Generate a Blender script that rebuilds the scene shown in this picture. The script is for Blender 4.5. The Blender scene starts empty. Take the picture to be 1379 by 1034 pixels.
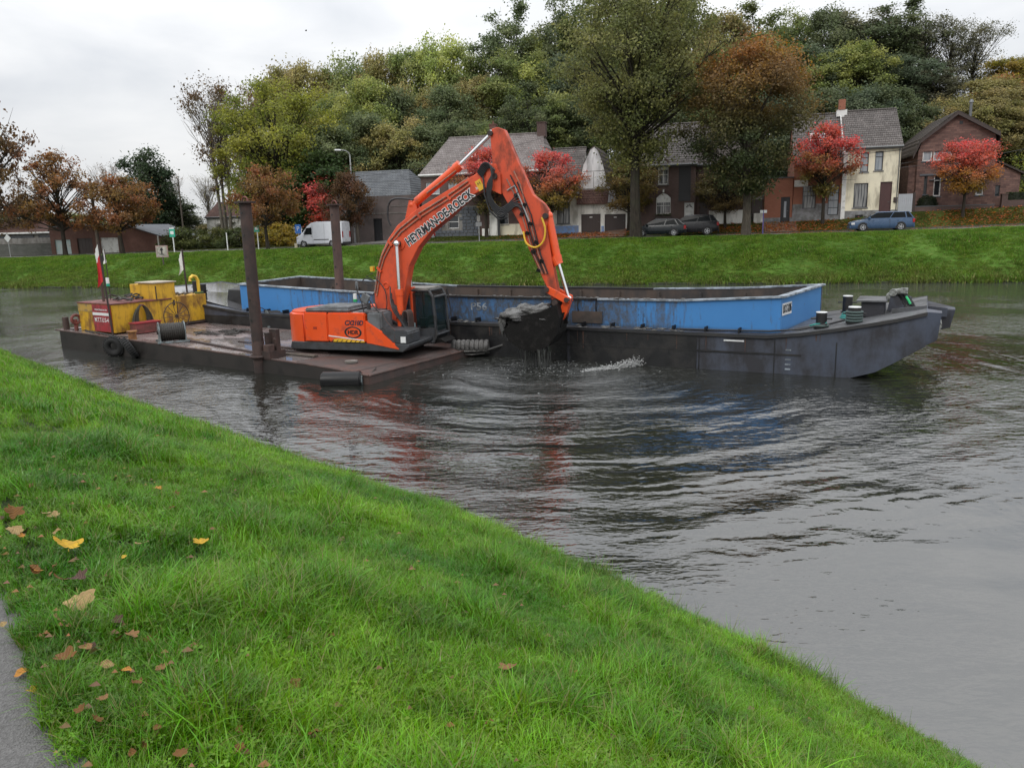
import bpy, bmesh, math, random
import numpy as np
from mathutils import Vector, Matrix
scene = bpy.context.scene
COL = scene.collection
R = math.radians
PI = math.pi

# ------------------------------------------------------------------ camera, sky, sun, exposure
TH = R(11.5); RO = 0.026; FPX = 1042.0; EYE = 4.1
cam_d = bpy.data.cameras.new('camera'); cam_d.sensor_width = 36.0; cam_d.lens = 36.0*FPX/1379.0
cam_d.clip_start = 0.1; cam_d.clip_end = 3000
cam = bpy.data.objects.new('camera', cam_d); COL.objects.link(cam); scene.camera = cam
_r = Vector((math.cos(RO), -math.sin(RO)*math.sin(TH), -math.sin(RO)*math.cos(TH)))
_u = Vector((math.sin(RO), math.cos(RO)*math.sin(TH), math.cos(RO)*math.cos(TH)))
_b = -Vector((0, math.cos(TH), -math.sin(TH)))
cam.matrix_world = Matrix(((_r.x,_u.x,_b.x,0),(_r.y,_u.y,_b.y,0),(_r.z,_u.z,_b.z,EYE),(0,0,0,1)))

SUN_EL, SUN_AZ = R(42), R(200)
world = bpy.data.worlds.new('World'); scene.world = world; world.use_nodes = True
wn = world.node_tree.nodes; wl = world.node_tree.links
for n in list(wn): wn.remove(n)
w_out = wn.new('ShaderNodeOutputWorld'); w_bg = wn.new('ShaderNodeBackground'); w_bg.inputs['Strength'].default_value = 0.1
sky = wn.new('ShaderNodeTexSky'); sky.sky_type = 'NISHITA'; sky.sun_disc = False
sky.sun_elevation = SUN_EL; sky.sun_rotation = SUN_AZ; sky.air_density = 1.0; sky.dust_density = 2.0
tc = wn.new('ShaderNodeTexCoord')
sep = wn.new('ShaderNodeSeparateXYZ'); wl.new(tc.outputs['Generated'], sep.inputs[0])
mp = wn.new('ShaderNodeMapping'); mp.inputs['Scale'].default_value = (1.2, 1.2, 5.0); wl.new(tc.outputs['Generated'], mp.inputs[0])
nz = wn.new('ShaderNodeTexNoise'); nz.inputs['Scale'].default_value = 1.9; nz.inputs['Detail'].default_value = 6; nz.inputs['Roughness'].default_value = 0.5; nz.inputs['Distortion'].default_value = 0.5
wl.new(mp.outputs[0], nz.inputs['Vector'])
cr = wn.new('ShaderNodeValToRGB'); cr.color_ramp.elements[0].position = 0.33; cr.color_ramp.elements[1].position = 0.66
cr.color_ramp.elements[0].color = (0.70, 0.725, 0.765, 1); cr.color_ramp.elements[1].color = (1.0, 1.0, 1.0, 1)
wl.new(nz.outputs['Fac'], cr.inputs[0])
el = wn.new('ShaderNodeMapRange'); el.inputs['From Min'].default_value = 0.0; el.inputs['From Max'].default_value = 1.0
el.inputs['To Min'].default_value = 6.0; el.inputs['To Max'].default_value = 18.0
wl.new(sep.outputs['Z'], el.inputs['Value'])
vm = wn.new('ShaderNodeVectorMath'); vm.operation = 'SCALE'; wl.new(cr.outputs[0], vm.inputs[0]); wl.new(el.outputs[0], vm.inputs['Scale'])
mx = wn.new('ShaderNodeMixRGB'); mx.inputs[0].default_value = 0.94; wl.new(sky.outputs[0], mx.inputs[1]); wl.new(vm.outputs[0], mx.inputs[2])
wl.new(mx.outputs[0], w_bg.inputs['Color']); wl.new(w_bg.outputs[0], w_out.inputs['Surface'])
sun_d = bpy.data.lights.new('sun', 'SUN'); sun_d.energy = 0.6; sun_d.angle = R(14); sun_d.color = (1.0, 0.97, 0.92)
sun = bpy.data.objects.new('sun', sun_d); COL.objects.link(sun)
# light travels from the sun's direction (sky's azimuth is measured clockwise from +Y)
sd = Vector((math.sin(SUN_AZ)*math.cos(SUN_EL), math.cos(SUN_AZ)*math.cos(SUN_EL), math.sin(SUN_EL)))
sun.rotation_euler = sd.to_track_quat('Z', 'Y').to_euler()
scene.view_settings.view_transform = 'Standard'; scene.view_settings.look = 'None'
scene.view_settings.exposure = 0.42; scene.view_settings.gamma = 1.0; scene.view_settings.use_curve_mapping = False
scene.render.engine = 'CYCLES'
scene.cycles.max_bounces = 5; scene.cycles.diffuse_bounces = 2; scene.cycles.glossy_bounces = 3
scene.cycles.transmission_bounces = 2; scene.cycles.transparent_max_bounces = 6; scene.cycles.use_denoising = True
try: scene.cycles.caustics_reflective = False; scene.cycles.caustics_refractive = False
except Exception: pass

# ------------------------------------------------------------------ surveying helpers: photo bearings -> metres in the place
def ray(x, y):
    u = x-689.5; v = y-517.0
    a = u*math.cos(RO)-v*math.sin(RO); b = u*math.sin(RO)+v*math.cos(RO)
    return (a, FPX*math.cos(TH)-b*math.sin(TH), -(FPX*math.sin(TH)+b*math.cos(TH)))
def gz(x, y, z=0.0):
    r = ray(x, y); s = (z-EYE)/r[2]; return (r[0]*s, r[1]*s, z)
def at(x, y, Y):
    r = ray(x, y); s = Y/r[1]; return (r[0]*s, Y, EYE+r[2]*s)
BE = (0.9648, -0.2630); BM = (0.2630, 0.9648); B0 = 53.5      # far bank frame: p along it, q away from its waterline
BROT = math.atan2(BE[1], BE[0])
def bank(p, q, z=0.0): return (p*BE[0]+(q+B0)*BM[0], p*BE[1]+(q+B0)*BM[1], z)
def unbank(X, Y): return (X*BE[0]+Y*BE[1], X*BM[0]+Y*BM[1]-B0)
def HQ(x, y, q):
    r = ray(x, y); s = (B0+q)/(r[0]*BM[0]+r[1]*BM[1]); X, Y = r[0]*s, r[1]*s
    return (X*BE[0]+Y*BE[1], EYE+r[2]*s)

# ------------------------------------------------------------------ object helpers
def tag(o, label=None, cat=None, group=None, kind=None):
    if label: o['label'] = label
    if cat: o['category'] = cat
    if group: o['group'] = group
    if kind: o['kind'] = kind
    return o
def thing(name, label, cat, loc=(0,0,0), rz=0.0, group=None):
    o = bpy.data.objects.new(name, None); o.empty_display_size = 0.3; COL.objects.link(o)
    o.location = loc; o.rotation_euler = (0, 0, rz)
    return tag(o, label, cat, group)
def link(name, me, mat, parent=None):
    o = bpy.data.objects.new(name, me)
    if mat is not None and len(me.materials) == 0: me.materials.append(mat)
    COL.objects.link(o)
    if parent is not None: o.parent = parent
    return o
def copy_tree(o, parent=None):
    c = o.copy(); COL.objects.link(c); c.parent = parent
    for ch in list(o.children): copy_tree(ch, c)
    return c

class MB:
    def __init__(s): s.v = []; s.f = []
    def add(s, vs, fs):
        b = len(s.v); s.v += [tuple(p) for p in vs]; s.f += [tuple(i+b for i in f) for f in fs]; return s
    def box(s, x0, x1, y0, y1, z0, z1):
        return s.add([(x0,y0,z0),(x1,y0,z0),(x1,y1,z0),(x0,y1,z0),(x0,y0,z1),(x1,y0,z1),(x1,y1,z1),(x0,y1,z1)],
                     [(0,3,2,1),(4,5,6,7),(0,1,5,4),(1,2,6,5),(2,3,7,6),(3,0,4,7)])
    def hexa(s, vs): return s.add(vs, [(0,3,2,1),(4,5,6,7),(0,1,5,4),(1,2,6,5),(2,3,7,6),(3,0,4,7)])
    def cbox(s, c, sz, rot=None):
        h = [k/2 for k in sz]; P = []
        for dz in (-1,1):
            for dx, dy in ((-1,-1),(1,-1),(1,1),(-1,1)):
                q = Vector((dx*h[0], dy*h[1], dz*h[2]))
                if rot is not None: q = rot @ q
                P.append(q+Vector(c))
        return s.hexa(P)
    def prism(s, poly, lo, hi, axis='y'):
        n = len(poly)
        def m(a, b, t): return {'y':(a,t,b),'x':(t,a,b),'z':(a,b,t)}[axis]
        vs = [m(a,b,lo) for a,b in poly]+[m(a,b,hi) for a,b in poly]
        fs = [tuple(range(n)), tuple(range(2*n-1, n-1, -1))]+[(i, i+n, (i+1)%n+n, (i+1)%n) for i in range(n)]
        return s.add(vs, fs)
    def cyl(s, p0, p1, r0, r1=None, n=10, cap=True):
        r1 = r0 if r1 is None else r1
        a = Vector(p0); b = Vector(p1); d = (b-a).normalized()
        t = Vector((0,0,1)) if abs(d.z) < 0.9 else Vector((1,0,0))
        x = d.cross(t).normalized(); y = d.cross(x)
        vs = []
        for c, r in ((a,r0),(b,r1)):
            for i in range(n):
                g = 2*PI*i/n; vs.append(c+(x*math.cos(g)+y*math.sin(g))*r)
        fs = [(i, (i+1)%n, (i+1)%n+n, i+n) for i in range(n)]
        if cap: fs += [tuple(range(n-1,-1,-1)), tuple(range(n, 2*n))]
        return s.add(vs, fs)
    def tube(s, pts, r, n=6):
        P = [Vector(p) for p in pts]; rr = r if isinstance(r, (list,tuple)) else [r]*len(P)
        vs = []; ref = Vector((0.13,0.21,0.97))
        for i, p in enumerate(P):
            d = (P[min(i+1,len(P)-1)]-P[max(i-1,0)]).normalized()
            x = d.cross(ref)
            x = x.normalized() if x.length > 0.05 else d.cross(Vector((1,0,0))).normalized()
            y = d.cross(x)
            for k in range(n):
                g = 2*PI*k/n; vs.append(p+(x*math.cos(g)+y*math.sin(g))*rr[i])
        fs = []
        for i in range(len(P)-1):
            for k in range(n): fs.append((i*n+k, i*n+(k+1)%n, (i+1)*n+(k+1)%n, (i+1)*n+k))
        fs += [tuple(range(n-1,-1,-1)), tuple(range((len(P)-1)*n, len(P)*n))]
        return s.add(vs, fs)
    def stube(s, pts, r, n=6, sub=5):
        P = [Vector(p) for p in pts]; out = []
        for i in range(len(P)-1):
            a, b, c, d = P[max(i-1,0)], P[i], P[i+1], P[min(i+2,len(P)-1)]
            for k in range(sub):
                t = k/sub; out.append(0.5*((2*b)+(c-a)*t+(2*a-5*b+4*c-d)*t*t+(3*b-a-3*c+d)*t**3))
        return s.tube(out+[P[-1]], r, n)
    def torus(s, c, RR, r, axis='y', n=20, m=8, arc=2*PI, a0=0.0):
        c = Vector(c); vs = []; full = arc > 6.28; N = n if full else n+1
        for i in range(N):
            g = a0+arc*i/n
            for k in range(m):
                h = 2*PI*k/m; q = RR+r*math.cos(h); w = r*math.sin(h)
                x, y = q*math.cos(g), q*math.sin(g)
                vs.append(c+Vector({'y':(x,w,y),'x':(w,x,y),'z':(x,y,w)}[axis]))
        fs = []
        for i in range(n):
            j = (i+1) % N
            for k in range(m): fs.append((i*m+k, i*m+(k+1)%m, j*m+(k+1)%m, j*m+k))
        return s.add(vs, fs)
    def sphere(s, c, r, n=12, m=8, sc=(1,1,1), noise=0, seed=0):
        rnd = random.Random(seed); c = Vector(c); vs = [c+Vector((0,0,-r*sc[2]))]
        for j in range(1, m):
            t = PI*j/m-PI/2
            for i in range(n):
                g = 2*PI*i/n; k = r*(1+noise*rnd.uniform(-1,1))
                vs.append(c+Vector((k*math.cos(t)*math.cos(g)*sc[0], k*math.cos(t)*math.sin(g)*sc[1], k*math.sin(t)*sc[2])))
        vs.append(c+Vector((0,0,r*sc[2]))); fs = []
        for i in range(n): fs.append((0, 1+(i+1)%n, 1+i))
        for j in range(m-2):
            for i in range(n): fs.append((1+j*n+i, 1+j*n+(i+1)%n, 1+(j+1)*n+(i+1)%n, 1+(j+1)*n+i))
        e = len(vs)-1
        for i in range(n): fs.append((1+(m-2)*n+i, 1+(m-2)*n+(i+1)%n, e))
        return s.add(vs, fs)
    def loft(s, rings, close=True, cap=True):
        n = len(rings[0]); vs = [p for r in rings for p in r]; fs = []
        for j in range(len(rings)-1):
            for i in range(n if close else n-1): fs.append((j*n+i, j*n+(i+1)%n, (j+1)*n+(i+1)%n, (j+1)*n+i))
        if cap: fs += [tuple(range(n-1,-1,-1)), tuple(range((len(rings)-1)*n, len(rings)*n))]
        return s.add(vs, fs)
    def build(s, name, mat, parent=None, bevel=0.0, seg=1, smooth=False, fixn=True):
        me = bpy.data.meshes.new(name); me.from_pydata([tuple(p) for p in s.v], [], s.f)
        if bevel > 0 or fixn:
            bm = bmesh.new(); bm.from_mesh(me)
            if fixn: bmesh.ops.recalc_face_normals(bm, faces=bm.faces)
            if bevel > 0:
                ed = [e for e in bm.edges if len(e.link_faces) == 2 and e.calc_face_angle(0) > 0.6]
                bmesh.ops.bevel(bm, geom=ed, offset=bevel, segments=seg, affect='EDGES', clamp_overlap=True)
            bm.to_mesh(me); bm.free()
        if smooth:
            me.shade_smooth(); me.set_sharp_from_angle(angle=R(38))
        me.update()
        return link(name, me, mat, parent)
def np_mesh(name, co, faces, attrs=None):
    """fast mesh from numpy: co (n,3), faces (m,k)"""
    me = bpy.data.meshes.new(name); m, k = faces.shape
    me.vertices.add(len(co)); me.vertices.foreach_set('co', co.astype(np.float32).ravel())
    me.loops.add(m*k); me.loops.foreach_set('vertex_index', faces.astype(np.int32).ravel())
    me.polygons.add(m); me.polygons.foreach_set('loop_start', np.arange(0, m*k, k, dtype=np.int32))
    me.update(calc_edges=True)
    for nm, dom, arr in (attrs or []):
        a = me.attributes.new(nm, 'FLOAT', dom); a.data.foreach_set('value', arr.astype(np.float32))
    return me

# ------------------------------------------------------------------ materials
class NT:
    def __init__(s, name):
        s.m = bpy.data.materials.new(name); s.m.use_nodes = True; s.t = s.m.node_tree; s.n = s.t.nodes; s.l = s.t.links
        s.b = s.n['Principled BSDF']; s.out = s.n['Material Output']
    def new(s, t, **k):
        n = s.n.new(t)
        for a, v in k.items(): setattr(n, a, v)
        return n
    def put(s, sock, v):
        if isinstance(v, bpy.types.NodeSocket): s.l.new(v, sock)
        elif isinstance(v, (tuple, list)) and len(v) == 3 and sock.type == 'RGBA': sock.default_value = (*v, 1)
        else: sock.default_value = v
    def coord(s, kind='Object', scale=(1,1,1)):
        c = s.new('ShaderNodeTexCoord'); m = s.new('ShaderNodeMapping'); s.l.new(c.outputs[kind], m.inputs[0]); m.inputs['Scale'].default_value = scale
        return m.outputs[0]
    def world_pos(s, scale=(1,1,1)):
        g = s.new('ShaderNodeNewGeometry'); m = s.new('ShaderNodeMapping'); s.l.new(g.outputs['Position'], m.inputs[0]); m.inputs['Scale'].default_value = scale
        return m.outputs[0]
    def noise(s, vec, scale, detail=3, rough=0.55, dist=0):
        n = s.new('ShaderNodeTexNoise'); s.l.new(vec, n.inputs['Vector']); n.inputs['Scale'].default_value = scale
        n.inputs['Detail'].default_value = detail; n.inputs['Roughness'].default_value = rough; n.inputs['Distortion'].default_value = dist
        return n.outputs['Fac']
    def ramp(s, f, stops):
        r = s.new('ShaderNodeValToRGB'); e = r.color_ramp.elements
        while len(e) < len(stops): e.new(0.5)
        for k, (p, c) in enumerate(stops):
            e[k].position = p; e[k].color = (*c, 1) if len(c) == 3 else c
        s.l.new(f, r.inputs[0]); return r.outputs[0]
    def mr(s, f, a, b, c, d, clamp=True):
        n = s.new('ShaderNodeMapRange'); n.clamp = clamp; s.put(n.inputs[0], f)
        for i, v in enumerate((a,b,c,d)): s.put(n.inputs[i+1], v)
        return n.outputs[0]
    def mix(s, f, a, b, mode='MIX'):
        n = s.new('ShaderNodeMixRGB', blend_type=mode); s.put(n.inputs[0], f); s.put(n.inputs[1], a); s.put(n.inputs[2], b); return n.outputs[0]
    def math(s, op, a, b=0.0):
        n = s.new('ShaderNodeMath', operation=op); s.put(n.inputs[0], a); s.put(n.inputs[1], b); return n.outputs[0]
    def bump(s, h, strength, dist, prev=None):
        n = s.new('ShaderNodeBump'); s.put(n.inputs['Height'], h); s.put(n.inputs['Strength'], strength); s.put(n.inputs['Distance'], dist)
        if prev is not None: s.l.new(prev, n.inputs['Normal'])
        return n.outputs[0]
    def fin(s, col=None, rough=None, normal=None, metal=None, spec=None):
        if col is not None: s.put(s.b.inputs['Base Color'], col)
        if rough is not None: s.put(s.b.inputs['Roughness'], rough)
        if metal is not None: s.put(s.b.inputs['Metallic'], metal)
        if spec is not None: s.put(s.b.inputs['Specular IOR Level'], spec)
        if normal is not None: s.l.new(normal, s.b.inputs['Normal'])
        return s.m
def dk(c, k): return tuple(x*k for x in c)
MATS = {}
def pm(name, col, rough=0.5, metal=0.0, var=0.18, sc=2.5, dirt=None, da=0.35, ds=3.0, streak=1.0, bump=0.1, spec=0.5):
    """painted / plain surface with tonal variation, grime patches (stretched downwards when streak < 1) and fine relief"""
    if name in MATS: return MATS[name]
    k = NT(name); v = k.coord('Object')
    n1 = k.noise(v, sc, 4)
    c = k.mix(n1, dk(col, 1-var), dk(col, 1+var))
    r = k.mr(n1, 0.3, 0.7, rough*0.8, min(1, rough*1.2))
    if dirt is not None:
        vs = k.coord('Object', (1, 1, streak)); n2 = k.noise(vs, ds, 6, 0.65)
        m = k.mr(n2, 0.60-da*0.5, 0.72-da*0.35, 0.0, 1.0)
        c = k.mix(k.math('MULTIPLY', m, 0.85), c, dirt); r = k.mix(m, r, (0.75,0.75,0.75))
    nb = k.noise(v, 35.0, 3)
    MATS[name] = k.fin(c, r, k.bump(nb, bump, 0.01), metal, spec)
    return MATS[name]
def brick_mat(name, c1, c2, mortar, bw=0.22, bh=0.075, dirtc=None, ms=0.02):
    if name in MATS: return MATS[name]
    k = NT(name); tcn = k.new('ShaderNodeTexCoord'); sp = k.new('ShaderNodeSeparateXYZ'); k.l.new(tcn.outputs['Object'], sp.inputs[0])
    cb = k.new('ShaderNodeCombineXYZ'); k.l.new(k.math('ADD', sp.outputs[0], sp.outputs[1]), cb.inputs[0]); k.l.new(sp.outputs[2], cb.inputs[1])
    b = k.new('ShaderNodeTexBrick'); k.l.new(cb.outputs[0], b.inputs['Vector']); b.inputs['Scale'].default_value = 1.0
    b.inputs['Brick Width'].default_value = bw; b.inputs['Row Height'].default_value = bh; b.inputs['Mortar Size'].default_value = ms*0.5; b.inputs['Bias'].default_value = 0
    k.put(b.inputs['Color1'], c1); k.put(b.inputs['Color2'], c2); k.put(b.inputs['Mortar'], mortar)
    v = k.coord('Object'); n = k.noise(v, 0.9, 5, 0.6); c = k.mix(k.mr(n, 0.3, 0.7, 0, 0.6), b.outputs['Color'], dirtc or dk(c1, 0.6), 'MIX')
    c = k.mix(0.25, c, k.mix(k.noise(v, 9, 4), (0.3,0.3,0.3), (1.3,1.3,1.3)), 'MULTIPLY')
    MATS[name] = k.fin(c, 0.9, k.bump(b.outputs['Fac'], 0.5, -0.01)); return MATS[name]
# ------------------------------------------------------------------ terrain of the far bank
ZR = [(-140,1.7),(-72,2.25),(-55,2.42),(-43,2.55),(-32,2.72),(-16,2.87),(-4,2.95),(7,2.97),(14,3.05),(20,3.15),(40,3.5),(80,4.2)]
ZH = [(-140,1.7),(-72,2.2),(-57,2.45),(-36,2.72),(-28,3.2),(-16,3.2),(-9,3.3),(-7.5,3.75),(2,3.74),(5,3.75),(10,3.9),(14,4.3),(22,4.5),(40,5.0),(80,6.0)]
def interp(T, x):
    return float(np.interp(x, [a for a,_ in T], [b for _,b in T]))
def zfar(p, q):
    zr = interp(ZR, p); zh = interp(ZH, p)
    if q < 0: return max(-1.5, q*0.8)
    if q < 7.5:
        t = q/7.5; return -0.0+zr*(0.30*t+0.70*math.sin(t*PI/2))*0.985
    if q < 10.4: return zr*0.985+(q-7.5)/2.9*0.015*zr
    if q < 15.5: return zr
    if q < 18.4: return zr+(zh-zr)*min(1, max(0, (q-15.5)/2.7))
    z = zh
    hill = 0.5-0.5*math.cos(PI*min(1, max(0, (q-27)/20)))
    side = 1/(1+math.exp(-(p+34)/5.0))
    return z+hill*side*(7.0+1.2*math.sin(p*0.11))+0.4*math.sin(p*0.3+q*0.2)*min(1, (q-18.4)/10)*side
def zfar_w(X, Y):
    p, q = unbank(X, Y); return zfar(p, q)

def terrain(name, ps, qs, mat, zf=zfar, lift=0.0):
    co = np.array([[*bank(p, q)[:2], zf(p, q)+lift] for q in qs for p in ps]); n = len(ps)
    f = np.array([[j*n+i, j*n+i+1, (j+1)*n+i+1, (j+1)*n+i] for j in range(len(qs)-1) for i in range(n-1)])
    me = np_mesh(name, co, f); me.shade_smooth(); o = link(name, me, mat); tag(o, kind='structure'); return o

def grass_ground_mat(name, base, dry, soil, dry_q=None):
    k = NT(name); v = k.world_pos(); n1 = k.noise(v, 0.35, 7, 0.75); n2 = k.noise(v, 3.2, 5, 0.7); n3 = k.noise(v, 11, 3, 0.7)
    c = k.mix(k.mr(n1, 0.35, 0.65, 0, 1), dk(base, 0.75), dk(base, 1.2)); c = k.mix(k.mr(n2, 0.5, 0.72, 0, 0.75), c, dry); c = k.mix(k.mr(n3, 0.55, 0.75, 0, 0.6), c, soil)
    return k.fin(c, 0.9, k.bump(k.noise(v, 6, 6, 0.75), 0.35, 0.05), spec=0.15)
m_fargrass = grass_ground_mat('far_grass_ground', (0.065,0.135,0.018), (0.13,0.150,0.036), (0.025,0.035,0.012))
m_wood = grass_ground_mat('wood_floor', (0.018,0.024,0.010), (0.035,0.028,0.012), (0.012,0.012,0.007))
m_verge = grass_ground_mat('verge_ground', (0.055,0.080,0.016), (0.13,0.085,0.022), (0.14,0.055,0.015))
ps = list(np.concatenate([np.arange(-140,-80,4), np.arange(-80,40,0.8), np.arange(40,81,4)]))
terrain('bank_slope', ps, [-3,-1.5,-0.5,0,0.25,0.6,1,1.5,2,2.6,3.2,3.8,4.4,5,5.6,6.2,6.8,7.5,8.2,9,10.4], m_fargrass,
        lambda p, q: zfar(p, q)+(0.035*math.sin(p*1.7+q*2.1)*math.sin(p*0.63-q*1.3)+0.02*math.sin(p*4.1+q*1.9))*min(1, max(0, q*0.8)))
k = NT('asphalt_old'); v = k.world_pos()
c = k.mix(k.noise(v, 0.8, 5), (0.10,0.098,0.095), (0.17,0.165,0.155)); c = k.mix(k.mr(k.noise(v, 3.0, 6, 0.75), 0.56, 0.66, 0, 0.85), c, (0.20,0.12,0.06))
m_road = k.fin(c, 0.55, k.bump(k.noise(v, 60, 3), 0.3, 0.01))
terrain('road', ps, [10.4, 11, 13, 15, 15.5], m_road, lift=0.004)
terrain('verge', ps, [15.5,15.9,16.4,17,17.6,18.2,18.4,19.5,22,25,27], m_verge, lift=0.08)
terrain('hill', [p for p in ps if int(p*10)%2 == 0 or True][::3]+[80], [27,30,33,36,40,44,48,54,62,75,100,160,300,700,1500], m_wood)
kb = MB()
kp = list(np.arange(-80, 41, 2.0))
for a, b_ in zip(kp[:-1], kp[1:]):
    if -13.4 < a < -8.2: continue
    V = []
    for q0, z0, z1 in ((15.42, -0.15, 0.13), (15.58, -0.15, 0.13)):
        pass
    for dz in (-0.2, 0.12):
        for p_, q_ in ((a,15.40),(b_,15.40),(b_,15.54),(a,15.54)): x, y, _z = bank(p_, q_); V.append((x, y, interp(ZR, p_)+dz))
    kb.hexa(V)
tag(kb.build('kerb', pm('kerb_stone', (0.16,0.15,0.14), 0.85, dirt=(0.05,0.05,0.03), da=0.6)), kind='structure')
# paved drives between the verges
def drive(name, p0, p1, q0, q1, mat):
    qs = np.linspace(q0, q1, 6); co = []; 
    for q in qs:
        for p in (p0, (p0+p1)/2, p1): co.append([*bank(p, q)[:2], zfar(p, q)+0.10])
    f = [[j*3+i, j*3+i+1, j*3+i+4, j*3+i+3] for j in range(5) for i in range(2)]
    o = link(name, np_mesh(name, np.array(co), np.array(f)), mat); return tag(o, kind='structure')
m_pav = brick_mat('drive_pavers', (0.20,0.12,0.09), (0.26,0.20,0.16), (0.08,0.07,0.05), 0.22, 0.12, (0.22,0.10,0.04))
drive('driveway', -13.4, -8.3, 15.5, 19, m_pav); drive('driveway', 3.4, 6.0, 15.5, 19, m_pav); drive('driveway', -38.5, -30, 15.5, 20.5, m_road)
# stone edging along the far waterline
eb = MB(); rr = random.Random(5); p = -75.0
while p < 38:
    L = rr.uniform(0.5, 1.3)
    x, y, _ = bank(p+L/2, 0.02+rr.uniform(-0.06,0.06)); eb.cbox((x, y, 0.0), (L*0.96, 0.35, 0.22+rr.uniform(-0.05,0.06)), Matrix.Rotation(BROT+rr.uniform(-.03,.03), 3, 'Z')); p += L
tag(eb.build('bank_edging', pm('wet_stone', (0.07,0.065,0.05), 0.7, dirt=(0.02,0.03,0.01), da=0.6), bevel=0.02), kind='stuff')

# ------------------------------------------------------------------ water
k = NT('canal_water')
g = k.new('ShaderNodeNewGeometry'); sp = k.new('ShaderNodeSeparateXYZ'); k.l.new(g.outputs['Position'], sp.inputs[0])
SPX, SPY = 1.3, 22.4
vd = k.new('ShaderNodeVectorMath', operation='DISTANCE'); k.l.new(g.outputs['Position'], vd.inputs[0]); vd.inputs[1].default_value = (SPX, SPY, 0)
d = vd.outputs['Value']
pos = g.outputs['Position']
wob = k.noise(k.world_pos((0.35,0.35,0.35)), 1.0, 2, 0.5)
def rings(lam, wobamp, ph):
    a = k.math('MULTIPLY', d, 2*PI/lam); b_ = k.math('MULTIPLY', wob, wobamp); return k.math('SINE', k.math('ADD', k.math('ADD', a, b_), ph))
near_s = k.mr(d, 1.5, 17.0, 1.0, 0.0)                     # the splash waves die out with distance
vc = k.new('ShaderNodeVectorMath', operation='DISTANCE'); k.l.new(g.outputs['Position'], vc.inputs[0]); vc.inputs[1].default_value = (7.0, 4.5, 0)   # sheltered calm water under the near bank
calm = k.mr(vc.outputs['Value'], 2.5, 12.5, 0.10, 1.0)
mid = k.math('MULTIPLY', calm, 1.0)
r1 = k.math('MULTIPLY', rings(1.7, 13, 0.0), k.mr(d, 2, 20, 1.0, 0.12))
patch = k.mr(k.noise(k.world_pos((0.16,0.16,0.16)), 1.0, 2), 0.42, 0.57, 0.30, 1.0)
m_ang = k.new('ShaderNodeMapping'); k.l.new(pos, m_ang.inputs[0]); m_ang.inputs['Rotation'].default_value = (0,0,R(-16)); m_ang.inputs['Scale'].default_value = (1.0, 2.6, 1)
n_a = k.noise(m_ang.outputs[0], 2.2, 3, 0.5, 0.6)
m_a2 = k.new('ShaderNodeMapping'); k.l.new(pos, m_a2.inputs[0]); m_a2.inputs['Rotation'].default_value = (0,0,R(14)); m_a2.inputs['Scale'].default_value = (1.0, 2.2, 1)
n_b = k.noise(m_a2.outputs[0], 4.2, 2, 0.55, 0.4)
n_c = k.noise(k.world_pos((1,1.3,1)), 7.0, 2, 0.5)
churn = k.mr(d, 0.8, 5.4, 1.0, 0.0)
n_d = k.noise(k.world_pos(), 5.0, 5, 0.7)
h = k.math('MULTIPLY', r1, 0.021)
h = k.math('ADD', h, k.math('MULTIPLY', k.math('MULTIPLY', n_a, patch), k.math('MULTIPLY', mid, 0.028)))
h = k.math('ADD', h, k.math('MULTIPLY', k.math('MULTIPLY', n_b, patch), k.math('MULTIPLY', calm, 0.022)))
h = k.math('ADD', h, k.math('MULTIPLY', n_c, k.math('MULTIPLY', calm, 0.0034)))
r2 = k.math('MULTIPLY', k.math('SINE', k.math('ADD', k.math('MULTIPLY', d, 2*PI/0.42), k.math('MULTIPLY', k.noise(k.world_pos((0.9,0.9,0.9)), 1.0, 3, 0.6), 16))), k.mr(d, 9, 19, 1.0, 0.0))
r2 = k.math('MULTIPLY', r2, k.mr(k.noise(k.world_pos((0.45,0.45,0.45)), 1.0, 2), 0.42, 0.6, 0.15, 1.0))
h = k.math('ADD', h, k.math('MULTIPLY', r2, 0.0048))
h = k.math('ADD', h, k.math('MULTIPLY', n_d, k.math('MULTIPLY', churn, 0.060)))
h = k.math('ADD', h, k.math('MULTIPLY', k.noise(k.world_pos(), 0.6, 2), 0.02))
silt = k.mr(k.noise(k.world_pos(), 0.25, 4), 0.35, 0.7, 0, 1)
c = k.mix(silt, (0.012,0.013,0.010), (0.022,0.023,0.020)); c = k.mix(k.mr(d, 13, 20, 0, .75), c, (0.055,0.057,0.054)); c = k.mix(k.math('MULTIPLY', churn, k.mr(n_d, 0.50, 0.66, 0, 0.55)), c, (0.26,0.27,0.26))
m_water = k.fin(c, k.mr(churn, 0, 1, 0.03, 0.18), k.bump(h, 1.0, 1.0)); k.b.inputs['IOR'].default_value = 2.2
wco = []; 
xs = np.linspace(-150, 110, 27); ys = np.linspace(-40, 110, 16)
co = np.array([[x, y, 0.0] for y in ys for x in xs]); n = len(xs)
f = np.array([[j*n+i, j*n+i+1, (j+1)*n+i+1, (j+1)*n+i] for j in range(len(ys)-1) for i in range(n-1)])
water = link('water', np_mesh('water', co, f), m_water); tag(water, kind='structure')
# canal bed under everything
bed = MB().box(-400, 400, -200, 600, -2.2, -1.6).build('ground', pm('canal_bed', (0.03,0.03,0.025), 0.9)); tag(bed, kind='structure')

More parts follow.
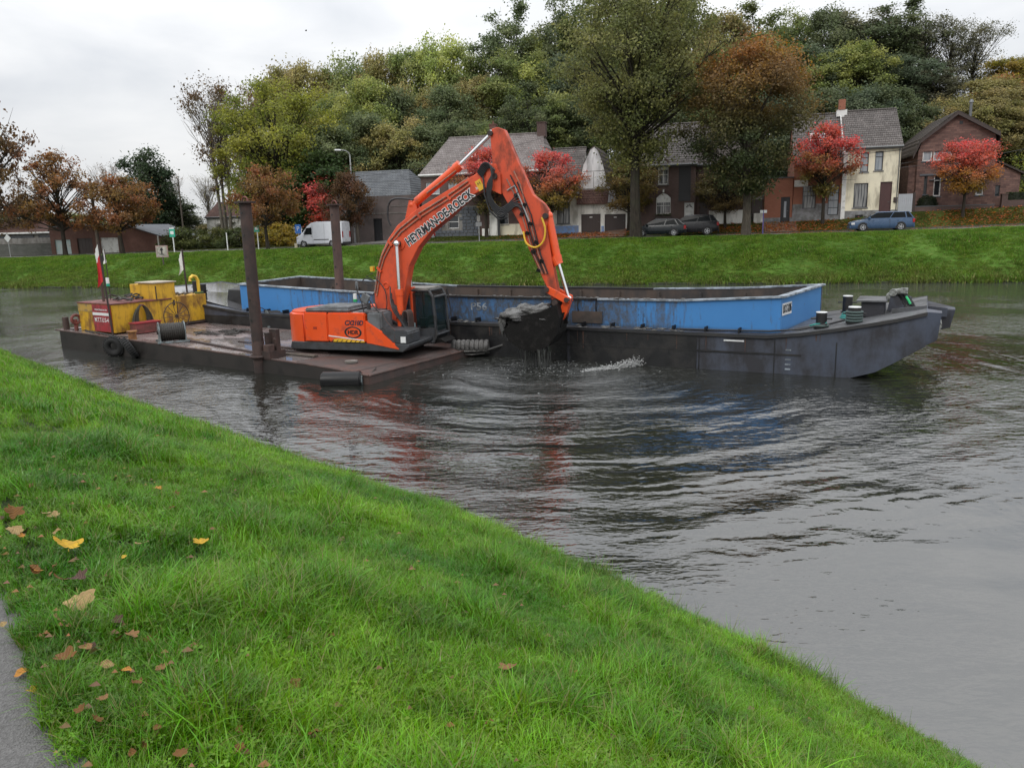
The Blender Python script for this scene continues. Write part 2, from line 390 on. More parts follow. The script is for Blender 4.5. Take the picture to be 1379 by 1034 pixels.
# ------------------------------------------------------------------ near bank
SH = [(60,-42),(12.5,-9.0),(7.9,-1.5),(5.35,2.2),(3.5,5.0),(1.75,7.55),(-0.55,10.4),(-7.4,16.7),(-19.5,29.0),(-40,49.5),(-80,88)]
PA = [(40,-47),(6.0,-10.5),(2.3,-2.3),(0.34,0.15),(-1.46,2.22),(-2.07,3.0),(-4.4,5.6),(-11.3,12.0),(-23.6,24.6),(-44,45),(-84,84)]
def resample(P, n):
    P = np.array(P, float); d_ = np.r_[0, np.cumsum(np.hypot(*np.diff(P, axis=0).T))]; t = np.linspace(0, d_[-1], n)
    return np.c_[np.interp(t, d_, P[:,0]), np.interp(t, d_, P[:,1])]
# parametrise both by matching vertices
def pair(n_per=24):
    S = []; Q = []
    for i in range(len(SH)-1):
        for j in range(n_per):
            t = j/n_per; S.append([SH[i][k]*(1-t)+SH[i+1][k]*t for k in (0,1)]); Q.append([PA[i][k]*(1-t)+PA[i+1][k]*t for k in (0,1)])
    return np.array(S), np.array(Q)
S_, Q_ = pair()
ZP = 2.5
def prof(t):   # t 0 at the path edge, 1 at the waterline
    return ZP*(1-t)**0.95+0.16*math.sin(min(1,t)*PI)*1.0 if t < 1 else -(t-1)*4.0
T = [-0.03,0,0.05,0.1,0.17,0.25,0.33,0.42,0.5,0.58,0.66,0.74,0.82,0.88,0.93,0.97,1.0,1.04,1.15]
co = []; 
for i in range(len(S_)):
    for t in T:
        x = Q_[i][0]+(S_[i][0]-Q_[i][0])*t; y = Q_[i][1]+(S_[i][1]-Q_[i][1])*t
        z = prof(max(0,t)) - (0.12 if t < 0 else 0.02 if t == 0 else 0)
        z += 0.035*math.sin(x*1.9+y*0.7)*math.sin(y*1.6-x)*(1 if 0.03 < t < 0.97 else 0)
        co.append((x, y, z))
n = len(T); f = np.array([[j*n+i, j*n+i+1, (j+1)*n+i+1, (j+1)*n+i] for j in range(len(S_)-1) for i in range(n-1)])
m_soil = grass_ground_mat('near_soil', (0.018,0.030,0.007), (0.03,0.036,0.012), (0.02,0.018,0.010))
me = np_mesh('near_bank', np.array(co), f); me.shade_smooth(); near_bank = link('near_bank', me, m_soil); tag(near_bank, kind='structure')
# path
k = NT('path_asphalt'); v = k.world_pos(); vo = k.new('ShaderNodeTexVoronoi'); k.l.new(v, vo.inputs['Vector']); vo.inputs['Scale'].default_value = 130
c = k.mix(k.noise(v, 2.0, 5), (0.055,0.052,0.050), (0.085,0.082,0.078)); c = k.mix(k.mr(vo.outputs['Color'], 0.2, 0.9, 0, 0.5), c, (0.20,0.195,0.19))
m_path = k.fin(c, 0.55, k.bump(vo.outputs['Distance'], 0.9, 0.004))
co = []
for i in range(len(Q_)):
    for w in (-0.03, 0.0, 0.3, 1.2, 2.4, 40.0):
        dx, dy = (-0.725, -0.689)
        co.append((Q_[i][0]+dx*w, Q_[i][1]+dy*w, ZP-0.012+0.012*min(1,max(0,w))))
n = 6; f = np.array([[j*n+i, (j+1)*n+i, (j+1)*n+i+1, j*n+i+1] for j in range(len(Q_)-1) for i in range(n-1)])
tag(link('path', np_mesh('path', np.array(co), f), m_path), kind='structure')

# ------------------------------------------------------------------ grass: tufts scattered with geometry nodes (nobody could count them)
def blade_mat(name, c_a, c_b, c_dry, spec=0.5, rough=0.38, low=None):
    k = NT(name); at_ = k.new('ShaderNodeAttribute', attribute_name='rnd'); v = k.world_pos()
    n1 = k.noise(v, 0.55, 4, 0.6); n2 = k.noise(v, 2.6, 3, 0.6)
    c = k.mix(k.mr(n1, 0.38, 0.62, 0, 1), c_a, c_b); c = k.mix(k.mr(n2, 0.45, 0.7, 0, 0.75), c, dk(c_a, 0.5))
    if low:   # rank dry growth towards the waterline
        gg = k.new('ShaderNodeNewGeometry'); ss = k.new('ShaderNodeSeparateXYZ'); k.l.new(gg.outputs['Position'], ss.inputs[0])
        c = k.mix(k.math('MULTIPLY', k.mr(ss.outputs[2], low[0], 0.1, 0, low[2]), k.mr(k.noise(v, 0.8, 4, .7), 0.4, 0.6, 0.2, 1)), c, low[1])
    hs = k.new('ShaderNodeHueSaturation'); k.put(hs.inputs['Hue'], k.mr(at_.outputs['Fac'], 0, 1, 0.475, 0.515)); k.put(hs.inputs['Value'], k.mr(at_.outputs['Fac'], 0, 1, 0.6, 1.45)); k.put(hs.inputs['Color'], c)
    c = k.mix(k.mr(at_.outputs['Fac'], 0.93, 0.935, 0, 0.8), hs.outputs[0], c_dry)
    k.fin(c, rough, spec=spec)
    tr = k.new('ShaderNodeBsdfTranslucent'); k.put(tr.inputs['Color'], c); ms = k.new('ShaderNodeMixShader'); ms.inputs[0].default_value = 0.35
    k.l.new(k.b.outputs[0], ms.inputs[1]); k.l.new(tr.outputs[0], ms.inputs[2]); k.l.new(ms.outputs[0], k.out.inputs['Surface']); return k.m
m_blade = blade_mat('grass_blades', (0.058,0.210,0.007), (0.190,0.410,0.015), (0.26,0.19,0.08), 0.40, 0.24, low=(0.75, (0.070,0.13,0.018), 0.8))
m_blade_far = blade_mat('far_grass_blades', (0.085,0.200,0.017), (0.155,0.270,0.025), (0.24,0.20,0.08), 0.2, 0.6, low=(1.7, (0.15,0.135,0.05), 0.6))
def tuft_mesh(name, nb, rad, h, w, lean, seg, mat, seed, clover=0):
    r = np.random.default_rng(seed); co = []; fa = []; rn = []
    for i in range(nb):
        a = r.uniform(0, 2*PI); d0 = rad*math.sqrt(r.uniform()); bx, by = d0*math.cos(a), d0*math.sin(a)
        hh = h*r.uniform(0.45, 1.15); la = r.uniform(0, 2*PI); ln = lean*r.uniform(0.2, 1.3); ww = w*r.uniform(0.6, 1.25)
        fx, fy = math.cos(la), math.sin(la); sx, sy = -fy, fx; rv = r.uniform(); b = len(co)
        for s_ in range(seg+1):
            t = s_/seg; off = ln*hh*t**2; z = hh*(t-0.35*ln*t**2*t); wd = ww*(1-t**1.6)*0.5+0.0004
            co += [(bx+fx*off-sx*wd, by+fy*off-sy*wd, z-0.02), (bx+fx*off+sx*wd, by+fy*off+sy*wd, z-0.02)]
        for s_ in range(seg): fa.append([b+2*s_, b+2*s_+1, b+2*s_+3, b+2*s_+2]); rn.append(rv)
    for i in range(clover):
        a = r.uniform(0, 2*PI); d0 = rad*math.sqrt(r.uniform()); cx, cy, cz = d0*math.cos(a), d0*math.sin(a), h*r.uniform(0.25,0.5); rv = r.uniform(0,0.5); s_ = r.uniform(0.010,0.017)
        for j in range(3):
            g = a+j*2*PI/3; b = len(co); ux, uy = math.cos(g), math.sin(g)
            co += [(cx,cy,cz),(cx+ux*s_-uy*s_*.6,cy+uy*s_+ux*s_*.6,cz+.003),(cx+ux*s_*1.5,cy+uy*s_*1.5,cz-.002),(cx+ux*s_+uy*s_*.6,cy+uy*s_-ux*s_*.6,cz+.003)]
            fa.append([b,b+1,b+2,b+3]); rn.append(rv)
    me = np_mesh(name, np.array(co), np.array(fa), [('rnd','FACE',np.array(rn))]); me.materials.append(mat)
    return me
def scatter(name, pts, rots, scl, idx, meshes, mat, label=None):
    """one 'stuff' object: a point per tuft, each point carries one of the tuft meshes"""
    me = bpy.data.meshes.new(name); me.vertices.add(len(pts)); me.vertices.foreach_set('co', np.asarray(pts, np.float32).ravel())
    for nm, arr, ty in (('rot', rots, 'FLOAT_VECTOR'), ('scl', scl, 'FLOAT'), ('pick', idx, 'INT')):
        a = me.attributes.new(nm, ty, 'POINT'); a.data.foreach_set('vector' if ty == 'FLOAT_VECTOR' else 'value', np.asarray(arr, np.int32 if ty == 'INT' else np.float32).ravel())
    o = link(name, me, mat); tag(o, kind='stuff')
    col = bpy.data.collections.new(name+'_sources')
    for i, m in enumerate(meshes):
        so = bpy.data.objects.new('%s_%02d' % (name, i), m); col.objects.link(so)
    ng = bpy.data.node_groups.new(name, 'GeometryNodeTree'); ng.interface.new_socket('Geometry', in_out='INPUT', socket_type='NodeSocketGeometry'); ng.interface.new_socket('Geometry', in_out='OUTPUT', socket_type='NodeSocketGeometry')
    N = ng.nodes; L = ng.links; gi = N.new('NodeGroupInput'); go = N.new('NodeGroupOutput')
    ci = N.new('GeometryNodeCollectionInfo'); ci.inputs['Collection'].default_value = col; ci.inputs['Separate Children'].default_value = True; ci.inputs['Reset Children'].default_value = True
    ip = N.new('GeometryNodeInstanceOnPoints'); ip.inputs['Pick Instance'].default_value = True
    L.new(gi.outputs[0], ip.inputs['Points']); L.new(ci.outputs[0], ip.inputs['Instance'])
    def na(nm, ty):
        q = N.new('GeometryNodeInputNamedAttribute'); q.data_type = ty; q.inputs['Name'].default_value = nm; return q.outputs['Attribute']
    L.new(na('pick','INT'), ip.inputs['Instance Index']); L.new(na('scl','FLOAT'), ip.inputs['Scale'])
    er = N.new('FunctionNodeEulerToRotation'); L.new(na('rot','FLOAT_VECTOR'), er.inputs[0]); L.new(er.outputs[0], ip.inputs['Rotation'])
    L.new(ip.outputs[0], go.inputs[0])
    md = o.modifiers.new('scatter', 'NODES'); md.node_group = ng
    return o
# near bank tufts
rg = np.random.default_rng(11)
def near_point(i, u, t):
    a = Q_[i]+(Q_[i+1]-Q_[i])*u; b = S_[i]+(S_[i+1]-S_[i])*u; x, y = a+(b-a)*t
    return x, y, prof(t)+0.035*math.sin(x*1.9+y*0.7)*math.sin(y*1.6-x)*(1 if 0.03 < t < 0.97 else 0)
tm = [tuft_mesh('grass_tuft', 46, 0.075, 0.125, 0.0046, 0.75, 4, m_blade, s, 0 if s % 3 else 9) for s in range(9)] + \
     [tuft_mesh('grass_tuft', 30, 0.055, 0.20, 0.0048, 0.85, 5, m_blade, 40+s) for s in range(3)] + \
     [tuft_mesh('grass_tuft', 34, 0.17, 0.15, 0.009, 0.7, 3, m_blade, 70+s) for s in range(5)]
pts = []; rot = []; scl = []; idx = []
seglen = np.hypot(*(S_[1:]-S_[:-1]).T); 
from mathutils import noise as mn
for i in range(len(S_)-1):
    mx_, my_ = (S_[i]+Q_[i])/2
    if my_ < -0.8 or my_ > 48: continue
    dist = math.hypot(mx_, my_)
    wid = np.hypot(*(S_[i]-Q_[i])); area = seglen[i]*wid
    dens = 330 if dist < 6 else 230 if dist < 10 else 90 if dist < 18 else 45
    big = dist > 11
    for _ in range(int(area*dens)):
        t = rg.uniform(-0.03, 1.0); x, y, z = near_point(i, rg.uniform(), max(0, t))
        if t < -0.008: continue
        if t < -0.012 and mn.noise(Vector((x*1.6, y*1.6, 3))) < -0.15: continue
        hN = mn.noise(Vector((x*0.9, y*0.9, 0)))+0.5*mn.noise(Vector((x*2.3, y*2.3, 5)))
        s_ = (0.95+0.55*hN)*rg.uniform(0.7, 1.3)
        if t < 0.06: s_ *= 0.65
        if big: k_ = rg.integers(12, 17); s_ *= 1.05
        else: k_ = rg.integers(9, 12) if (hN > 0.28 and rg.uniform() < 0.5) else rg.integers(0, 9)
        pts.append((x, y, z)); rot.append((rg.normal(0, .12)+0.10, rg.normal(0, .12)+0.18, rg.uniform(0, 6.28))); scl.append(max(0.4, s_)); idx.append(k_)
scatter('grass', pts, rot, scl, idx, tm, m_blade)
# coarse grass and weeds hanging over the waterline
tw_ = [tuft_mesh('weed_tuft', 30, 0.09, 0.26, 0.0085, 1.0, 4, m_blade, 200+s, 6) for s in range(4)]+[tuft_mesh('weed_tuft', 9, 0.05, 0.40, 0.005, 0.45, 4, m_blade, 210+s) for s in range(2)]
pts = []; rot = []; scl = []; idx = []
for i in range(len(S_)-1):
    if S_[i][1] < 1.5 or S_[i][1] > 45: continue
    for _ in range(int(seglen[i]*26)):
        t = 1.0-abs(rg.normal(0, .06)); x, y, z = near_point(i, rg.uniform(), min(.995, max(.5, t)))
        if mn.noise(Vector((x*1.1, y*1.1, 9))) < -0.12: continue
        pts.append((x, y, z)); rot.append((rg.normal(0,.2)+.25, rg.normal(0,.2)+.35, rg.uniform(0,6.28))); scl.append(rg.uniform(.35,1.0)); idx.append(rg.integers(0, 6))
scatter('waterside_weeds', pts, rot, scl, idx, tw_, m_blade)
# far bank tufts
tf = [tuft_mesh('bank_tuft', 46, 0.30, 0.15, 0.028, 0.7, 2, m_blade_far, 100+s) for s in range(5)]
pts = []; rot = []; scl = []; idx = []
for _ in range(44000):
    p = rg.uniform(-74, 36); q = rg.uniform(0.0, 10.2)**1.0; x, y, _z = bank(p, q)
    hN = mn.noise(Vector((x*0.45, y*0.45, 0)))
    pts.append((x, y, zfar(p, q)-0.01)); rot.append((rg.normal(0,.1), rg.normal(0,.1), rg.uniform(0,6.28))); scl.append((1.0+0.8*hN)*rg.uniform(.6,1.2)*(1.8 if q < 0.5 else 1.25 if q < 0.9 else 0.75 if q > 8 else 1)); idx.append(rg.integers(0,5))
scatter('bank_grass', pts, rot, scl, idx, tf, m_blade_far)
m_blade_v = blade_mat('verge_blades', (0.050,0.085,0.014), (0.10,0.12,0.020), (0.20,0.09,0.03), 0.2, 0.6)
tv = [tuft_mesh('verge_tuft', 36, 0.26, 0.09, 0.03, 0.7, 2, m_blade_v, 130+s) for s in range(4)]
pts = []; rot = []; scl = []; idx = []
for _ in range(9000):
    p = rg.uniform(-60, 34); q = rg.uniform(15.65, 18.3)
    if -13.6 < p < -8.1 or 3.2 < p < 6.2 or -38.7 < p < -29.8 or 16.0 < p < 17.6: continue
    x, y, _z = bank(p, q); pts.append((x, y, zfar(p, q)+0.07)); rot.append((0,0,rg.uniform(0,6.28))); scl.append(rg.uniform(.6,1.2)); idx.append(rg.integers(0,4))
scatter('verge_grass', pts, rot, scl, idx, tv, m_blade_v)
# ------------------------------------------------------------------ trees
def bark_mat(name, col):
    k = NT(name); v = k.coord('Object', (1,1,0.25)); n = k.noise(v, 9, 5, 0.7); c = k.mix(k.mr(n, .35, .65, 0, 1), dk(col, .55), dk(col, 1.25)); c = k.mix(k.mr(k.noise(k.coord('Object'), 0.8, 3), .5, .7, 0, .5), c, (0.05,0.06,0.03))
    return k.fin(c, 0.9, k.bump(n, 0.8, 0.05), spec=0.2)
m_bark = bark_mat('bark', (0.085,0.072,0.058)); m_bark_d = bark_mat('dark_bark', (0.045,0.038,0.030)); m_bark_p = bark_mat('pale_bark', (0.17,0.15,0.125))
def leaf_mat(name, top=None, hz=None, top2=None):
    """leaves take the tree's own colour; some maples turn red from the top of the crown down"""
    k = NT(name); oi = k.new('ShaderNodeObjectInfo'); a = k.new('ShaderNodeAttribute', attribute_name='rnd'); a2 = k.new('ShaderNodeAttribute', attribute_name='cl')
    c = oi.outputs['Color']
    if top is not None:
        ob = k.new('ShaderNodeTexCoord'); sp = k.new('ShaderNodeSeparateXYZ'); k.l.new(ob.outputs['Object'], sp.inputs[0])
        zz = k.math('ADD', sp.outputs[2], k.mr(a2.outputs['Fac'], 0, 1, -1.0, 1.0, False)); c = k.mix(k.mr(zz, hz[0], hz[1], 0, 1), c, top)
        if top2 is not None: c = k.mix(k.mr(a2.outputs['Fac'], 0.15, 0.45, 0.5, 0), c, top2)
    hs = k.new('ShaderNodeHueSaturation'); k.put(hs.inputs['Color'], c)
    k.put(hs.inputs['Hue'], k.mr(a2.outputs['Fac'], 0, 1, 0.478, 0.522)); k.put(hs.inputs['Value'], k.math('MULTIPLY', k.mr(a.outputs['Fac'], 0, 1, 0.75, 1.3), k.mr(a2.outputs['Fac'], 0, 1, 1.22, 0.80)))
    k.put(hs.inputs['Saturation'], k.mr(a.outputs['Fac'], 0, 1, 0.8, 1.08))
    k.fin(hs.outputs[0], 0.55, spec=0.22); tr = k.new('ShaderNodeBsdfTranslucent'); k.put(tr.inputs['Color'], hs.outputs[0]); ms = k.new('ShaderNodeMixShader'); ms.inputs[0].default_value = 0.38
    k.l.new(k.b.outputs[0], ms.inputs[1]); k.l.new(tr.outputs[0], ms.inputs[2]); k.l.new(ms.outputs[0], k.out.inputs['Surface']); return k.m
m_leaf = leaf_mat('leaves')
m_leaf_red = leaf_mat('maple_leaves', (0.70,0.100,0.095), (2.9,4.9), (0.30,0.17,0.035))
m_leaf_or = leaf_mat('turning_leaves', (0.36,0.165,0.045), (8.5,15.0), (0.15,0.13,0.045))

PROF = {
 'round': lambda h: math.sqrt(max(0.0, 1-(2*h-1)**2))*0.9+0.10,
 'egg':   lambda h: (math.sin(min(1, h*1.25+0.08)*PI/2) if h < 0.45 else math.sqrt(max(0, 1-((h-0.42)/0.60)**2))),
 'broad': lambda h: (0.62+0.38*min(1, h/0.3)) if h < 0.5 else math.sqrt(max(0, 1-((h-0.5)/0.52)**2))**0.9,
 'column':lambda h: 0.75*math.sqrt(max(0.0, 1-(2*h-1)**2))+0.15,
 'tall':  lambda h: (0.45+0.55*h/0.55) if h < 0.55 else math.sqrt(max(0, 1-((h-0.55)/0.47)**2)),
 'fan':   lambda h: 0.25+0.75*h if h < 0.8 else math.sqrt(max(0, 1-((h-0.8)/0.22)**2)),
 'bush':  lambda h: math.sqrt(max(0, 1-(h*0.98)**2))}
def make_tree(name, seed, H, cb, rx, prof, ncl, nleaf, ls, cr, tr, bark, leafm, shell=0.45, lean=(0,0), twigs=3, flat=0.75, stems=1, bare=0.0, limbs=1.0):
    r = np.random.default_rng(seed); pf = PROF[prof]; cl = []
    while len(cl) < ncl:
        h = r.uniform(0.02, 1.0); R_ = pf(h)*rx
        if r.uniform() > (R_/rx)**1.3+0.08: continue
        a = r.uniform(0, 2*PI); d = R_*(r.uniform()**shell); wob = 1+0.16*math.sin(3*a+seed)+0.10*math.sin(5*a+h*9+seed*2)
        z = cb+h*(H-cb)*0.97; cl.append((d*wob*math.cos(a)+lean[0]*z, d*wob*math.sin(a)+lean[1]*z, z))
    tb = MB(); trunks = []
    for s_ in range(stems):
        ang = 2*PI*s_/stems+seed; off = 0 if stems == 1 else tr*2.2; pts = []; rad = []
        top = cb+(H-cb)*0.80; w1, w2 = r.uniform(-.25,.25,2)*tr*2.5
        for i in range(9):
            t = i/8; z = top*t-0.3*(i == 0); sp_ = off*(1+1.8*t) if stems > 1 else 0
            pts.append((math.cos(ang)*sp_+w1*math.sin(t*5)+lean[0]*z, math.sin(ang)*sp_+w2*math.sin(t*4+1)+lean[1]*z, z)); rad.append(tr*(1-t)**0.75*(1.28 if i == 0 else 1)+0.02)
        tb.tube(pts, rad, 8); trunks.append((pts, rad))
    def trunk_at(k, z):
        pts, rad = trunks[k]; zs = [p[2] for p in pts]
        return np.array([np.interp(z, zs, [p[0] for p in pts]), np.interp(z, zs, [p[1] for p in pts]), z]), float(np.interp(z, zs, rad))
    for c in cl:
        if r.uniform() > limbs: continue
        c = np.array(c); k_ = r.integers(0, stems); rel = (c[2]-cb)/(H-cb)
        zb = max(cb*0.88, cb*0.92+(H-cb)*rel*0.62-0.25*np.hypot(c[0]-lean[0]*c[2], c[1]-lean[1]*c[2])); zb = min(zb, cb+(H-cb)*0.74)
        s0, rd = trunk_at(k_, zb); m1 = s0*0.55+c*0.45; m1[2] += -0.05*(c[2]-zb)+0.05*rx; m1 += r.normal(0, 0.05*rx, 3)*[1,1,.5]
        rb = min(rd*0.5, 0.016*np.linalg.norm(c-s0)+0.012)
        P = [tuple((1-t)**2*s0+2*t*(1-t)*m1+t*t*c) for t in (0, .3, .55, .8, 1)]
        tb.tube(P, [rb, rb*.8, rb*.6, rb*.42, rb*.22], 4)
        for _ in range(twigs):
            e = c+r.normal(0, cr*0.75, 3)*[1,1,.8]+np.array([0,0,cr*.25]); b0 = np.array(P[int(r.integers(2,5))])
            tb.tube([tuple(b0), tuple((b0+e)/2+r.normal(0,cr*.12,3)), tuple(e)], [rb*.3, rb*.2+.004, .006], 3)
    trunk = tb.build(name+'_trunk', bark, None, smooth=True, fixn=False); tme = trunk.data; bpy.data.objects.remove(trunk)
    C = np.array(cl); cv = r.uniform(0, 1, ncl); keep = r.uniform(0, 1, ncl) >= bare; C = C[keep]; cv = cv[keep]; nc = len(C)
    ci = r.integers(0, nc, nleaf); P = C[ci]+r.normal(0, 1, (nleaf,3))*cr*np.array([.62,.62,.62*flat])*r.uniform(0.5,1.15,(nc,1))[ci]
    cen = np.array([lean[0]*H*.6, lean[1]*H*.6, cb+(H-cb)*.4]); outw = P-cen; outw /= np.linalg.norm(outw, axis=1)[:,None]+1e-6
    nrm = r.normal(0, 1, (nleaf,3))*0.9+outw*0.9+np.array([0,0,.5]); nrm /= np.linalg.norm(nrm, axis=1)[:,None]
    t = np.cross(nrm, r.normal(0, 1, (nleaf,3))); t /= np.linalg.norm(t, axis=1)[:,None]+1e-6; b = np.cross(nrm, t)
    s = ls*r.uniform(.6, 1.35, (nleaf,1)); fold = nrm*s*0.18
    V = np.stack([P-t*s*.62, P-b*s*.38+fold, P+t*s*.62, P+b*s*.38+fold], 1).reshape(-1,3)
    F = np.arange(nleaf*4).reshape(-1,4); cme = np_mesh(name+'_crown', V, F, [('rnd','FACE',r.uniform(0,1,nleaf)), ('cl','FACE',cv[ci])]); cme.materials.append(leafm)
    return dict(t=tme, c=cme, H=H, W=rx*2)
KIND = {}
def kind(key, *a, **k): KIND[key] = make_tree(key, *a, **k)
kind('lime', 3, 20, 5.6, 6.6, 'egg', 210, 44000, .17, 1.05, .42, m_bark_d, m_leaf, shell=.5, twigs=4, limbs=.45)
kind('maple_big', 4, 16, 3.0, 5.4, 'egg', 160, 42000, .175, 1.0, .36, m_bark, m_leaf_or, shell=.42, twigs=2, limbs=.3)
for i in range(3): kind('maple%d' % i, 10+i, 6.2, 1.9, 2.2, ('egg' if i == 1 else 'round'), 75, 10500, .12, .46, .10, m_bark_d, m_leaf_red, shell=.5, twigs=3)
kind('green_maple', 14, 6.2, 1.9, 2.2, ('egg' if i == 1 else 'round'), 75, 10500, .12, .46, .10, m_bark_d, m_leaf, shell=.5, twigs=3)
for i in range(2): kind('chestnut%d' % i, 20+i, 6.4, 2.0, 3.0, 'broad', 60, 9000, .165, .60, .17, m_bark_d, m_leaf, shell=.55, twigs=2)
kind('chestnut_thin', 23, 7.6, 2.1, 3.2, 'broad', 85, 6200, .17, .55, .17, m_bark_d, m_leaf, shell=.6, twigs=4)
for i in range(3): kind('wood%d' % i, 30+i, 17, 4.5, 5.0, ('round','egg','tall')[i], 95, 27000, .235, 1.1, .32, m_bark_d, m_leaf, shell=.4, twigs=1)
for i in range(2): kind('woodtall%d' % i, 36+i, 21, 8.5, 3.9, ('tall','egg')[i], 80, 16000, .235, 1.0, .27, m_bark_d, m_leaf, shell=.45, twigs=2)
for i in range(2): kind('thin%d' % i, 40+i, 20, 8.0, 4.2, 'fan', 75, 6000, .20, .95, .22, m_bark_d, m_leaf, shell=.55, twigs=4)
kind('ash', 45, 17, 2.6, 7.0, 'round', 150, 40000, .205, 1.1, .40, m_bark_d, m_leaf, shell=.42, twigs=2)
kind('bare', 50, 12, 3.0, 3.0, 'fan', 80, 350, .2, .8, .15, m_bark_p, m_leaf, shell=.6, twigs=6)
kind('leaning', 52, 17, 5.5, 4.6, 'fan', 110, 3600, .22, .9, .20, m_bark_p, m_leaf, shell=.6, twigs=6, stems=3, bare=.35)
kind('dark_broad', 55, 9.5, 0.8, 3.0, 'egg', 90, 13000, .22, .75, .2, m_bark_d, m_leaf, shell=.4, twigs=1)
kind('slim_red', 57, 6, 1.2, 1.15, 'column', 45, 4200, .13, .42, .07, m_bark_d, m_leaf_red, shell=.5, twigs=2)
kind('shrub', 60, 2.6, 0.1, 1.9, 'bush', 60, 6000, .13, .42, .05, m_bark_d, m_leaf, shell=.4, twigs=1, stems=4)
kind('shrub_loose', 61, 4.6, 0.5, 2.3, 'round', 60, 3800, .15, .55, .05, m_bark_d, m_leaf, shell=.5, twigs=3, stems=3)
_rt = random.Random(8)
def tree(name, key, X, Y, zb, H, W, color, label, group=None, cat='tree', depthscale=None, rz=None):
    K = KIND[key]; t = thing(name, label, cat, (X, Y, zb), _rt.uniform(0, 6.28) if rz is None else rz, group)
    sx = W/K['W']; t.scale = (sx, sx if depthscale is None else depthscale, H/K['H'])
    a = link('trunk', K['t'], None, t); c = link('crown', K['c'], None, t); c.color = (*color, 1)
    return t
def tree_px(name, key, px, top, wpx, q, color, label, group=None, zb=None, cat='tree', rz=None):
    """stand a tree at its bearing px, q metres behind the waterline, as tall and wide as it is seen"""
    p, _z = HQ(px, 300, q); X, Y, _ = bank(p, q); z0 = zfar(p, q) if zb is None else zb
    H = HQ(px, top, q)[1]-z0; W = wpx*Y/FPX*1.0
    return tree(name, key, X, Y, z0-0.05, H, W, color, label, group, cat, rz=rz)
GREEN=(0.150,0.180,0.058); DARK=(0.105,0.130,0.060); LIGHT=(0.25,0.28,0.075); OLIVE=(0.22,0.195,0.07); YEL=(0.24,0.20,0.030); YG=(0.175,0.200,0.028)
ORG=(0.25,0.125,0.042); BRN=(0.17,0.095,0.045); GREY=(0.14,0.14,0.08); BLUEG=(0.105,0.135,0.078)
# street trees
tree_px('lime_tree', 'lime', 858, -45, 222, 8.9, (0.205,0.215,0.070), 'tall half bare olive green tree on the grass bank beside the low black car', rz=0.4)
tree_px('autumn_tree', 'maple_big', 1004, 52, 172, 8.9, (0.070,0.088,0.034), 'broad dark green tree with orange brown top on the grass bank', rz=1.3)
SG = 'young maples along the street verge'
tree_px('young_maple', 'maple0', 742, 203, 84, 17.2, (0.26,0.22,0.045), 'young maple with red crown turning yellow below, in front of the white house', SG)
tree_px('young_maple', 'maple1', 655, 200, 92, 17.2, (0.14,0.125,0.038), 'young maple with pinkish top and brown green base, behind the excavator boom', SG)
tree_px('young_maple', 'green_maple', 846, 214, 80, 17.2, (0.20,0.15,0.04), 'young olive and orange maple half hidden behind the tall lime trunk', SG)
tree_px('young_maple', 'green_maple', 977, 226, 80, 17.2, (0.16,0.125,0.045), 'young brown green maple left of the broad autumn tree trunk', SG, rz=2.0)
tree_px('young_maple', 'maple1', 1108, 168, 86, 17.2, (0.19,0.165,0.042), 'young maple with red top and brown green skirt, left of the cream house', SG, rz=0.3)
tree_px('young_maple', 'maple2', 1296, 188, 80, 17.0, (0.36,0.24,0.03), 'bright red young maple on the leaf strewn verge in front of the brick villa', SG, rz=4.0)
tree_px('slim_maple', 'slim_red', 432, 232, 44, 24, (0.50,0.075,0.050), 'slim scarlet maple beside the brown chestnut, left of the grey brown building')
CG = 'brown chestnut trees along the road'
tree_px('chestnut_tree', 'chestnut0', 358, 225, 84, 9.3, ORG, 'orange brown chestnut between the hedge and the dark steel spud', CG)
tree_px('chestnut_tree', 'chestnut1', 470, 232, 66, 17.0, (0.125,0.066,0.030), 'dull brown chestnut in front of the grey brown building', CG)
tree_px('chestnut_tree', 'chestnut_thin', 82, 205, 104, 13.5, ORG, 'orange chestnut with thin top in front of the left end of the brick garage', CG)
tree_px('chestnut_tree', 'chestnut0', 160, 238, 96, 13.5, ORG, 'low orange brown chestnut in front of the white garage door', CG, rz=1.0)
tree_px('chestnut_tree', 'chestnut_thin', -22, 118, 120, 10, BRN, 'sparse tall brown tree at the left edge of the photo', CG)
tree_px('chestnut_tree', 'chestnut1', 36, 262, 90, 24, (0.14,0.085,0.028), 'dull ochre chestnut behind the low tiled house', CG)
tree_px('dark_tree', 'dark_broad', 200, 202, 72, 36, (0.055,0.085,0.040), 'dark green rounded tree standing alone against the sky behind the garage')
tree_px('dark_tree', 'dark_broad', 222, 262, 80, 40, DARK, 'lower dark green tree right of the rounded one behind the garage')
tree_px('bare_tree', 'bare', 150, 216, 50, 46, BRN, 'leafless tree between the two orange chestnuts', 'leafless trees in the distance')
tree_px('bare_tree', 'bare', 236, 232, 40, 50, BRN, 'leafless tree just right of the dark rounded tree', 'leafless trees in the distance')
tree_px('bare_tree', 'bare', 282, 234, 46, 60, OLIVE, 'pale leafless tree left of the leaning grey trees', 'leafless trees in the distance', rz=1)
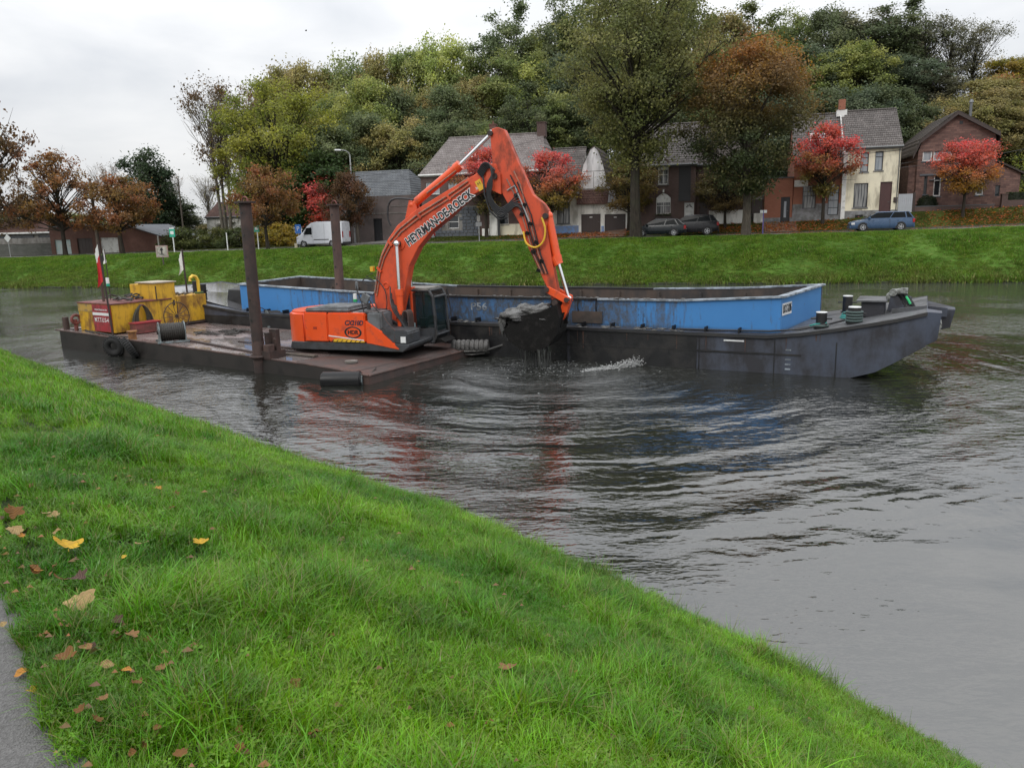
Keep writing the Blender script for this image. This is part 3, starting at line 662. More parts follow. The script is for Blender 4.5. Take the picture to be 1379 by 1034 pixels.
for i, (x, tp, w, q, c, lb) in enumerate([(0,285,80,34,DARK,'dark bush at the left edge behind the tiled house'), (55,290,70,40,GREEN,'green tree top behind the low chestnut leaves at the left'), (110,285,70,44,YG,'yellowish tree behind the brick garage roof'),
        (250,290,60,56,GREY,'grey green tree far behind the left hedge'), (290,300,60,52,OLIVE,'olive tree far behind the middle of the hedge'), (190,285,50,56,GREEN,'green tree far behind the white garage door'), (320,292,60,46,GREY,'grey green tree left of the orange chestnut')]):
    tree_px('far_tree', 'wood%d' % (i%3), x, tp, w, q, c, lb, 'trees beyond the left end of the street')
tree_px('ash_tree', 'ash', 383, 104, 172, 30, (0.27,0.29,0.045), 'large yellow green tree left of the wooded hill, above the white van')
tree_px('ash_tree', 'dark_broad', 430, 205, 100, 27, (0.05,0.085,0.022), 'lower green tree under the large yellow green one', rz=2)
tree_px('ash_tree', 'dark_broad', 378, 225, 90, 29, (0.035,0.055,0.020), 'dark green tree under the left of the large yellow green one', rz=4)
tree_px('leaning_tree', 'leaning', 305, 100, 105, 36, (0.15,0.10,0.045), 'tall grey leaning tree, nearly leafless, at the left edge of the wood', rz=0.2)
# the wood on the hill: top row, middle rows, undergrowth
FG = 'trees of the wooded hill behind the houses'
CN = {id(GREEN):'green', id(DARK):'dark green', id(LIGHT):'light green', id(OLIVE):'olive', id(YEL):'golden', id(YG):'yellow green', id(ORG):'orange', id(BRN):'brown', id(GREY):'grey green', id(BLUEG):'bluish green'}
def landmark(x):
    for lim, s in ((420,'behind the large yellow green tree'),(480,'above the white van'),(560,'above the slate roofed building'),(610,'above the tiled house gable'),(665,'above the excavator boom tip'),(735,'above the tiled house'),(790,'above the white gabled house'),(930,'behind the tall lime tree'),(1010,'behind the broad autumn tree'),(1080,'right of the broad autumn tree'),(1140,'above the red topped maple'),(1215,'above the cream house'),(1290,'left of the villa chimney'),(1500,'right of the villa chimney')):
        if x < lim: return s
rows = [('skyline of the wood', 52, [(340,112,70,BRN,'thin0'),(388,92,80,OLIVE,'wood1'),(432,84,80,OLIVE,'wood0'),(482,68,84,GREEN,'wood2'),(525,74,70,OLIVE,'wood1'),(565,62,80,GREEN,'wood0'),(604,40,84,LIGHT,'wood2'),(645,56,60,GREEN,'woodtall1'),
          (692,2,80,DARK,'woodtall0'),(728,44,70,LIGHT,'wood1'),(762,-8,70,DARK,'woodtall1'),(800,-20,80,GREEN,'woodtall0'),(845,-30,80,GREEN,'wood2'),(905,-12,90,GREEN,'wood1'),(962,16,80,OLIVE,'wood0'),(1012,4,80,GREEN,'woodtall0'),(1058,14,70,GREEN,'wood2'),
          (1104,12,80,DARK,'wood1'),(1150,10,80,GREY,'woodtall1'),(1192,-2,86,DARK,'woodtall0'),(1228,22,70,GREY,'thin1'),(1262,26,70,GREY,'thin0'),(1292,34,64,GREY,'thin1'),(1345,78,90,YEL,'wood0'),(1385,70,70,OLIVE,'wood1')]),
        ('middle of the wood', 42, [(470,122,84,GREEN,'wood0'),(508,108,84,LIGHT,'wood1'),(545,120,86,DARK,'wood0'),(572,108,76,OLIVE,'wood2'),(612,116,76,DARK,'wood1'),(655,104,80,OLIVE,'wood0'),(700,62,80,GREEN,'woodtall1'),(735,84,84,LIGHT,'wood2'),(775,70,90,BLUEG,'wood0'),
          (815,64,84,DARK,'woodtall0'),(870,60,90,GREEN,'wood1'),(925,56,90,OLIVE,'wood2'),(975,62,80,GREEN,'wood0'),(1040,52,90,GREEN,'wood2'),(1088,62,86,BLUEG,'wood0'),(1132,60,90,LIGHT,'wood1'),(1172,78,90,DARK,'wood0'),(1215,72,76,BLUEG,'woodtall0'),(1250,92,60,GREY,'woodtall1'),(1318,106,96,OLIVE,'wood1'),(1362,98,96,ORG,'wood2')]),
        ('lower edge of the wood', 32, [(455,170,80,DARK,'wood1'),(497,150,84,DARK,'wood0'),(540,158,86,OLIVE,'wood2'),(585,168,86,DARK,'wood1'),(630,160,84,DARK,'wood0'),(672,158,80,GREEN,'wood2'),(712,112,70,DARK,'woodtall0'),(752,122,74,GREEN,'woodtall1'),(790,118,76,DARK,'woodtall0'),
          (850,130,90,GREEN,'wood0'),(900,128,90,DARK,'wood1'),(960,136,80,GREEN,'wood2'),(1045,128,84,BLUEG,'wood1'),(1092,122,90,DARK,'wood0'),(1140,112,90,BLUEG,'wood2'),(1185,118,90,DARK,'wood1'),(1228,132,60,DARK,'woodtall1'),(1272,128,76,OLIVE,'wood2'),(1312,134,80,OLIVE,'wood0'),(1352,146,84,OLIVE,'wood1'),(1392,150,80,OLIVE,'wood0')])]
for rn, q, L in rows:
    for i, (x, tp, w, c, key) in enumerate(L):
        jit = _rt.uniform(0.85, 1.15); cc = dk(c, jit*(1.5 if x < 700 else 1.25))
        tree_px('wood_tree', key, x, tp, w*1.12, q+_rt.uniform(-2,3), cc, '%s tree in %s, %s' % (CN[id(c)], rn, landmark(x)), FG)
# DUPL: trees that read alike are told apart by their order from the left
_by = {}
for o in list(COL.objects):
    if o.get('group') == FG: _by.setdefault(o['label'], []).append(o)
for lb, L_ in _by.items():
    if len(L_) > 1:
        L_.sort(key=lambda o: o.location.x/o.location.y)
        for o, wd in zip(L_, ('left one', 'right one') if len(L_) == 2 else ('left one', 'middle one', 'right one', 'last one')): o['label'] = lb+', '+wd
for x, tp, w, q, c, lb in [(1364,212,74,24,YG,'yellow leaved shrub tree right of the brick villa'),(1330,262,50,22.5,GREEN,'green shrub against the villa annex')]:
    tree_px('shrub_tree', 'shrub_loose', x, tp, w, q, c, lb, cat='shrub')
for x, tp, w, q, c, lb in [(250,306,62,19,(0.09,0.11,0.03),'olive green shrub at the left end of the roadside hedge'),(285,307,60,19.4,(0.11,0.12,0.03),'olive shrub second from the left in the roadside hedge'),(318,306,56,19,(0.08,0.10,0.03),'green shrub just left of the dark spud'),
        (345,300,40,18.6,(0.20,0.17,0.03),'yellowish shrub behind the green and white sign post'),(374,299,56,18.6,(0.30,0.22,0.028),'bright yellow shrub beside the blue parking sign')]:
    tree_px('roadside_shrub', 'shrub', x, tp, w, q, c, lb, 'shrubs along the road', cat='shrub')
# undergrowth that reads as one dark mass below the trees
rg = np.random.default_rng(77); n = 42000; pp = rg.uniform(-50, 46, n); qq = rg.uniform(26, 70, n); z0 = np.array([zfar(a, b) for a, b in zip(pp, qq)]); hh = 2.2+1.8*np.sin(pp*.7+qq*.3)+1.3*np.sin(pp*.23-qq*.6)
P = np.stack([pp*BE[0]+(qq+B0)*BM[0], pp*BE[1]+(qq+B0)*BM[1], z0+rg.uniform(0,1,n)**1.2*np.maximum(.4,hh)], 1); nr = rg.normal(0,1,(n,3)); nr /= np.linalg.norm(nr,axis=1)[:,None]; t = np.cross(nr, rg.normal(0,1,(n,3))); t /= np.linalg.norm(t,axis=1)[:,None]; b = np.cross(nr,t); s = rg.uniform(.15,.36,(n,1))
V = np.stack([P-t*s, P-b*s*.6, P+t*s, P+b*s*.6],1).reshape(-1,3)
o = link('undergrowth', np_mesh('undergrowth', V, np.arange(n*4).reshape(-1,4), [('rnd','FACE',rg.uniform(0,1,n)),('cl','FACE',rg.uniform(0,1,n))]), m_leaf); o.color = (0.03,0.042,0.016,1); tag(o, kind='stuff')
# fallen leaves strewn on verge, road edge and bank below the street trees
n = 6500; mu = rg.integers(0, 7, n); cx = np.array([p_ for p_ in (-15.2,0.3,8.1,18.6,22,-10.5,4.7)])[mu]; pp = cx+rg.normal(0,2.0,n); qq = np.clip(rg.normal(16.6,1.0,n), 14.6, 19); 
P = np.array([[*bank(a,b_)[:2], zfar(a,b_)+0.12+(0.03 if b_ > 15.5 else -0.09)] for a,b_ in zip(pp,qq)]); nr = rg.normal(0,.35,(n,3))+[0,0,1]; nr /= np.linalg.norm(nr,axis=1)[:,None]; t = np.cross(nr, rg.normal(0,1,(n,3))); t /= np.linalg.norm(t,axis=1)[:,None]; b = np.cross(nr,t); s = rg.uniform(.05,.11,(n,1))
V = np.stack([P-t*s, P-b*s*.7, P+t*s, P+b*s*.7],1).reshape(-1,3)
o = link('leaf_litter', np_mesh('leaf_litter', V, np.arange(n*4).reshape(-1,4), [('rnd','FACE',rg.uniform(0,1,n)),('cl','FACE',rg.uniform(0,1,n))]), m_leaf); o.color = (0.38,0.13,0.03,1); tag(o, kind='stuff')
# ------------------------------------------------------------------ buildings
def roof_mat(name, c1, c2, dark, tw=0.24, th=0.30):
    k = NT(name); tcn = k.new('ShaderNodeTexCoord'); sp = k.new('ShaderNodeSeparateXYZ'); k.l.new(tcn.outputs['Object'], sp.inputs[0])
    cb = k.new('ShaderNodeCombineXYZ'); k.l.new(sp.outputs[0], cb.inputs[0]); k.l.new(sp.outputs[2], cb.inputs[1])
    b = k.new('ShaderNodeTexBrick'); k.l.new(cb.outputs[0], b.inputs['Vector']); b.inputs['Brick Width'].default_value = tw; b.inputs['Row Height'].default_value = th*0.65; b.inputs['Mortar Size'].default_value = 0.012; b.inputs['Scale'].default_value = 1
    k.put(b.inputs['Color1'], c1); k.put(b.inputs['Color2'], c2); k.put(b.inputs['Mortar'], dark)
    n = k.noise(k.coord('Object'), 0.7, 5, 0.65); c = k.mix(k.mr(n, .4, .7, 0, .7), b.outputs['Color'], dark)
    w = k.new('ShaderNodeTexWave', wave_type='BANDS', bands_direction='X'); k.l.new(tcn.outputs['Object'], w.inputs['Vector']); w.inputs['Scale'].default_value = 1/tw/3.14159*0.5*3.14
    c = k.mix(0.35, c, k.mix(w.outputs['Fac'], (0.35,0.35,0.35), (1.25,1.25,1.25)), 'MULTIPLY')
    return k.fin(c, 0.75, k.bump(w.outputs['Fac'], 0.8, 0.05), spec=0.3)
m_tile_g = roof_mat('grey_roof_tiles', (0.13,0.115,0.11), (0.20,0.18,0.17), (0.055,0.05,0.045))
m_tile_pale = roof_mat('pale_roof_tiles', (0.24,0.215,0.205), (0.32,0.29,0.28), (0.11,0.09,0.085))
m_tile_d = roof_mat('dark_roof_tiles', (0.075,0.062,0.055), (0.11,0.09,0.08), (0.03,0.026,0.022))
m_tile_r = roof_mat('brown_red_tiles', (0.13,0.062,0.05), (0.16,0.09,0.07), (0.05,0.03,0.026))
m_slate = roof_mat('slates', (0.125,0.135,0.15), (0.17,0.18,0.19), (0.07,0.075,0.08), 0.3, 0.3)
m_br_dark = brick_mat('brick_dark', (0.105,0.062,0.055), (0.14,0.085,0.075), (0.12,0.10,0.09))
m_br_brown = brick_mat('brick_brown', (0.125,0.078,0.068), (0.165,0.10,0.088), (0.15,0.125,0.11))
m_br_red = brick_mat('brick_red', (0.15,0.060,0.045), (0.19,0.085,0.06), (0.16,0.12,0.10))
m_br_or = brick_mat('brick_orange', (0.33,0.125,0.075), (0.40,0.16,0.095), (0.24,0.14,0.10), dirtc=(0.30,0.11,0.07))
m_br_villa = brick_mat('brick_villa', (0.13,0.072,0.062), (0.28,0.16,0.13), (0.11,0.085,0.075), 0.42, 0.16)
m_cream = pm('cream_render', (0.80,0.74,0.57), 0.85, dirt=(0.34,0.30,0.22), da=0.22, ds=1.2, streak=.3, sc=1)
m_white = pm('white_render', (0.80,0.79,0.74), 0.85, dirt=(0.36,0.35,0.31), da=0.25, ds=1.2, streak=.3, sc=1)
m_whiteg = pm('white_gable', (0.82,0.82,0.83), 0.8, dirt=(0.30,0.30,0.31), da=0.35, ds=1.0, streak=.25, sc=1)
m_whitepaint = pm('white_paint', (0.72,0.72,0.70), 0.4, dirt=(0.4,0.39,0.36), da=0.2)
m_greybrown = pm('grey_brown_render', (0.125,0.098,0.092), 0.9, dirt=(0.08,0.065,0.06), da=0.3, ds=.8, sc=.6)
m_plinth = pm('grey_plinth', (0.25,0.25,0.26), 0.85, dirt=(0.12,0.12,0.11), da=0.35, ds=2)
m_blueplinth = pm('blue_plinth', (0.20,0.33,0.62), 0.7, dirt=(0.25,0.28,0.34), da=0.3)
m_darkwood = pm('dark_brown_paint', (0.045,0.030,0.026), 0.5); m_black = pm('black_paint', (0.018,0.018,0.020), 0.4)
m_redwood = pm('dark_red_door_paint', (0.075,0.032,0.030), 0.5); m_greyframe = pm('anthracite_frame', (0.04,0.042,0.045), 0.4)
m_conc = pm('concrete', (0.24,0.23,0.215), 0.9, dirt=(0.11,0.10,0.085), da=0.45, ds=2, streak=.4)
m_zinc = pm('zinc_gutter', (0.16,0.165,0.17), 0.5, 0.6); m_teal = pm('pale_teal_paint', (0.38,0.50,0.50), 0.5, dirt=(0.5,0.52,0.5), da=.4)
m_lead = pm('lead_flashing', (0.10,0.11,0.125), 0.6)
def glass_mat(name, base, curtain=None, cz=0.0):
    k = NT(name); n = k.noise(k.coord('Object'), 1.2, 3); c = k.mix(n, dk(base,.6), dk(base,1.5))
    if curtain:
        w = k.noise(k.coord('Object', (9,9,.4)), 1.0, 2); c = k.mix(k.mr(w, .42, .55, 0, .85), c, curtain)
    k.fin(c, 0.06, k.bump(k.noise(k.coord('Object'), 1.5, 1), 0.05, 0.1)); k.b.inputs['IOR'].default_value = 1.6; return k.m
m_glass = glass_mat('window_glass', (0.020,0.024,0.028)); m_glass_c = glass_mat('curtained_glass', (0.05,0.055,0.06), (0.30,0.30,0.29)); m_glass_b = glass_mat('blinds_glass', (0.20,0.23,0.26), (0.34,0.36,0.38))

def cells(mb, x0, x1, z0, z1, y0, y1, op):
    X = sorted({x0, x1, *[v for o in op for v in o[:2] if x0 < v < x1]}); Z = sorted({z0, z1, *[v for o in op for v in o[2:4] if z0 < v < z1]})
    for a, b in zip(X[:-1], X[1:]):
        run = None
        for c, d in list(zip(Z[:-1], Z[1:]))+[(None,None)]:
            solid = c is not None and not any(o[0] <= (a+b)/2 <= o[1] and o[2] <= (c+d)/2 <= o[3] for o in op)
            if solid: run = (run[0] if run else c, d)
            elif run: mb.box(a, b, y0, y1, run[0], run[1]); run = None
            if c is None: break
def window(T, xa, xb, za, zb, fm=None, nx=1, nz=0, glass=None, sill=True, y=0.0, fw=0.07, chamfer=0, smat=None, label=None, zbars=None):
    fm = fm or m_whitepaint; f = MB(); y0, y1 = y+0.10, y+0.16
    e = 0.002
    f.box(xa+e, xa+fw, y0, y1, za+e, zb-e); f.box(xb-fw, xb-e, y0, y1, za+e, zb-e); f.box(xa+fw, xb-fw, y0, y1, za+e, za+fw); f.box(xa+fw, xb-fw, y0, y1, zb-fw, zb-e)
    for i in range(1, nx): xx = xa+(xb-xa)*i/nx; f.box(xx-fw*.45, xx+fw*.45, y0-0.004, y1-.01, za+fw, zb-fw)
    zl = zbars if zbars is not None else [i/(nz+1) for i in range(1, nz+1)]
    for t in zl: zz = za+(zb-za)*t; f.box(xa+fw, xb-fw, y0+.003, y1-.012, zz-fw*.4, zz+fw*.4)
    if chamfer:
        c = chamfer; f.prism([(xa+e,zb-e),(xa+c,zb-e),(xa+e,zb-c*1.5)], y0-.02, y1+.01); f.prism([(xb-e,zb-e),(xb-e,zb-c*1.5),(xb-c,zb-e)], y0-.02, y1+.01)
    w = f.build('window', fm, T)
    if label: w['label'] = label
    MB().box(xa+.02, xb-.02, y1-.035, y1-.025, za+.02, zb-.02).build('pane', glass or m_glass, w)
    if sill: MB().box(xa-.08, xb+.08, y-.07, y+.10, za-.09, za-.003).build('sill', smat or m_plinth, w)
    return w
def door(T, xa, xb, za, zb, mat, y=0.0, panels=0, glass=None, chamfer=0, label=None, slot=None, fm=None):
    f = MB().box(xa+.003, xb-.003, y+.12, y+.18, za, zb-.003)
    f.box(xa+.003, xa+.06, y+.07, y+.12, za, zb-.003); f.box(xb-.06, xb-.003, y+.07, y+.12, za, zb-.003); f.box(xa+.06, xb-.06, y+.07, y+.12, zb-.06, zb-.003)
    if chamfer: c = chamfer; f.prism([(xa+.003,zb-.003),(xa+c,zb-.003),(xa+.003,zb-c*1.6)], y+.03, y+.11); f.prism([(xb-.003,zb-.003),(xb-.003,zb-c*1.6),(xb-c,zb-.003)], y+.03, y+.11)
    if panels:
        for i in range(panels):
            a = xa+.08+(xb-xa-.16)*i/panels; b_ = xa+.08+(xb-xa-.16)*(i+1)/panels; f.box(a+.012, b_-.012, y+.105, y+.12, za+.05, zb-.08)
    d = f.build('door', mat, T)
    if label: d['label'] = label
    if glass: MB().box(*glass, y+.10, y+.118, *slot).build('pane', m_glass_b if mat is m_black else m_glass, d)
    MB().cyl((xb-.14, y+.04, za+1.0), (xb-.14, y+.12, za+1.0), .018, n=6).cyl((xb-.14, y+.05, za+1.0), (xb-.26, y+.05, za+1.0), .014, n=6).build('handle', m_zinc, d)
    return d
def roof_slope(mb, x0, x1, y0, z0, y1, z1, h0=0, h1=0, rows=None, th=0.10):
    """tile courses from the eave (y0,z0) to the ridge (y1,z1), every course lapping the one below"""
    L = math.hypot(y1-y0, z1-z0); rows = rows or max(4, int(L/0.30)); ny, nz_ = -(z1-z0)/L, (y1-y0)/L
    if ny*(1 if y1 > y0 else -1) > 0: pass
    for k in range(rows):
        a, b = k/rows, min(1, (k+1.15)/rows); V = []
        for t, lift in ((a, 0.045), (b, 0.0)):
            xa, xb = x0+h0*t, x1-h1*t; yy = y0+(y1-y0)*t; zz = z0+(z1-z0)*t
            V.append((xa, xb, yy, zz, lift))
        (xa,xb,ya,za,la),(xc,xd,yb,zb_,lb) = V
        mb.hexa([(xa,ya,za-th*.4),(xb,ya,za-th*.4),(xd,yb,zb_-th*.4),(xc,yb,zb_-th*.4),(xa,ya,za+la),(xb,ya,za+la),(xd,yb,zb_+lb),(xc,yb,zb_+lb)])
def roof(T, x0, x1, y0, y1, ze, zr, mat, hl=0, hr=0, oh=0.25, over=0.12, gutter=True):
    ym = (y0+y1)/2; sl = (zr-ze)/(ym-y0); m = MB()
    roof_slope(m, x0-over, x1+over, y0-oh, ze-oh*sl, ym, zr, hl, hr); roof_slope(m, x0-over, x1+over, y1+oh, ze-oh*sl, ym, zr, hl, hr)
    r = m.build('roof', mat, T)
    MB().cyl((x0-over+hl, ym, zr+.03), (x1+over-hr, ym, zr+.03), .10, n=6).build('ridge', mat, r)
    g = MB()
    if hl: g.add([(x0-over, y0-oh, ze-oh*sl), (x0-over, y1+oh, ze-oh*sl), (x0-over+hl, ym, zr)], [(0,1,2)])
    if hr: g.add([(x1+over, y0-oh, ze-oh*sl), (x1+over, y1+oh, ze-oh*sl), (x1+over-hr, ym, zr)], [(0,1,2)])
    if g.v: g.build('hip_end', mat, r, fixn=False)
    if gutter: MB().cyl((x0-over, y0-oh-.07, ze-oh*sl-.03), (x1+over, y0-oh-.07, ze-oh*sl-.03), .075, n=8).box(x0, x1, y0-oh*.9, y0-.003, ze-oh*sl-.16, ze-oh*sl-.08).build('gutter', m_whitepaint if gutter == 'white' else m_zinc, r)
    return r
def chimney(T, x, y, z0, z1, w=0.55, mat=None, parent=None, pots=1):
    c = MB().box(x-w/2, x+w/2, y-w/2, y+w/2, z0, z1).box(x-w/2-.05, x+w/2+.05, y-w/2-.05, y+w/2+.05, z1, z1+.09)
    for i in range(pots): c.cyl((x+(i-(pots-1)/2)*.3, y, z1+.09), (x+(i-(pots-1)/2)*.3, y, z1+.4), .09, .08, 8)
    return c.build('chimney', mat or m_br_brown, parent or T)
def house(name, label, p0, p1, q, z0, ze, zr, depth, wall, roofm, ops=(), plinth=None, hl=0, hr=0, cat='house', gutter=True, zb=-1.0, group=None):
    """row house: x = 0 at p0 along the street, y = 0 at the street front, heights above z0"""
    T = thing(name, label, cat, bank(p0, q, z0), BROT, group); W = p1-p0; E = ze-z0; RZ = zr-z0 if zr else None
    op = [(a-p0, b-p0, c-z0, d-z0) for a,b,c,d in ops]
    m = MB(); cells(m, 0, W, zb, E, 0, .28, op)
    m.box(0, .28, .28, depth-.28, zb, E); m.box(W-.28, W, .28, depth-.28, zb, E); m.box(0, W, depth-.28, depth, zb, E)
    if RZ:
        for xx in (0.0, W-.28):
            if (xx == 0 and hl) or (xx > 0 and hr): continue
            m.prism([(.02,E),(depth-.02,E),(depth/2,RZ-.06)], xx, xx+.28, 'x')
    m.build('wall', wall, T)
    if plinth:
        h, pmt = plinth; g = MB(); cells(g, -.02, W+.02, zb+.01, h, -.045, -.003, op); g.build('plinth', pmt, T)
    # dark backing sheet stands in for the unlit room behind the openings
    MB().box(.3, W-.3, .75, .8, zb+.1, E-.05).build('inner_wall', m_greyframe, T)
    rf = roof(T, 0, W, 0, depth, E, RZ, roofm, hl, hr, gutter=gutter) if RZ else None
    return T, rf
def PZ(L, q): return [HQ(x, y, q) for x, y in L]
def rect(x0, x1, y0, y1, q):
    """opening seen between these bearings in the wall q metres behind the waterline"""
    pa, za = HQ(x0, y1, q); pb, _ = HQ(x1, y1, q); _, zt = HQ((x0+x1)/2, y0, q); return (pa, pb, za, zt)

# --- cream house with dark red door
q = 18.5; p0, p1 = 9.75, 13.95; z0 = 3.9
W_ = [rect(1158,1169,205,232,q), rect(1177.5,1188.5,204,230,q), rect(1148.5,1167.5,247,280,q)]; D_ = rect(1183,1199,245,286.5,q); V_ = rect(1151,1162,289.5,293.5,q)
D_ = (D_[0], D_[1], 4.28, D_[3])
T, rf = house('cream_house', 'two storey cream rendered house with dark red front door and steep grey tiled roof', p0, p1, q, z0, 9.95, 13.1, 7.5, m_cream, m_tile_g, W_+[D_, V_], (0.75, m_plinth), zb=-1)
for i, w in enumerate(W_): window(T, w[0]-p0, w[1]-p0, w[2]-z0, w[3]-z0, m_greyframe, 1, 0, m_glass_b if i < 2 else m_glass_c, chamfer=.13 if i < 2 else .10, fw=.06, zbars=[.72] if i < 2 else [])
MB().box(W_[2][0]-p0+.05, W_[2][1]-p0-.05, .17, .19, W_[2][2]-z0+.03, W_[2][2]-z0+.62).build('curtain', pm('net_curtain', (0.6,0.62,0.63), .9), T)
door(T, D_[0]-p0, D_[1]-p0, D_[2]-z0, D_[3]-z0, m_redwood, panels=2, chamfer=.12)
MB().box(V_[0]-p0, V_[1]-p0, .05, .09, V_[2]-z0, V_[3]-z0).build('vent', m_black, T)
MB().box(D_[1]-p0+.16, D_[1]-p0+.46, -.12, -.003, 1.35, 1.75).build('letter_box', m_darkwood, T)
MB().cyl((p1-p0-.1,-.08,0.1),(p1-p0-.1,-.08,5.9),.045,n=8).build('downpipe', m_zinc, T)
# --- brick row house left of it, under the same roof line
q = 18.7; p0, p1 = 5.75, 9.75; z0 = 3.78
W_ = [rect(1080,1098,250,281.5,q), rect(1114,1128.5,250,290,q)]
T, rf = house('brick_row_house', 'red brown brick row house with grey plinth, tall dark windows and a white roof light', p0, p1, q, z0, 8.9, 13.0, 7.3, m_br_or, m_tile_g, W_, (1.55, m_plinth))
window(T, W_[0][0]-p0, W_[0][1]-p0, W_[0][2]-z0, W_[0][3]-z0, m_greyframe, 1, 0, m_glass_c, zbars=[.55,.75]); window(T, W_[1][0]-p0, W_[1][1]-p0, W_[1][2]-z0, W_[1][3]-z0, m_greyframe, 1, 0, m_glass_b, zbars=[.25,.5,.75])
MB().box(.05, 1.15, -.05, -.003, 3.0, 3.55).build('white_frieze', m_whitepaint, T); MB().box(1.9, 2.1, -.05, -.003, 2.7, 3.1).build('white_corbel', m_whitepaint, T); MB().box(3.1, 3.3, -.05, -.003, 2.7, 3.1).build('white_corbel', m_whitepaint, T)
MB().box(2.35, 2.62, -.1, -.003, 1.75, 1.95).build('letter_box', m_whitepaint, T)
s_ = Matrix.Rotation(math.atan2(13.0-8.9, 3.65), 3, 'X')
MB().cbox((1.9, 1.75, 7.15), (1.2, .85, .14), s_).build('roof_light', m_whitepaint, rf); MB().cbox((1.9, 1.72, 7.19), (.98, .66, .12), s_).build('roof_light_pane', m_glass_b, rf)
# party wall between the two, white with an orange chimney on top
wt = thing('party_wall', 'white party wall and orange brick chimney rising between brick row house and cream house', 'wall', bank(9.68, 18.6, 3.8), BROT)
MB().prism([(-.3,0),(3.5,0),(3.5,9.25),(-.3,5.5)], -.12, .2, 'x').build('coping', m_whitepaint, wt); MB().box(-.42,.42,3.25,3.75,8.9,9.45).build('chimney_base', m_whitepaint, wt); MB().box(-.26,.26,3.2,3.8,9.45,10.3).build('chimney', m_br_or, wt)
# --- orange brick block with black door
q = 18.6; p0, p1 = 3.42, 5.7; z0 = 3.75; D_ = rect(1050.5,1063.5,265.5,299,q); D_ = (D_[0], min(D_[1], p1-.18), 3.78, D_[3])
T, rf = house('orange_brick_annex', 'flat topped orange brick annex with narrow black front door', p0, p1, q, z0, 7.55, None, 6.5, m_br_or, m_slate, [D_], (0.5, m_plinth))
MB().box(-.05, p1-p0+.05, -.06, 6.5, 7.55-z0, 7.63-z0).build('coping', m_lead, T)
door(T, D_[0]-p0, D_[1]-p0, .05, D_[3]-z0, m_black, glass=(D_[0]-p0+.27, D_[0]-p0+.47), slot=(.5, 1.85))
# --- dark gateway and low white wall
g = thing('garden_gateway', 'dark brown garden gate with pale lintel and small white wall', 'gate', bank(1.85, 18.8, 3.75), BROT)
MB().box(.55,1.42,.1,.16,.35,2.05).build('gate_leaf', m_darkwood, g); MB().box(.5,1.5,0,.3,2.08,2.5).build('lintel', m_conc, g); MB().box(.72,1.5,-.35,-.1,-.5,.92).build('low_wall', m_white, g); MB().box(0,.5,-.02,.3,-.5,2.6).build('gate_pillar', m_br_dark, g)
MB().box(.03,.5,-.06,-.022,-.3,.9).build('step_door', m_black, g)
# --- long brown brick cottage with white plinth (behind the broad tree)
q = 18.8; p0, p1 = -2.35, 1.85; z0 = 3.75; D_ = rect(941.5,952.5,262,300,q); D_ = (D_[0], D_[1], 3.8, D_[3]); W_ = [rect(962,986,262,280,q)]
T, rf = house('brown_brick_house', 'dark brown brick house with white painted plinth, half hidden behind the broad autumn tree', p0, p1, q, z0, 9.2, 12.6, 7.5, m_br_dark, m_tile_d, [D_]+W_, None)
door(T, D_[0]-p0, D_[1]-p0, .05, D_[3]-z0, m_darkwood, panels=4); window(T, W_[0][0]-p0, W_[0][1]-p0, W_[0][2]-z0, W_[0][3]-z0, m_greyframe, 2, 0, m_glass)
MB().box(D_[1]-p0+.12, p1-p0, -.06, -.003, -.6, 1.25).build('plinth', m_white, T)
# --- dark brick house with arched white window
q = 18.6; p0, p1 = -7.35, -2.4; z0 = 3.7
WA = rect(883.5,903,266,288.5,q); WB = rect(886,900,222,249,q); D_ = rect(921,934,273,301,q); D_ = (D_[0], D_[1], 3.72, D_[3])
T, rf = house('dark_brick_house', 'dark brick house with white arched window, flower box and white panelled door', p0, p1, q, z0, 9.3, 12.9, 7.5, m_br_brown, m_tile_g, [WA, WB, D_], None)
for j, (a, b, c, d_) in enumerate((WA, WB)):
    a -= p0; b -= p0; c -= z0; d_ -= z0
    w = window(T, a, b, c, d_, m_whitepaint, 2, 1, m_glass_c, smat=m_conc)
    n = 8; arc = [(a+(b-a)*i/n, d_-.02-(0 if j else .05)+.42*math.sin(PI*i/n)) for i in range(n+1)]
    MB().prism(arc+[(b, d_-.45), (a, d_-.45)], -.03, .09).build('arch_panel', m_whitepaint, w)
    outer = [((a+b)/2+((a-b)/2-.16)*math.cos(PI*i/n), d_-.12+.68*math.sin(PI*i/n)) for i in range(n+1)]; inner = [((a+b)/2+((a-b)/2)*math.cos(PI*i/n), d_-.12+.50*math.sin(PI*i/n)) for i in range(n+1)]
    MB().prism(outer+inner[::-1], -.06, -.004).build('brick_arch', m_br_dark, w); MB().box((a+b)/2-.07,(a+b)/2+.07,-.09,-.061,d_+.42,d_+.68).build('keystone', m_whitepaint, w)
door(T, D_[0]-p0, D_[1]-p0, .02, D_[3]-z0, m_whitepaint, panels=2)
dc = (D_[0]+D_[1])/2-p0; fm = MB()
for i in range(5): g_ = PI*(i+.5)/5; fm.cyl((dc+.10*math.cos(g_), .10, D_[3]-z0-.42+.10*math.sin(g_)), (dc+.27*math.cos(g_), .10, D_[3]-z0-.42+.27*math.sin(g_)), .02, .05, 5)
fm.build('fan_light', m_black, T)
MB().box(4.02-.55, 4.5, -.02, -.003, 2.2, 5.2).build('dark_gap_panel', m_black, T)  # black panel painted in for the tall shadowed gap above the door
a, b, c, _ = WA; a -= p0; b -= p0; c -= z0
fb = thing('flower_box', 'flower box with dull red and green plants under the arched window', 'flower box', bank(WA[0]-.1, 18.6-.34, WA[2]-.42), BROT)
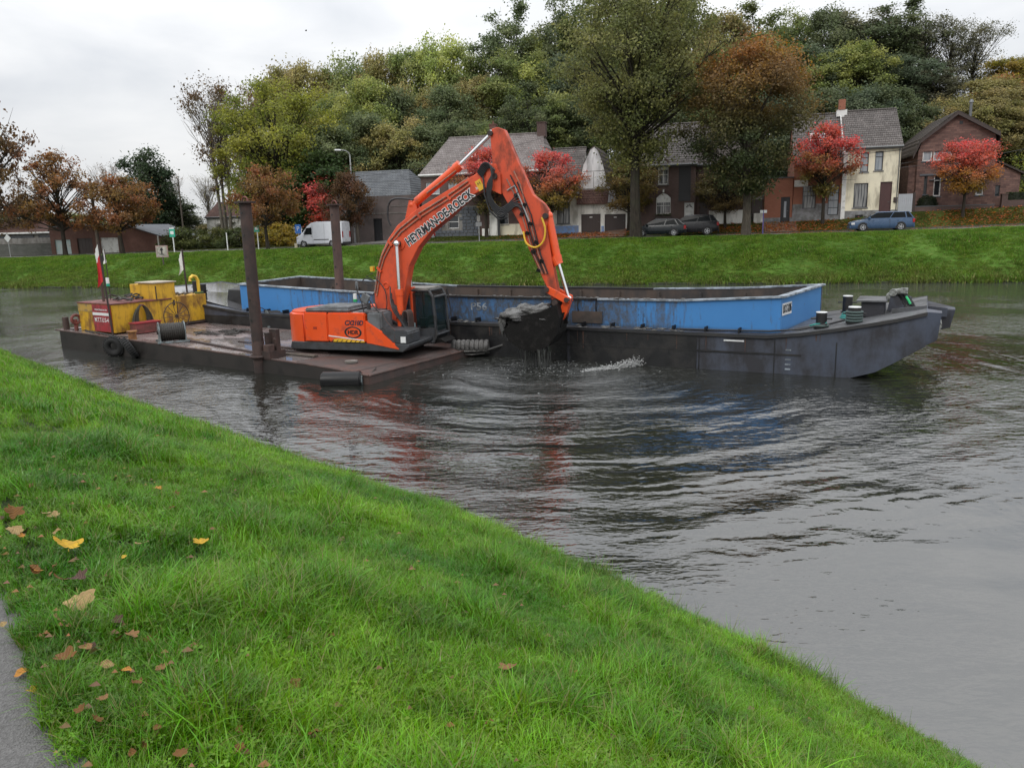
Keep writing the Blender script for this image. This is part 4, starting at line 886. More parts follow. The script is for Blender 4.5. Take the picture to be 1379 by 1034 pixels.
MB().box(0, b-a+.25, 0, .26, 0, .2).build('trough', m_darkwood, fb); fl = MB(); r_ = random.Random(3)
for i in range(60): fl.sphere((r_.uniform(.02, b-a+.2), r_.uniform(0,.26), .22+r_.uniform(0,.22)), r_.uniform(.03,.07), 5, 4)
fl.build('plants', pm('dull_red_flowers', (0.16,0.05,0.05), .9, dirt=(0.04,0.07,0.03), da=.8, ds=9), fb)
# --- white house with blue plinth, white curved gable and two garages
q = 19; p0, p1 = -16.0, -12.95; z0 = 3.3; W_ = [rect(750,767.5,273,302,q)]
T, rf = house('white_house', 'low white house with light blue plinth and weathered tiled roof beside the garages', p0, p1, q, z0, 7.15, 11.3, 8.0, m_white, m_tile_g, W_, (0.72, m_blueplinth), gutter=True)
window(T, W_[0][0]-p0, W_[0][1]-p0, W_[0][2]-z0, W_[0][3]-z0, m_greyframe, 2, 0, m_glass_c, smat=m_plinth)
p0, p1 = -12.9, -7.75; D1 = rect(783.5,809.5,288.5,314,q); D2 = rect(815,843,288.5,314,q); D1 = (D1[0],D1[1],3.3,D1[3]); D2 = (D2[0],min(D2[1],p1-.15),3.3,D2[3])
T, rf = house('garage_wing', 'white garage wing with two dark wooden garage doors and a white weathered curved gable', p0, p1, q-.3, z0, 5.95, None, 7.5, m_white, m_slate, [D1, D2])
door(T, D1[0]-p0, D1[1]-p0, .02, D1[3]-z0, m_darkwood, panels=6, label='dark wooden garage door'); door(T, D2[0]-p0, D2[1]-p0, .02, D2[3]-z0, m_darkwood, panels=6, label='dark wooden garage door under the maple')
for dd in (D1, D2): MB().box((dd[0]+dd[1])/2-p0-.13, (dd[0]+dd[1])/2-p0+.13, .07, .10, dd[3]-z0-.32, dd[3]-z0-.24).build('sign_plate', m_whitepaint, T)
MB().box(-.05, p1-p0+.05, -.05, 7.5, 5.95-z0, 6.02-z0).build('flat_roof', m_lead, T)
MB().box(D1[1]-p0+.06, D2[0]-p0-.06, -.04, -.003, -.4, .62).build('blue_plinth', m_blueplinth, T)
lr = MB(); roof_slope(lr, -.1, 2.75, -.45, 2.62, .75, 3.95, 0, 0, 6); lr.build('lean_to_roof', m_tile_r, T)
G_ = [(-.05,2.7),(2.55,2.7),(2.5,4.2),(2.35,5.4),(2.05,6.5),(1.75,7.3),(1.35,7.75),(1.0,7.5),(.7,6.9),(.35,6.2),(.12,5.2),(0,4.1)]
MB().prism(G_, .78, 6.9).build('curved_gable', m_whiteg, T); MB().box(.3,2.3,.765,.779,5.55,5.59).box(.1,2.45,.765,.779,4.0,4.04).box(1.28,1.32,.765,.779,4.1,5.5).box(.75,.79,.765,.779,5.7,6.8).build('render_joints', m_conc, T)
rc = MB(); 
for i in range(2, len(G_)-1):
    (xa,za),(xb,zb_) = G_[i], G_[i+1]; rc.hexa([(xa,.72,za),(xb,.72,zb_),(xb,6.95,zb_),(xa,6.95,za),(xa,.72,za+.07),(xb,.72,zb_+.07),(xb,6.95,zb_+.07),(xa,6.95,za+.07)])
rc.build('gable_roof', m_tile_d, T)
# --- big tiled house with brick walls, blue-grey stone base at its left
q = 19; p0, p1 = -28.4, -16.05; z0 = 3.22
W_ = [rect(574,592,246,262,q), rect(604,634,246,262,q), rect(670,685,281,303,q), rect(604,618,290,308,q), rect(702,718,281,303,q)]; D_ = rect(632,646,282,317,q); D_ = (D_[0],D_[1],3.25,D_[3])
T, rf = house('tiled_brick_house', 'long brown brick house with pale tiled roof and white trim, behind the excavator boom', p0, p1, q, z0, 9.35, 12.9, 8.5, m_br_brown, m_tile_pale, W_+[D_], None, hl=1.7, hr=1.2, gutter='white')
for i, w in enumerate(W_): window(T, w[0]-p0, w[1]-p0, w[2]-z0, w[3]-z0, m_whitepaint, 1 if i != 1 else 3, 0, m_glass_b if i < 2 else m_glass, zbars=[.68] if i in (2,4) else [.5] if i == 3 else [])
door(T, D_[0]-p0, D_[1]-p0, .05, D_[3]-z0, m_darkwood, panels=2)
MB().box(5.9+.9, p1-p0, -.07, -.003, -.8, 1.1).build('plinth', m_cream, T)
chimney(T, p1-p0-1.2, 4.25, 9.3, 10.6, .8, m_br_dark, rf, 0); chimney(T, 6.2, 4.4, 9.3, 10.7, .6, m_br_red, rf, 1)
MB().cbox((5.0, 1.75, 7.7), (.5,.6,.12), Matrix.Rotation(.7,3,'X')).build('roof_light', m_whitepaint, rf)
# blue-grey blocks round the left ground floor, each with open joints
bs = thing('stone_porch', 'porch front of blue grey stone blocks with pale joints, left of the brown door', 'porch', bank(-27.2, 18.85, 3.22), BROT)
r_ = random.Random(9); mbs = pm('blue_grey_block', (0.085,0.095,0.11), .7, var=.35, sc=1.1)
shared = {}
wpo = rect(604,618,290,308,18.85); wx0, wx1, wz0, wz1 = wpo[0]+27.2, wpo[1]+27.2, wpo[2]-3.22, wpo[3]-3.22
mb_ = MB(); cells(mb_, 0, 4.65, -.6, 2.9, .05, .13, [(wx0,wx1,wz0,wz1)]); mb_.build('mortar_bed', m_conc, bs)
for k_ in range(10):
    x = 0 if k_ % 2 else -.25
    while x < 4.4:
        L_ = r_.choice((.42,.55,.7)); xa = max(0,x); xb = min(4.62, x+L_-.05); zc = -.25+k_*.31
        if xb-xa > .12 and not (xb > wx0-.05 and xa < wx1+.05 and zc+.28 > wz0 and zc < wz1):
            key = round(xb-xa, 2)
            if key not in shared: shared[key] = MB().box(-.5*key, .5*key, 0, .08, 0, .26).build('block', mbs, bs, bevel=.012); o = shared[key]
            else: o = shared[key].copy(); COL.objects.link(o)
            o.location = ((xa+xb)/2, -.02-r_.uniform(0,.02), zc)
        x += L_
# white meter pillar and small path sign by it
pil = thing('white_pillar', 'white rendered gate pillar with grey side panel in front of the tiled brick house', 'pillar', bank(-21.3, 18.1, 3.1), BROT)
MB().box(0,.75,0,.35,-.3,2.35).box(-.05,.8,-.05,.4,2.35,2.43).build('pillar_shaft', m_white, pil); MB().box(.76,.95,.02,.3,-.3,2.2).build('side_panel', m_greyframe, pil); MB().box(-.8,-.1,.05,.25,-.3,.85).build('low_wall', m_white, pil)
# --- slate roofed grey-brown building
q = 20; p0, p1 = -38.2, -29.3; z0 = 2.65; D_ = rect(504.5,516,294.5,326,q); D_ = (D_[0],D_[1],2.75,D_[3]); W_ = [rect(464,474,283,293,q)]
T, rf = house('slate_roofed_hall', 'grey brown rendered hall with slate roof and narrow dark door', p0, p1, q, z0, 7.4, None, 9.5, m_greybrown, m_slate, [D_]+W_)
door(T, D_[0]-p0, D_[1]-p0, .02, D_[3]-z0, m_black, panels=2); window(T, W_[0][0]-p0, W_[0][1]-p0, W_[0][2]-z0, W_[0][3]-z0, m_whitepaint, 1, 0, m_glass_b)
sr = MB(); roof_slope(sr, 0, 8.3, .1, 4.75, 5.2, 7.6, 0, 2.2, 16); roof_slope(sr, 0, 8.3, 9.4, 4.75, 5.2, 7.6, 0, 2.2, 16); sr.build('roof', m_slate, T); MB().prism([(.1,4.75),(9.4,4.75),(5.2,7.55)], .0, .25, 'x').build('gable', m_greybrown, T)
MB().add([(8.3,.1,4.7),(8.3,9.4,4.7),(6.1,5.2,7.6)],[(0,1,2)]).build('hip_end', m_slate, T, fixn=False)
MB().box(-.03,8.95,-.05,-.003,3.02,3.08).box(6.1,8.95,-.05,-.003,3.7,3.74).build('cornice', m_conc, T)
# --- brick garage at the left
q = 17.2; p0, p1 = -71.6, -61.8; z0 = 2.2
D1 = rect(76,97,323,343.5,q); D2 = rect(106,126.5,321,343,q); D3 = rect(137.5,161,320,342.5,q)
OPS = [(a,b,2.25,d_) for a,b,c,d_ in (D1,D2,D3)]
T, rf = house('brick_garage', 'long low dark red brick garage with teal, brown and white doors', p0, p1, q, z0, 5.3, None, 7.0, m_br_red, m_slate, OPS)
door(T, OPS[0][0]-p0, OPS[0][1]-p0, .05, OPS[0][3]-z0, m_teal, panels=2, label='pale teal double door'); door(T, OPS[1][0]-p0, OPS[1][1]-p0, .05, OPS[1][3]-z0, m_darkwood, panels=4, label='dark brown door'); door(T, OPS[2][0]-p0, OPS[2][1]-p0, .05, OPS[2][3]-z0, m_whitepaint, panels=2, label='white double door')
MB().box(-.05, p1-p0+.05, -.06, 7.0, 5.3-z0, 5.38-z0).build('coping', m_lead, T)
MB().add([(p1-p0,0,-1),(p1-p0+4.1,.6,-1),(p1-p0+4.1,6.4,-1),(p1-p0,7,-1),(p1-p0,0,3.1),(p1-p0+4.1,.6,1.8),(p1-p0+4.1,6.4,1.8),(p1-p0,7,3.1)], [(0,3,2,1),(4,5,6,7),(0,1,5,4),(1,2,6,5),(2,3,7,6),(3,0,4,7)]).build('side_wall', m_br_red, T)
MB().hexa([(p1-p0,-.08,3.1),(p1-p0+4.2,.5,1.8),(p1-p0+4.2,6.5,1.8),(p1-p0,7.1,3.1),(p1-p0,-.08,3.17),(p1-p0+4.2,.5,1.87),(p1-p0+4.2,6.5,1.87),(p1-p0,7.1,3.17)]).build('coping', m_lead, T)
# --- low tiled house and block wall at the far left
T = thing('low_tiled_house', 'low house with red brown tiled roof and white fascia behind the block wall, far left', 'house', bank(-84, 21, 2.1), BROT)
MB().box(0,12.0,0,6,-1,2.6).build('wall', m_conc, T); lr = MB(); roof_slope(lr, -.3, 8.6, -.3, 2.75, 3.0, 4.3, 0, 2.2, 11); roof_slope(lr, -.3, 8.6, 6.3, 2.75, 3.0, 4.3, 0, 2.2, 11); lr.build('roof', m_tile_r, T)
MB().box(-.3,12.2,-.45,-.05,2.6,2.78).build('fascia', m_whitepaint, T); window(T, 1.0, 6.3, 1.1, 2.4, m_greyframe, 3, 0, m_glass, y=-.18, sill=False); window(T, 7.0, 10.5, 1.3, 2.4, m_greyframe, 2, 0, m_glass, y=-.18, sill=False)
T = thing('block_wall', 'long grey concrete block wall left of the brick garage', 'wall', bank(-88, 17.4, 2.1), BROT)
m_blk = brick_mat('grey_blocks', (0.11,0.11,0.105), (0.15,0.148,0.14), (0.07,0.07,0.065), .4, .2, (0.06,0.065,0.05))
MB().box(0,16.3,0,.2,-1,1.45).build('wall', m_blk, T); MB().box(-.03,16.33,-.03,.23,1.45,1.53).build('coping', m_conc, T); MB().box(3,16.2,.6,.8,1.3,2.1).build('upper_wall', m_conc, T)
T = thing('white_house', 'white house with grey roof far behind the brick garage', 'house', bank(-71, 44, 3.2), BROT)
MB().box(0,9,0,6,-1,3.4).build('wall', m_white, T); roof(T, 0,9,0,6,3.4,5.3,m_tile_r)
T = thing('pale_house', 'small pale house with white roof edge behind the garage roof, right of the white one', 'house', bank(-60.5, 52, 3.2), BROT)
MB().box(0,6,0,6,-1,2.6).build('wall', m_white, T); roof(T, 0,6,0,6,2.6,4.4,m_tile_g)
# --- brick villa with gable to the street
q = 20.0; z0 = 4.4; p0, p1 = 15.55, 21.35
W1 = rect(1242,1255,193.5,217.5,q); W2 = rect(1256.5,1267,192.5,217,q); W3 = rect(1268.5,1281.5,191,216,q); W4 = rect(1256,1266,235,264.5,q); W5 = rect(1243,1247.5,235,262,q); W6 = rect(1313.5,1324,243,263,q)
T = thing('brick_villa', 'mottled brown brick villa with steep gable, white windows and thin chimney pipe', 'house', bank(p0, q, z0), BROT); Wd = p1-p0
op = [(a-p0,b-p0,c-z0,d_-z0) for a,b,c,d_ in (W1,W2,W3,W4,W5,W6)]
m = MB(); cells(m, 0, Wd, -1, 4.9, 0, .3, op); m.box(0,.3,.3,8,-1,4.9); m.box(Wd-.3,Wd,.3,8,-1,4.9); m.box(0,Wd,7.7,8,-1,4.9); m.prism([(0,4.9),(Wd,4.9),(Wd-.15,6.0),(Wd*.46,7.75),(.25,5.9)], 0, .3); m.build('wall', m_br_villa, T)
MB().box(.35,Wd-.35,.8,.85,-.9,5).build('inner_wall', m_greyframe, T)  # dark sheet put in for the unlit rooms of the villa
for i, w in enumerate(op): window(T, *w, m_whitepaint if i != 4 else m_greyframe, 1, 0, m_glass_b if i < 3 else m_glass, smat=m_lead, fw=.09, zbars=[.72] if i == 3 else [], sill=i not in (1,))
MB().box(Wd/2,Wd/2+.26,-.02,.0-.003,7.0-.05,7.2).build('gable_vent', m_black, T)
ap = (Wd*.46, 7.85); L1 = [(ap[0],ap[1]),(.05,5.75),(-.45,4.5)]; L2 = [(ap[0],ap[1]),(Wd+.08,6.0),(Wd+.15,4.7)]
rm = MB()
for L_ in (L1, L2):
    for (xa,za),(xb,zb_) in zip(L_[:-1], L_[1:]):
        nrow = 8
        for k_ in range(nrow):
            t0, t1 = k_/nrow, (k_+1.1)/nrow; t1 = min(t1, 1); A = (xa+(xb-xa)*t0, za+(zb_-za)*t0+.06); B = (xa+(xb-xa)*t1, za+(zb_-za)*t1+.11)
            rm.hexa([(A[0],-.35,A[1]),(B[0],-.35,B[1]),(B[0],8.2,B[1]),(A[0],8.2,A[1]),(A[0],-.35,A[1]+.1),(B[0],-.35,B[1]+.1),(B[0],8.2,B[1]+.1),(A[0],8.2,A[1]+.1)])
vr = rm.build('roof', m_tile_d, T)
bd = MB()
for L_ in (L1, L2):
    for (xa,za),(xb,zb_) in zip(L_[:-1], L_[1:]): bd.hexa([(xa,-.42,za-.18),(xb,-.42,zb_-.18),(xb,-.36,zb_-.18),(xa,-.36,za-.18),(xa,-.42,za+.08),(xb,-.42,zb_+.08),(xb,-.36,zb_+.08),(xa,-.36,za+.08)])
bd.build('barge_board', m_darkwood, vr)
MB().cyl((Wd*.74,2.5,6.5),(Wd*.74,2.5,8.9),.11,n=10).cyl((Wd*.74,2.5,8.9),(Wd*.74,2.5,9.15),.2,.08,10).build('chimney_pipe', m_zinc, vr)
MB().box(-.5,-.003,.6,6,-1,3.9).build('side_bay', m_br_villa, T); MB().box(.25,3.0,-.06,-.003,2.95,3.1).build('band', m_lead, T); MB().box(1.0,3.2,-.12,-.003,2.55,2.62).build('balcony_edge', m_lead, T)
m = MB(); cells(m, Wd+.003, Wd+2.0, -1, 2.9, .3, .55, [(Wd+.25,Wd+.6,1.1,2.0)]); m.prism([(Wd+.003,2.9),(Wd+2.0,2.9),(Wd+.003,3.9)][::-1], .3,.55); m.box(Wd+1.75,Wd+2.0,.55,5,-1,2.9); m.build('annex_wall', m_br_villa, T)
window(T, Wd+.25,Wd+.6,1.1,2.0, m_greyframe, glass=m_glass, y=.3, sill=False)
ar = MB(); ar.hexa([(Wd,.05,3.95),(Wd+2.3,.05,2.75),(Wd+2.3,5.2,2.75),(Wd,5.2,3.95),(Wd,.05,4.1),(Wd+2.3,.05,2.9),(Wd+2.3,5.2,2.9),(Wd,5.2,4.1)]); ar.build('annex_roof', m_tile_d, T)
fw = thing('garden_wall', 'low brown brick garden wall in front of the villa', 'wall', bank(15.3, 18.75, 4.2), BROT)
MB().box(0,5.9,0,.22,-.6,.62).build('wall', m_br_brown, fw); MB().box(-.02,5.92,-.03,.25,.62,.68).build('coping', m_lead, fw)
fw = thing('garden_wall', 'dark garden wall with pillar at the right edge under the clipped hedge', 'wall', bank(21.7, 18.8, 4.35), BROT)
MB().box(.42,7,0,.22,-.6,.8).build('wall', m_br_dark, fw); MB().box(0,.42,-.06,.36,-.6,1.25).box(-.03,.45,-.09,.39,1.25,1.32).build('wall_pillar', m_br_dark, fw)
# clipped hedge and shrub, leaf by leaf
def hedge(name, label, p0, p1, q0, q1, z0, z1, col, n, seed, rnd_=False, cat='hedge'):
    r = np.random.default_rng(seed); t = thing(name, label, cat, bank(p0, q0, z0), BROT); W_, D_, H_ = p1-p0, q1-q0, z1-z0
    P = r.uniform(0,1,(n,3)); ax = r.integers(0,3,n); 
    for i in range(3): P[:,i] = np.where((ax == i), np.round(P[:,i])*.96+.02+r.normal(0,.02,n), P[:,i])
    if rnd_: v = P-.5; v /= np.linalg.norm(v,axis=1)[:,None]; P = .5+v*.5*r.uniform(.8,1.05,(n,1))
    P = P*[W_,D_,H_]; nr = r.normal(0,1,(n,3)); nr /= np.linalg.norm(nr,axis=1)[:,None]; tt = np.cross(nr,r.normal(0,1,(n,3))); tt /= np.linalg.norm(tt,axis=1)[:,None]; b = np.cross(nr,tt); s = r.uniform(.03,.08,(n,1))
    V = np.stack([P-tt*s,P-b*s*.6,P+tt*s,P+b*s*.6],1).reshape(-1,3); o = link('foliage', np_mesh('hedge_foliage', V, np.arange(n*4).reshape(-1,4), [('rnd','FACE',r.uniform(0,1,n)),('cl','FACE',r.uniform(0,1,n))]), m_leaf, t); o.color = (*col,1)
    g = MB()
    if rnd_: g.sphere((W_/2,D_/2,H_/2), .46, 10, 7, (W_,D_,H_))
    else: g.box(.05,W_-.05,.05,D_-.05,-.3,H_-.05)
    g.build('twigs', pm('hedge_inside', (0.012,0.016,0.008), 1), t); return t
hedge('clipped_hedge', 'dark green clipped hedge behind the garden wall at the right edge', 22.2, 29, 19.05, 19.9, 4.4, 5.75, (0.035,0.055,0.02), 6000, 1)
hedge('round_shrub', 'dark round clipped shrub behind the low villa wall', 15.6, 17.2, 19.0, 19.9, 4.25, 5.75, (0.03,0.045,0.02), 2500, 2, True)
# white side gate between cream house and villa
g = thing('side_gate', 'tall pale grey metal gate between the cream house and the villa', 'gate', bank(14.02, 18.7, 4.15), BROT)
m = MB(); 
for i in range(7): m.box(.02+i*.155, .165+i*.155, 0, .04+.01*(i%2), .02, 1.75)
m.build('gate_leaf', pm('pale_grey_metal', (0.42,0.44,0.47), .5), g); MB().box(1.12,1.3,-.03,.15,-.3,1.85).build('gate_post', m_darkwood, g); MB().box(-.1,0,-.02,.1,-.3,1.8).build('gate_post', m_plinth, g)
# steps in the verge, one by one
st = thing('verge_steps', 'five leaf covered stone steps climbing the verge to the villa', 'steps', bank(16.1, 15.6, 3.12), BROT)
stm = MB().box(0,1.45,0,.55,-.3,.13).build('step', pm('step_stone', (0.22,0.17,0.13), .85, dirt=(0.30,0.12,0.04), da=.6, ds=6), st)
for i in range(1,5): c_ = stm.copy(); COL.objects.link(c_); c_.location = (0, i*.52, i*.21); 
# ------------------------------------------------------------------ vehicles
m_tyre = pm('tyre_rubber', (0.022,0.022,0.022), 0.85); m_rim = pm('alloy_rim', (0.42,0.43,0.44), 0.35, 0.6); m_lampr = pm('tail_lamp_red', (0.35,0.02,0.02), 0.2); m_lampw = pm('head_lamp', (0.6,0.6,0.6), 0.15)
m_cglass = glass_mat('car_glass', (0.010,0.012,0.013)); m_cglass.node_tree.nodes['Principled BSDF'].inputs['IOR'].default_value = 1.15; m_cglass.node_tree.nodes['Principled BSDF'].inputs['Roughness'].default_value = .15; m_chrome = pm('bright_trim', (0.6,0.6,0.6), 0.25, 0.9)
def paint(name, col):
    m = pm(name, col, 0.28, var=.06, bump=0.02); b = m.node_tree.nodes['Principled BSDF']; b.inputs['Coat Weight'].default_value = 0.15; b.inputs['Coat Roughness'].default_value = 0.08; b.inputs['Specular IOR Level'].default_value = .3; return m
def vehicle(name, label, cat, loc, rz, mat, prof, gh, L, Wd, wb, wr, group=None, van=False, plates=True, tint=None):
    """body lofted from cross sections along its length; x = 0 nose, x = L tail, left and right sides at +-Wd/2
       prof: (x, z_bottom, z_shoulder, z_top, width factor); gh: glasshouse base x0,x1 and roof x0,x1, z base, z roof"""
    T = thing(name, label, cat, loc, rz, group); h = Wd/2; rings = []
    for x, zb, zs, zt, k_ in prof:
        w = h*k_; rings.append([(x,-w*.90,zb),(x,-w*.99,zb+.10),(x,-w,(zb+zs)/2),(x,-w*.975,zs),(x,-w*.90,zt-.02),(x,-w*.5,zt+.012),(x,w*.5,zt+.012),(x,w*.90,zt-.02),(x,w*.975,zs),(x,w,(zb+zs)/2),(x,w*.99,zb+.10),(x,w*.90,zb)])
    body = MB().loft(rings).build('body', mat, T, smooth=True)
    bx0, bx1, rx0, rx1, zb, zr = gh; hb, hr = h*.90, h*.72 if not van else h*.86
    if not van:
        g = MB(); 
        def ring(x, z, w, r_=.06): return [(x,-w,z),(x,w,z)]
        low = [(bx0,-hb,zb),(bx1,-hb*.97,zb),(bx1,hb*.97,zb),(bx0,hb,zb)]
        top = [(rx0,-hr,zr-.06),(rx1,-hr,zr-.05),(rx1,hr,zr-.05),(rx0,hr,zr-.06)]
        g.hexa(low+top); 
        roof_ = [(rx0-.10,-hr-.03,zr-.075),(rx1+.10,-hr-.03,zr-.07),(rx1+.10,hr+.03,zr-.07),(rx0-.10,hr+.03,zr-.075),(rx0+.12,-hr+.12,zr),(rx1-.10,-hr+.12,zr-.02),(rx1-.10,hr-.12,zr-.02),(rx0+.12,hr-.12,zr)]
        g.build('windows', m_cglass, T)
        p = MB().hexa(roof_)
        # pillars: front, middle, rear, both sides
        for sg in (-1, 1):
            def pil(xa, xb, w_): p.hexa([(xa,sg*hb*1.005,zb-.02),(xa+w_,sg*hb*1.005,zb-.02),(xa+w_,sg*hb*.97,zb-.02),(xa,sg*hb*.97,zb-.02),(xb,sg*(hr+.012),zr-.06),(xb+w_,sg*(hr+.012),zr-.06),(xb+w_,sg*(hr-.03),zr-.06),(xb,sg*(hr-.03),zr-.06)])
            pil(bx0-.03, rx0-.03, .07); pil((bx0+bx1)/2-.02, (rx0+rx1)/2, .07); pil(bx1-.55, rx1-.30, .09); pil(bx1-.06, rx1-.05, .09)
            p.hexa([(bx0,sg*hb*1.012,zb-.03),(bx1,sg*hb*.99,zb-.03),(bx1,sg*hb*.95,zb-.03),(bx0,sg*hb*.95,zb-.03),(bx0,sg*hb*1.0,zb+.03),(bx1,sg*hb*.98,zb+.03),(bx1,sg*hb*.95,zb+.03),(bx0,sg*hb*.95,zb+.03)])
        p.build('roof_and_pillars', mat, T, bevel=.012)
    for sg in (-1, 1):
        for xw in wb:
            w = MB().cyl((xw,sg*(h-.20),wr),(xw,sg*(h+.005),wr), wr, n=24).build('wheel', m_tyre, T, bevel=.02)
            rm = MB().cyl((xw,sg*(h-.02),wr),(xw,sg*(h+.012),wr), wr*.28, n=12)
            rm.torus((xw,sg*(h+.004),wr), wr*.60, wr*.06, 'y', 24, 6)
            for i in range(5):
                a = 2*PI*i/5; rm.cbox((xw+wr*.38*math.cos(a), sg*(h+.003), wr+wr*.38*math.sin(a)), (wr*.48,.02,wr*.16), Matrix.Rotation(-a,3,'Y'))
            rm.build('rim', m_rim, w)
            # black disc painted in for the shadow gap round the wheel
            arc = [(xw+(wr+.06)*math.cos(PI*i/12), wr+(wr+.06)*math.sin(PI*i/12)) for i in range(13)]+[(xw-wr-.06, wr*.6), (xw+wr+.06, wr*.6)]
            MB().prism(arc, sg*(h-.22), sg*(h*.995-.001)).build('arch_shadow_disc', m_black, T)
        MB().cbox((bx0+.30, sg*(h+.07), zb+.06), (.16,.16,.12)).build('mirror', mat, T, bevel=.03)
        MB().box(prof[1][0]-.05, prof[1][0]+.22, sg*h*.62, sg*h*.93, prof[1][3]-.22, prof[1][3]-.06).build('headlight', m_lampw, T, bevel=.02)
        MB().box(L-.16, L+.005, sg*h*.66, sg*h*.955, (zb-.34 if not van else .9), (zb-.06 if not van else 1.55)).build('tail_light', m_lampr, T, bevel=.015)
        if not van:
            MB().box(bx0+.5, bx0+.62, sg*h*.985, sg*(h*.985+.02), zb-.16, zb-.13).build('door_handle', mat, T); MB().box((bx0+bx1)/2+.55, (bx0+bx1)/2+.67, sg*h*.985, sg*(h*.985+.02), zb-.16, zb-.13).build('door_handle', mat, T)
            MB().box((bx0+bx1)/2+.03,(bx0+bx1)/2+.042, sg*(h-.02), sg*(h+.002), .32, zb-.02).build('door_gap', m_black, T)
    bp = MB().box(-.03,.12,-h*.85,h*.85,.22,.42).box(L-.10,L+.03,-h*.88,h*.88,.25,.48).build('bumper', m_greyframe if van else mat, T, bevel=.03)
    MB().box(L+.031,L+.036,-.26,.26,.52 if not van else .6,.63 if not van else .71).build('number_plate', m_whitepaint, T)
    return T
est_prof = [(0,.30,.55,.62,.72),(.12,.22,.60,.74,.88),(.6,.20,.66,.86,.97),(1.25,.20,.72,.95,1),(2.3,.20,.74,.97,1),(3.6,.20,.75,.98,1),(4.3,.24,.75,.98,.97),(4.58,.34,.74,.95,.88)]
def carpos(x, y, q): p, z = HQ(x, y, q); return p
# blue estate, parked facing left (nose towards smaller p)
p = HQ(1145, 311, 12.6)[0]
vehicle('parked_car', 'steel blue estate car parked in front of the cream house', 'car', bank(p, 13.6, interp(ZR,p)+.01), BROT, paint('steel_blue_paint', (0.045,0.085,0.155)), est_prof, (1.05,4.5,1.95,4.15,.96,1.48), 4.58, 1.77, (.92,3.60), .32)
p = HQ(901, 321, 12.4)[0]
suv_prof = [(0,.36,.66,.78,.74),(.12,.28,.72,.92,.9),(.6,.26,.78,1.02,.97),(1.2,.26,.84,1.10,1),(2.3,.26,.86,1.12,1),(3.5,.26,.88,1.14,1),(4.2,.30,.88,1.14,.97),(4.52,.42,.86,1.08,.88)]
vehicle('parked_car', 'dark grey compact suv parked between the two big tree trunks', 'car', bank(HQ(893,320,14.0)[0], 14.6, 2.97), BROT, paint('dark_grey_paint', (0.014,0.014,0.016)), suv_prof, (1.0,4.42,1.85,4.0,1.11,1.68), 4.52, 1.84, (.90,3.60), .35)
vehicle('parked_car', 'black low car close behind the tall lime trunk, in front of the grey suv', 'car', bank(HQ(850,322,12)[0], 12.4, 2.97), BROT+.02, paint('black_green_paint', (0.006,0.010,0.012)), [(x*.96,a,b-.02,c-.04,d) for x,a,b,c,d in est_prof], (1.0,4.3,1.9,3.75,.92,1.42), 4.4, 1.75, (.88,3.45), .31)
vehicle('parked_car', 'silver hatchback seen from behind beside the grey brown hall', 'car', bank(-29.4, 14.9, 2.76), BROT+R(62), paint('silver_paint', (0.45,0.47,0.49)), [(x*.88,a,b,c,d) for x,a,b,c,d in est_prof], (.95,3.95,1.75,3.55,.96,1.46), 4.03, 1.72, (.82,3.15), .31)
# white high roof van, nose to the left
vp = HQ(405, 336, 15.2)[0]
van_prof = [(0,.40,.75,.95,.82),(.10,.32,.85,1.12,.90),(.55,.30,1.0,1.32,.97),(.95,.30,1.25,1.62,1.0),(1.45,.30,1.6,2.16,1.0),(1.95,.30,1.75,2.48,1.0),(2.4,.30,1.8,2.56,1.0),(5.0,.32,1.8,2.56,1.0),(5.5,.34,1.8,2.54,.99),(5.6,.42,1.78,2.48,.97)]
vh = vehicle('white_van', 'white high roofed panel van parked by the road left of the grey brown hall', 'van', bank(vp, 15.3, interp(ZR,vp)+.02), BROT, paint('white_van_paint', (0.66,0.68,0.72)), van_prof, (.75,5.5,1.4,5.4,1.2,2.5), 5.6, 2.02, (.95,4.4), .34, van=True)
vh.scale = (.88,.9,.93)
for sg in (-1,1):
    MB().prism([(.98,1.30),(1.38,1.95),(2.0,2.0),(2.02,1.28)], sg*1.0, sg*1.016).build('cab_window', m_cglass, vh); MB().box(2.1,2.115,sg*1.0,sg*1.014,.45,2.35).box(3.5,3.512,sg*1.0,sg*1.014,.45,2.35).build('door_gap', m_plinth, vh); MB().box(1.9,2.04,sg*1.0,sg*1.03,1.08,1.12).build('door_handle', m_black, vh)
    MB().box(2.2,4.0,sg*1.0,sg*1.025,.72,.80).build('rubbing_strip', m_greyframe, vh)
    MB().cbox((1.28,sg*1.12,1.45),(.12,.2,.34)).build('mirror_arm', m_black, vh, bevel=.02)
MB().hexa([(.78,-.86,1.42),(1.62,-.86,2.30),(1.62,.86,2.30),(.78,.86,1.42),(.75,-.86,1.47),(1.59,-.86,2.335),(1.59,.86,2.335),(.75,.86,1.47)]).build('windscreen', m_cglass, vh)

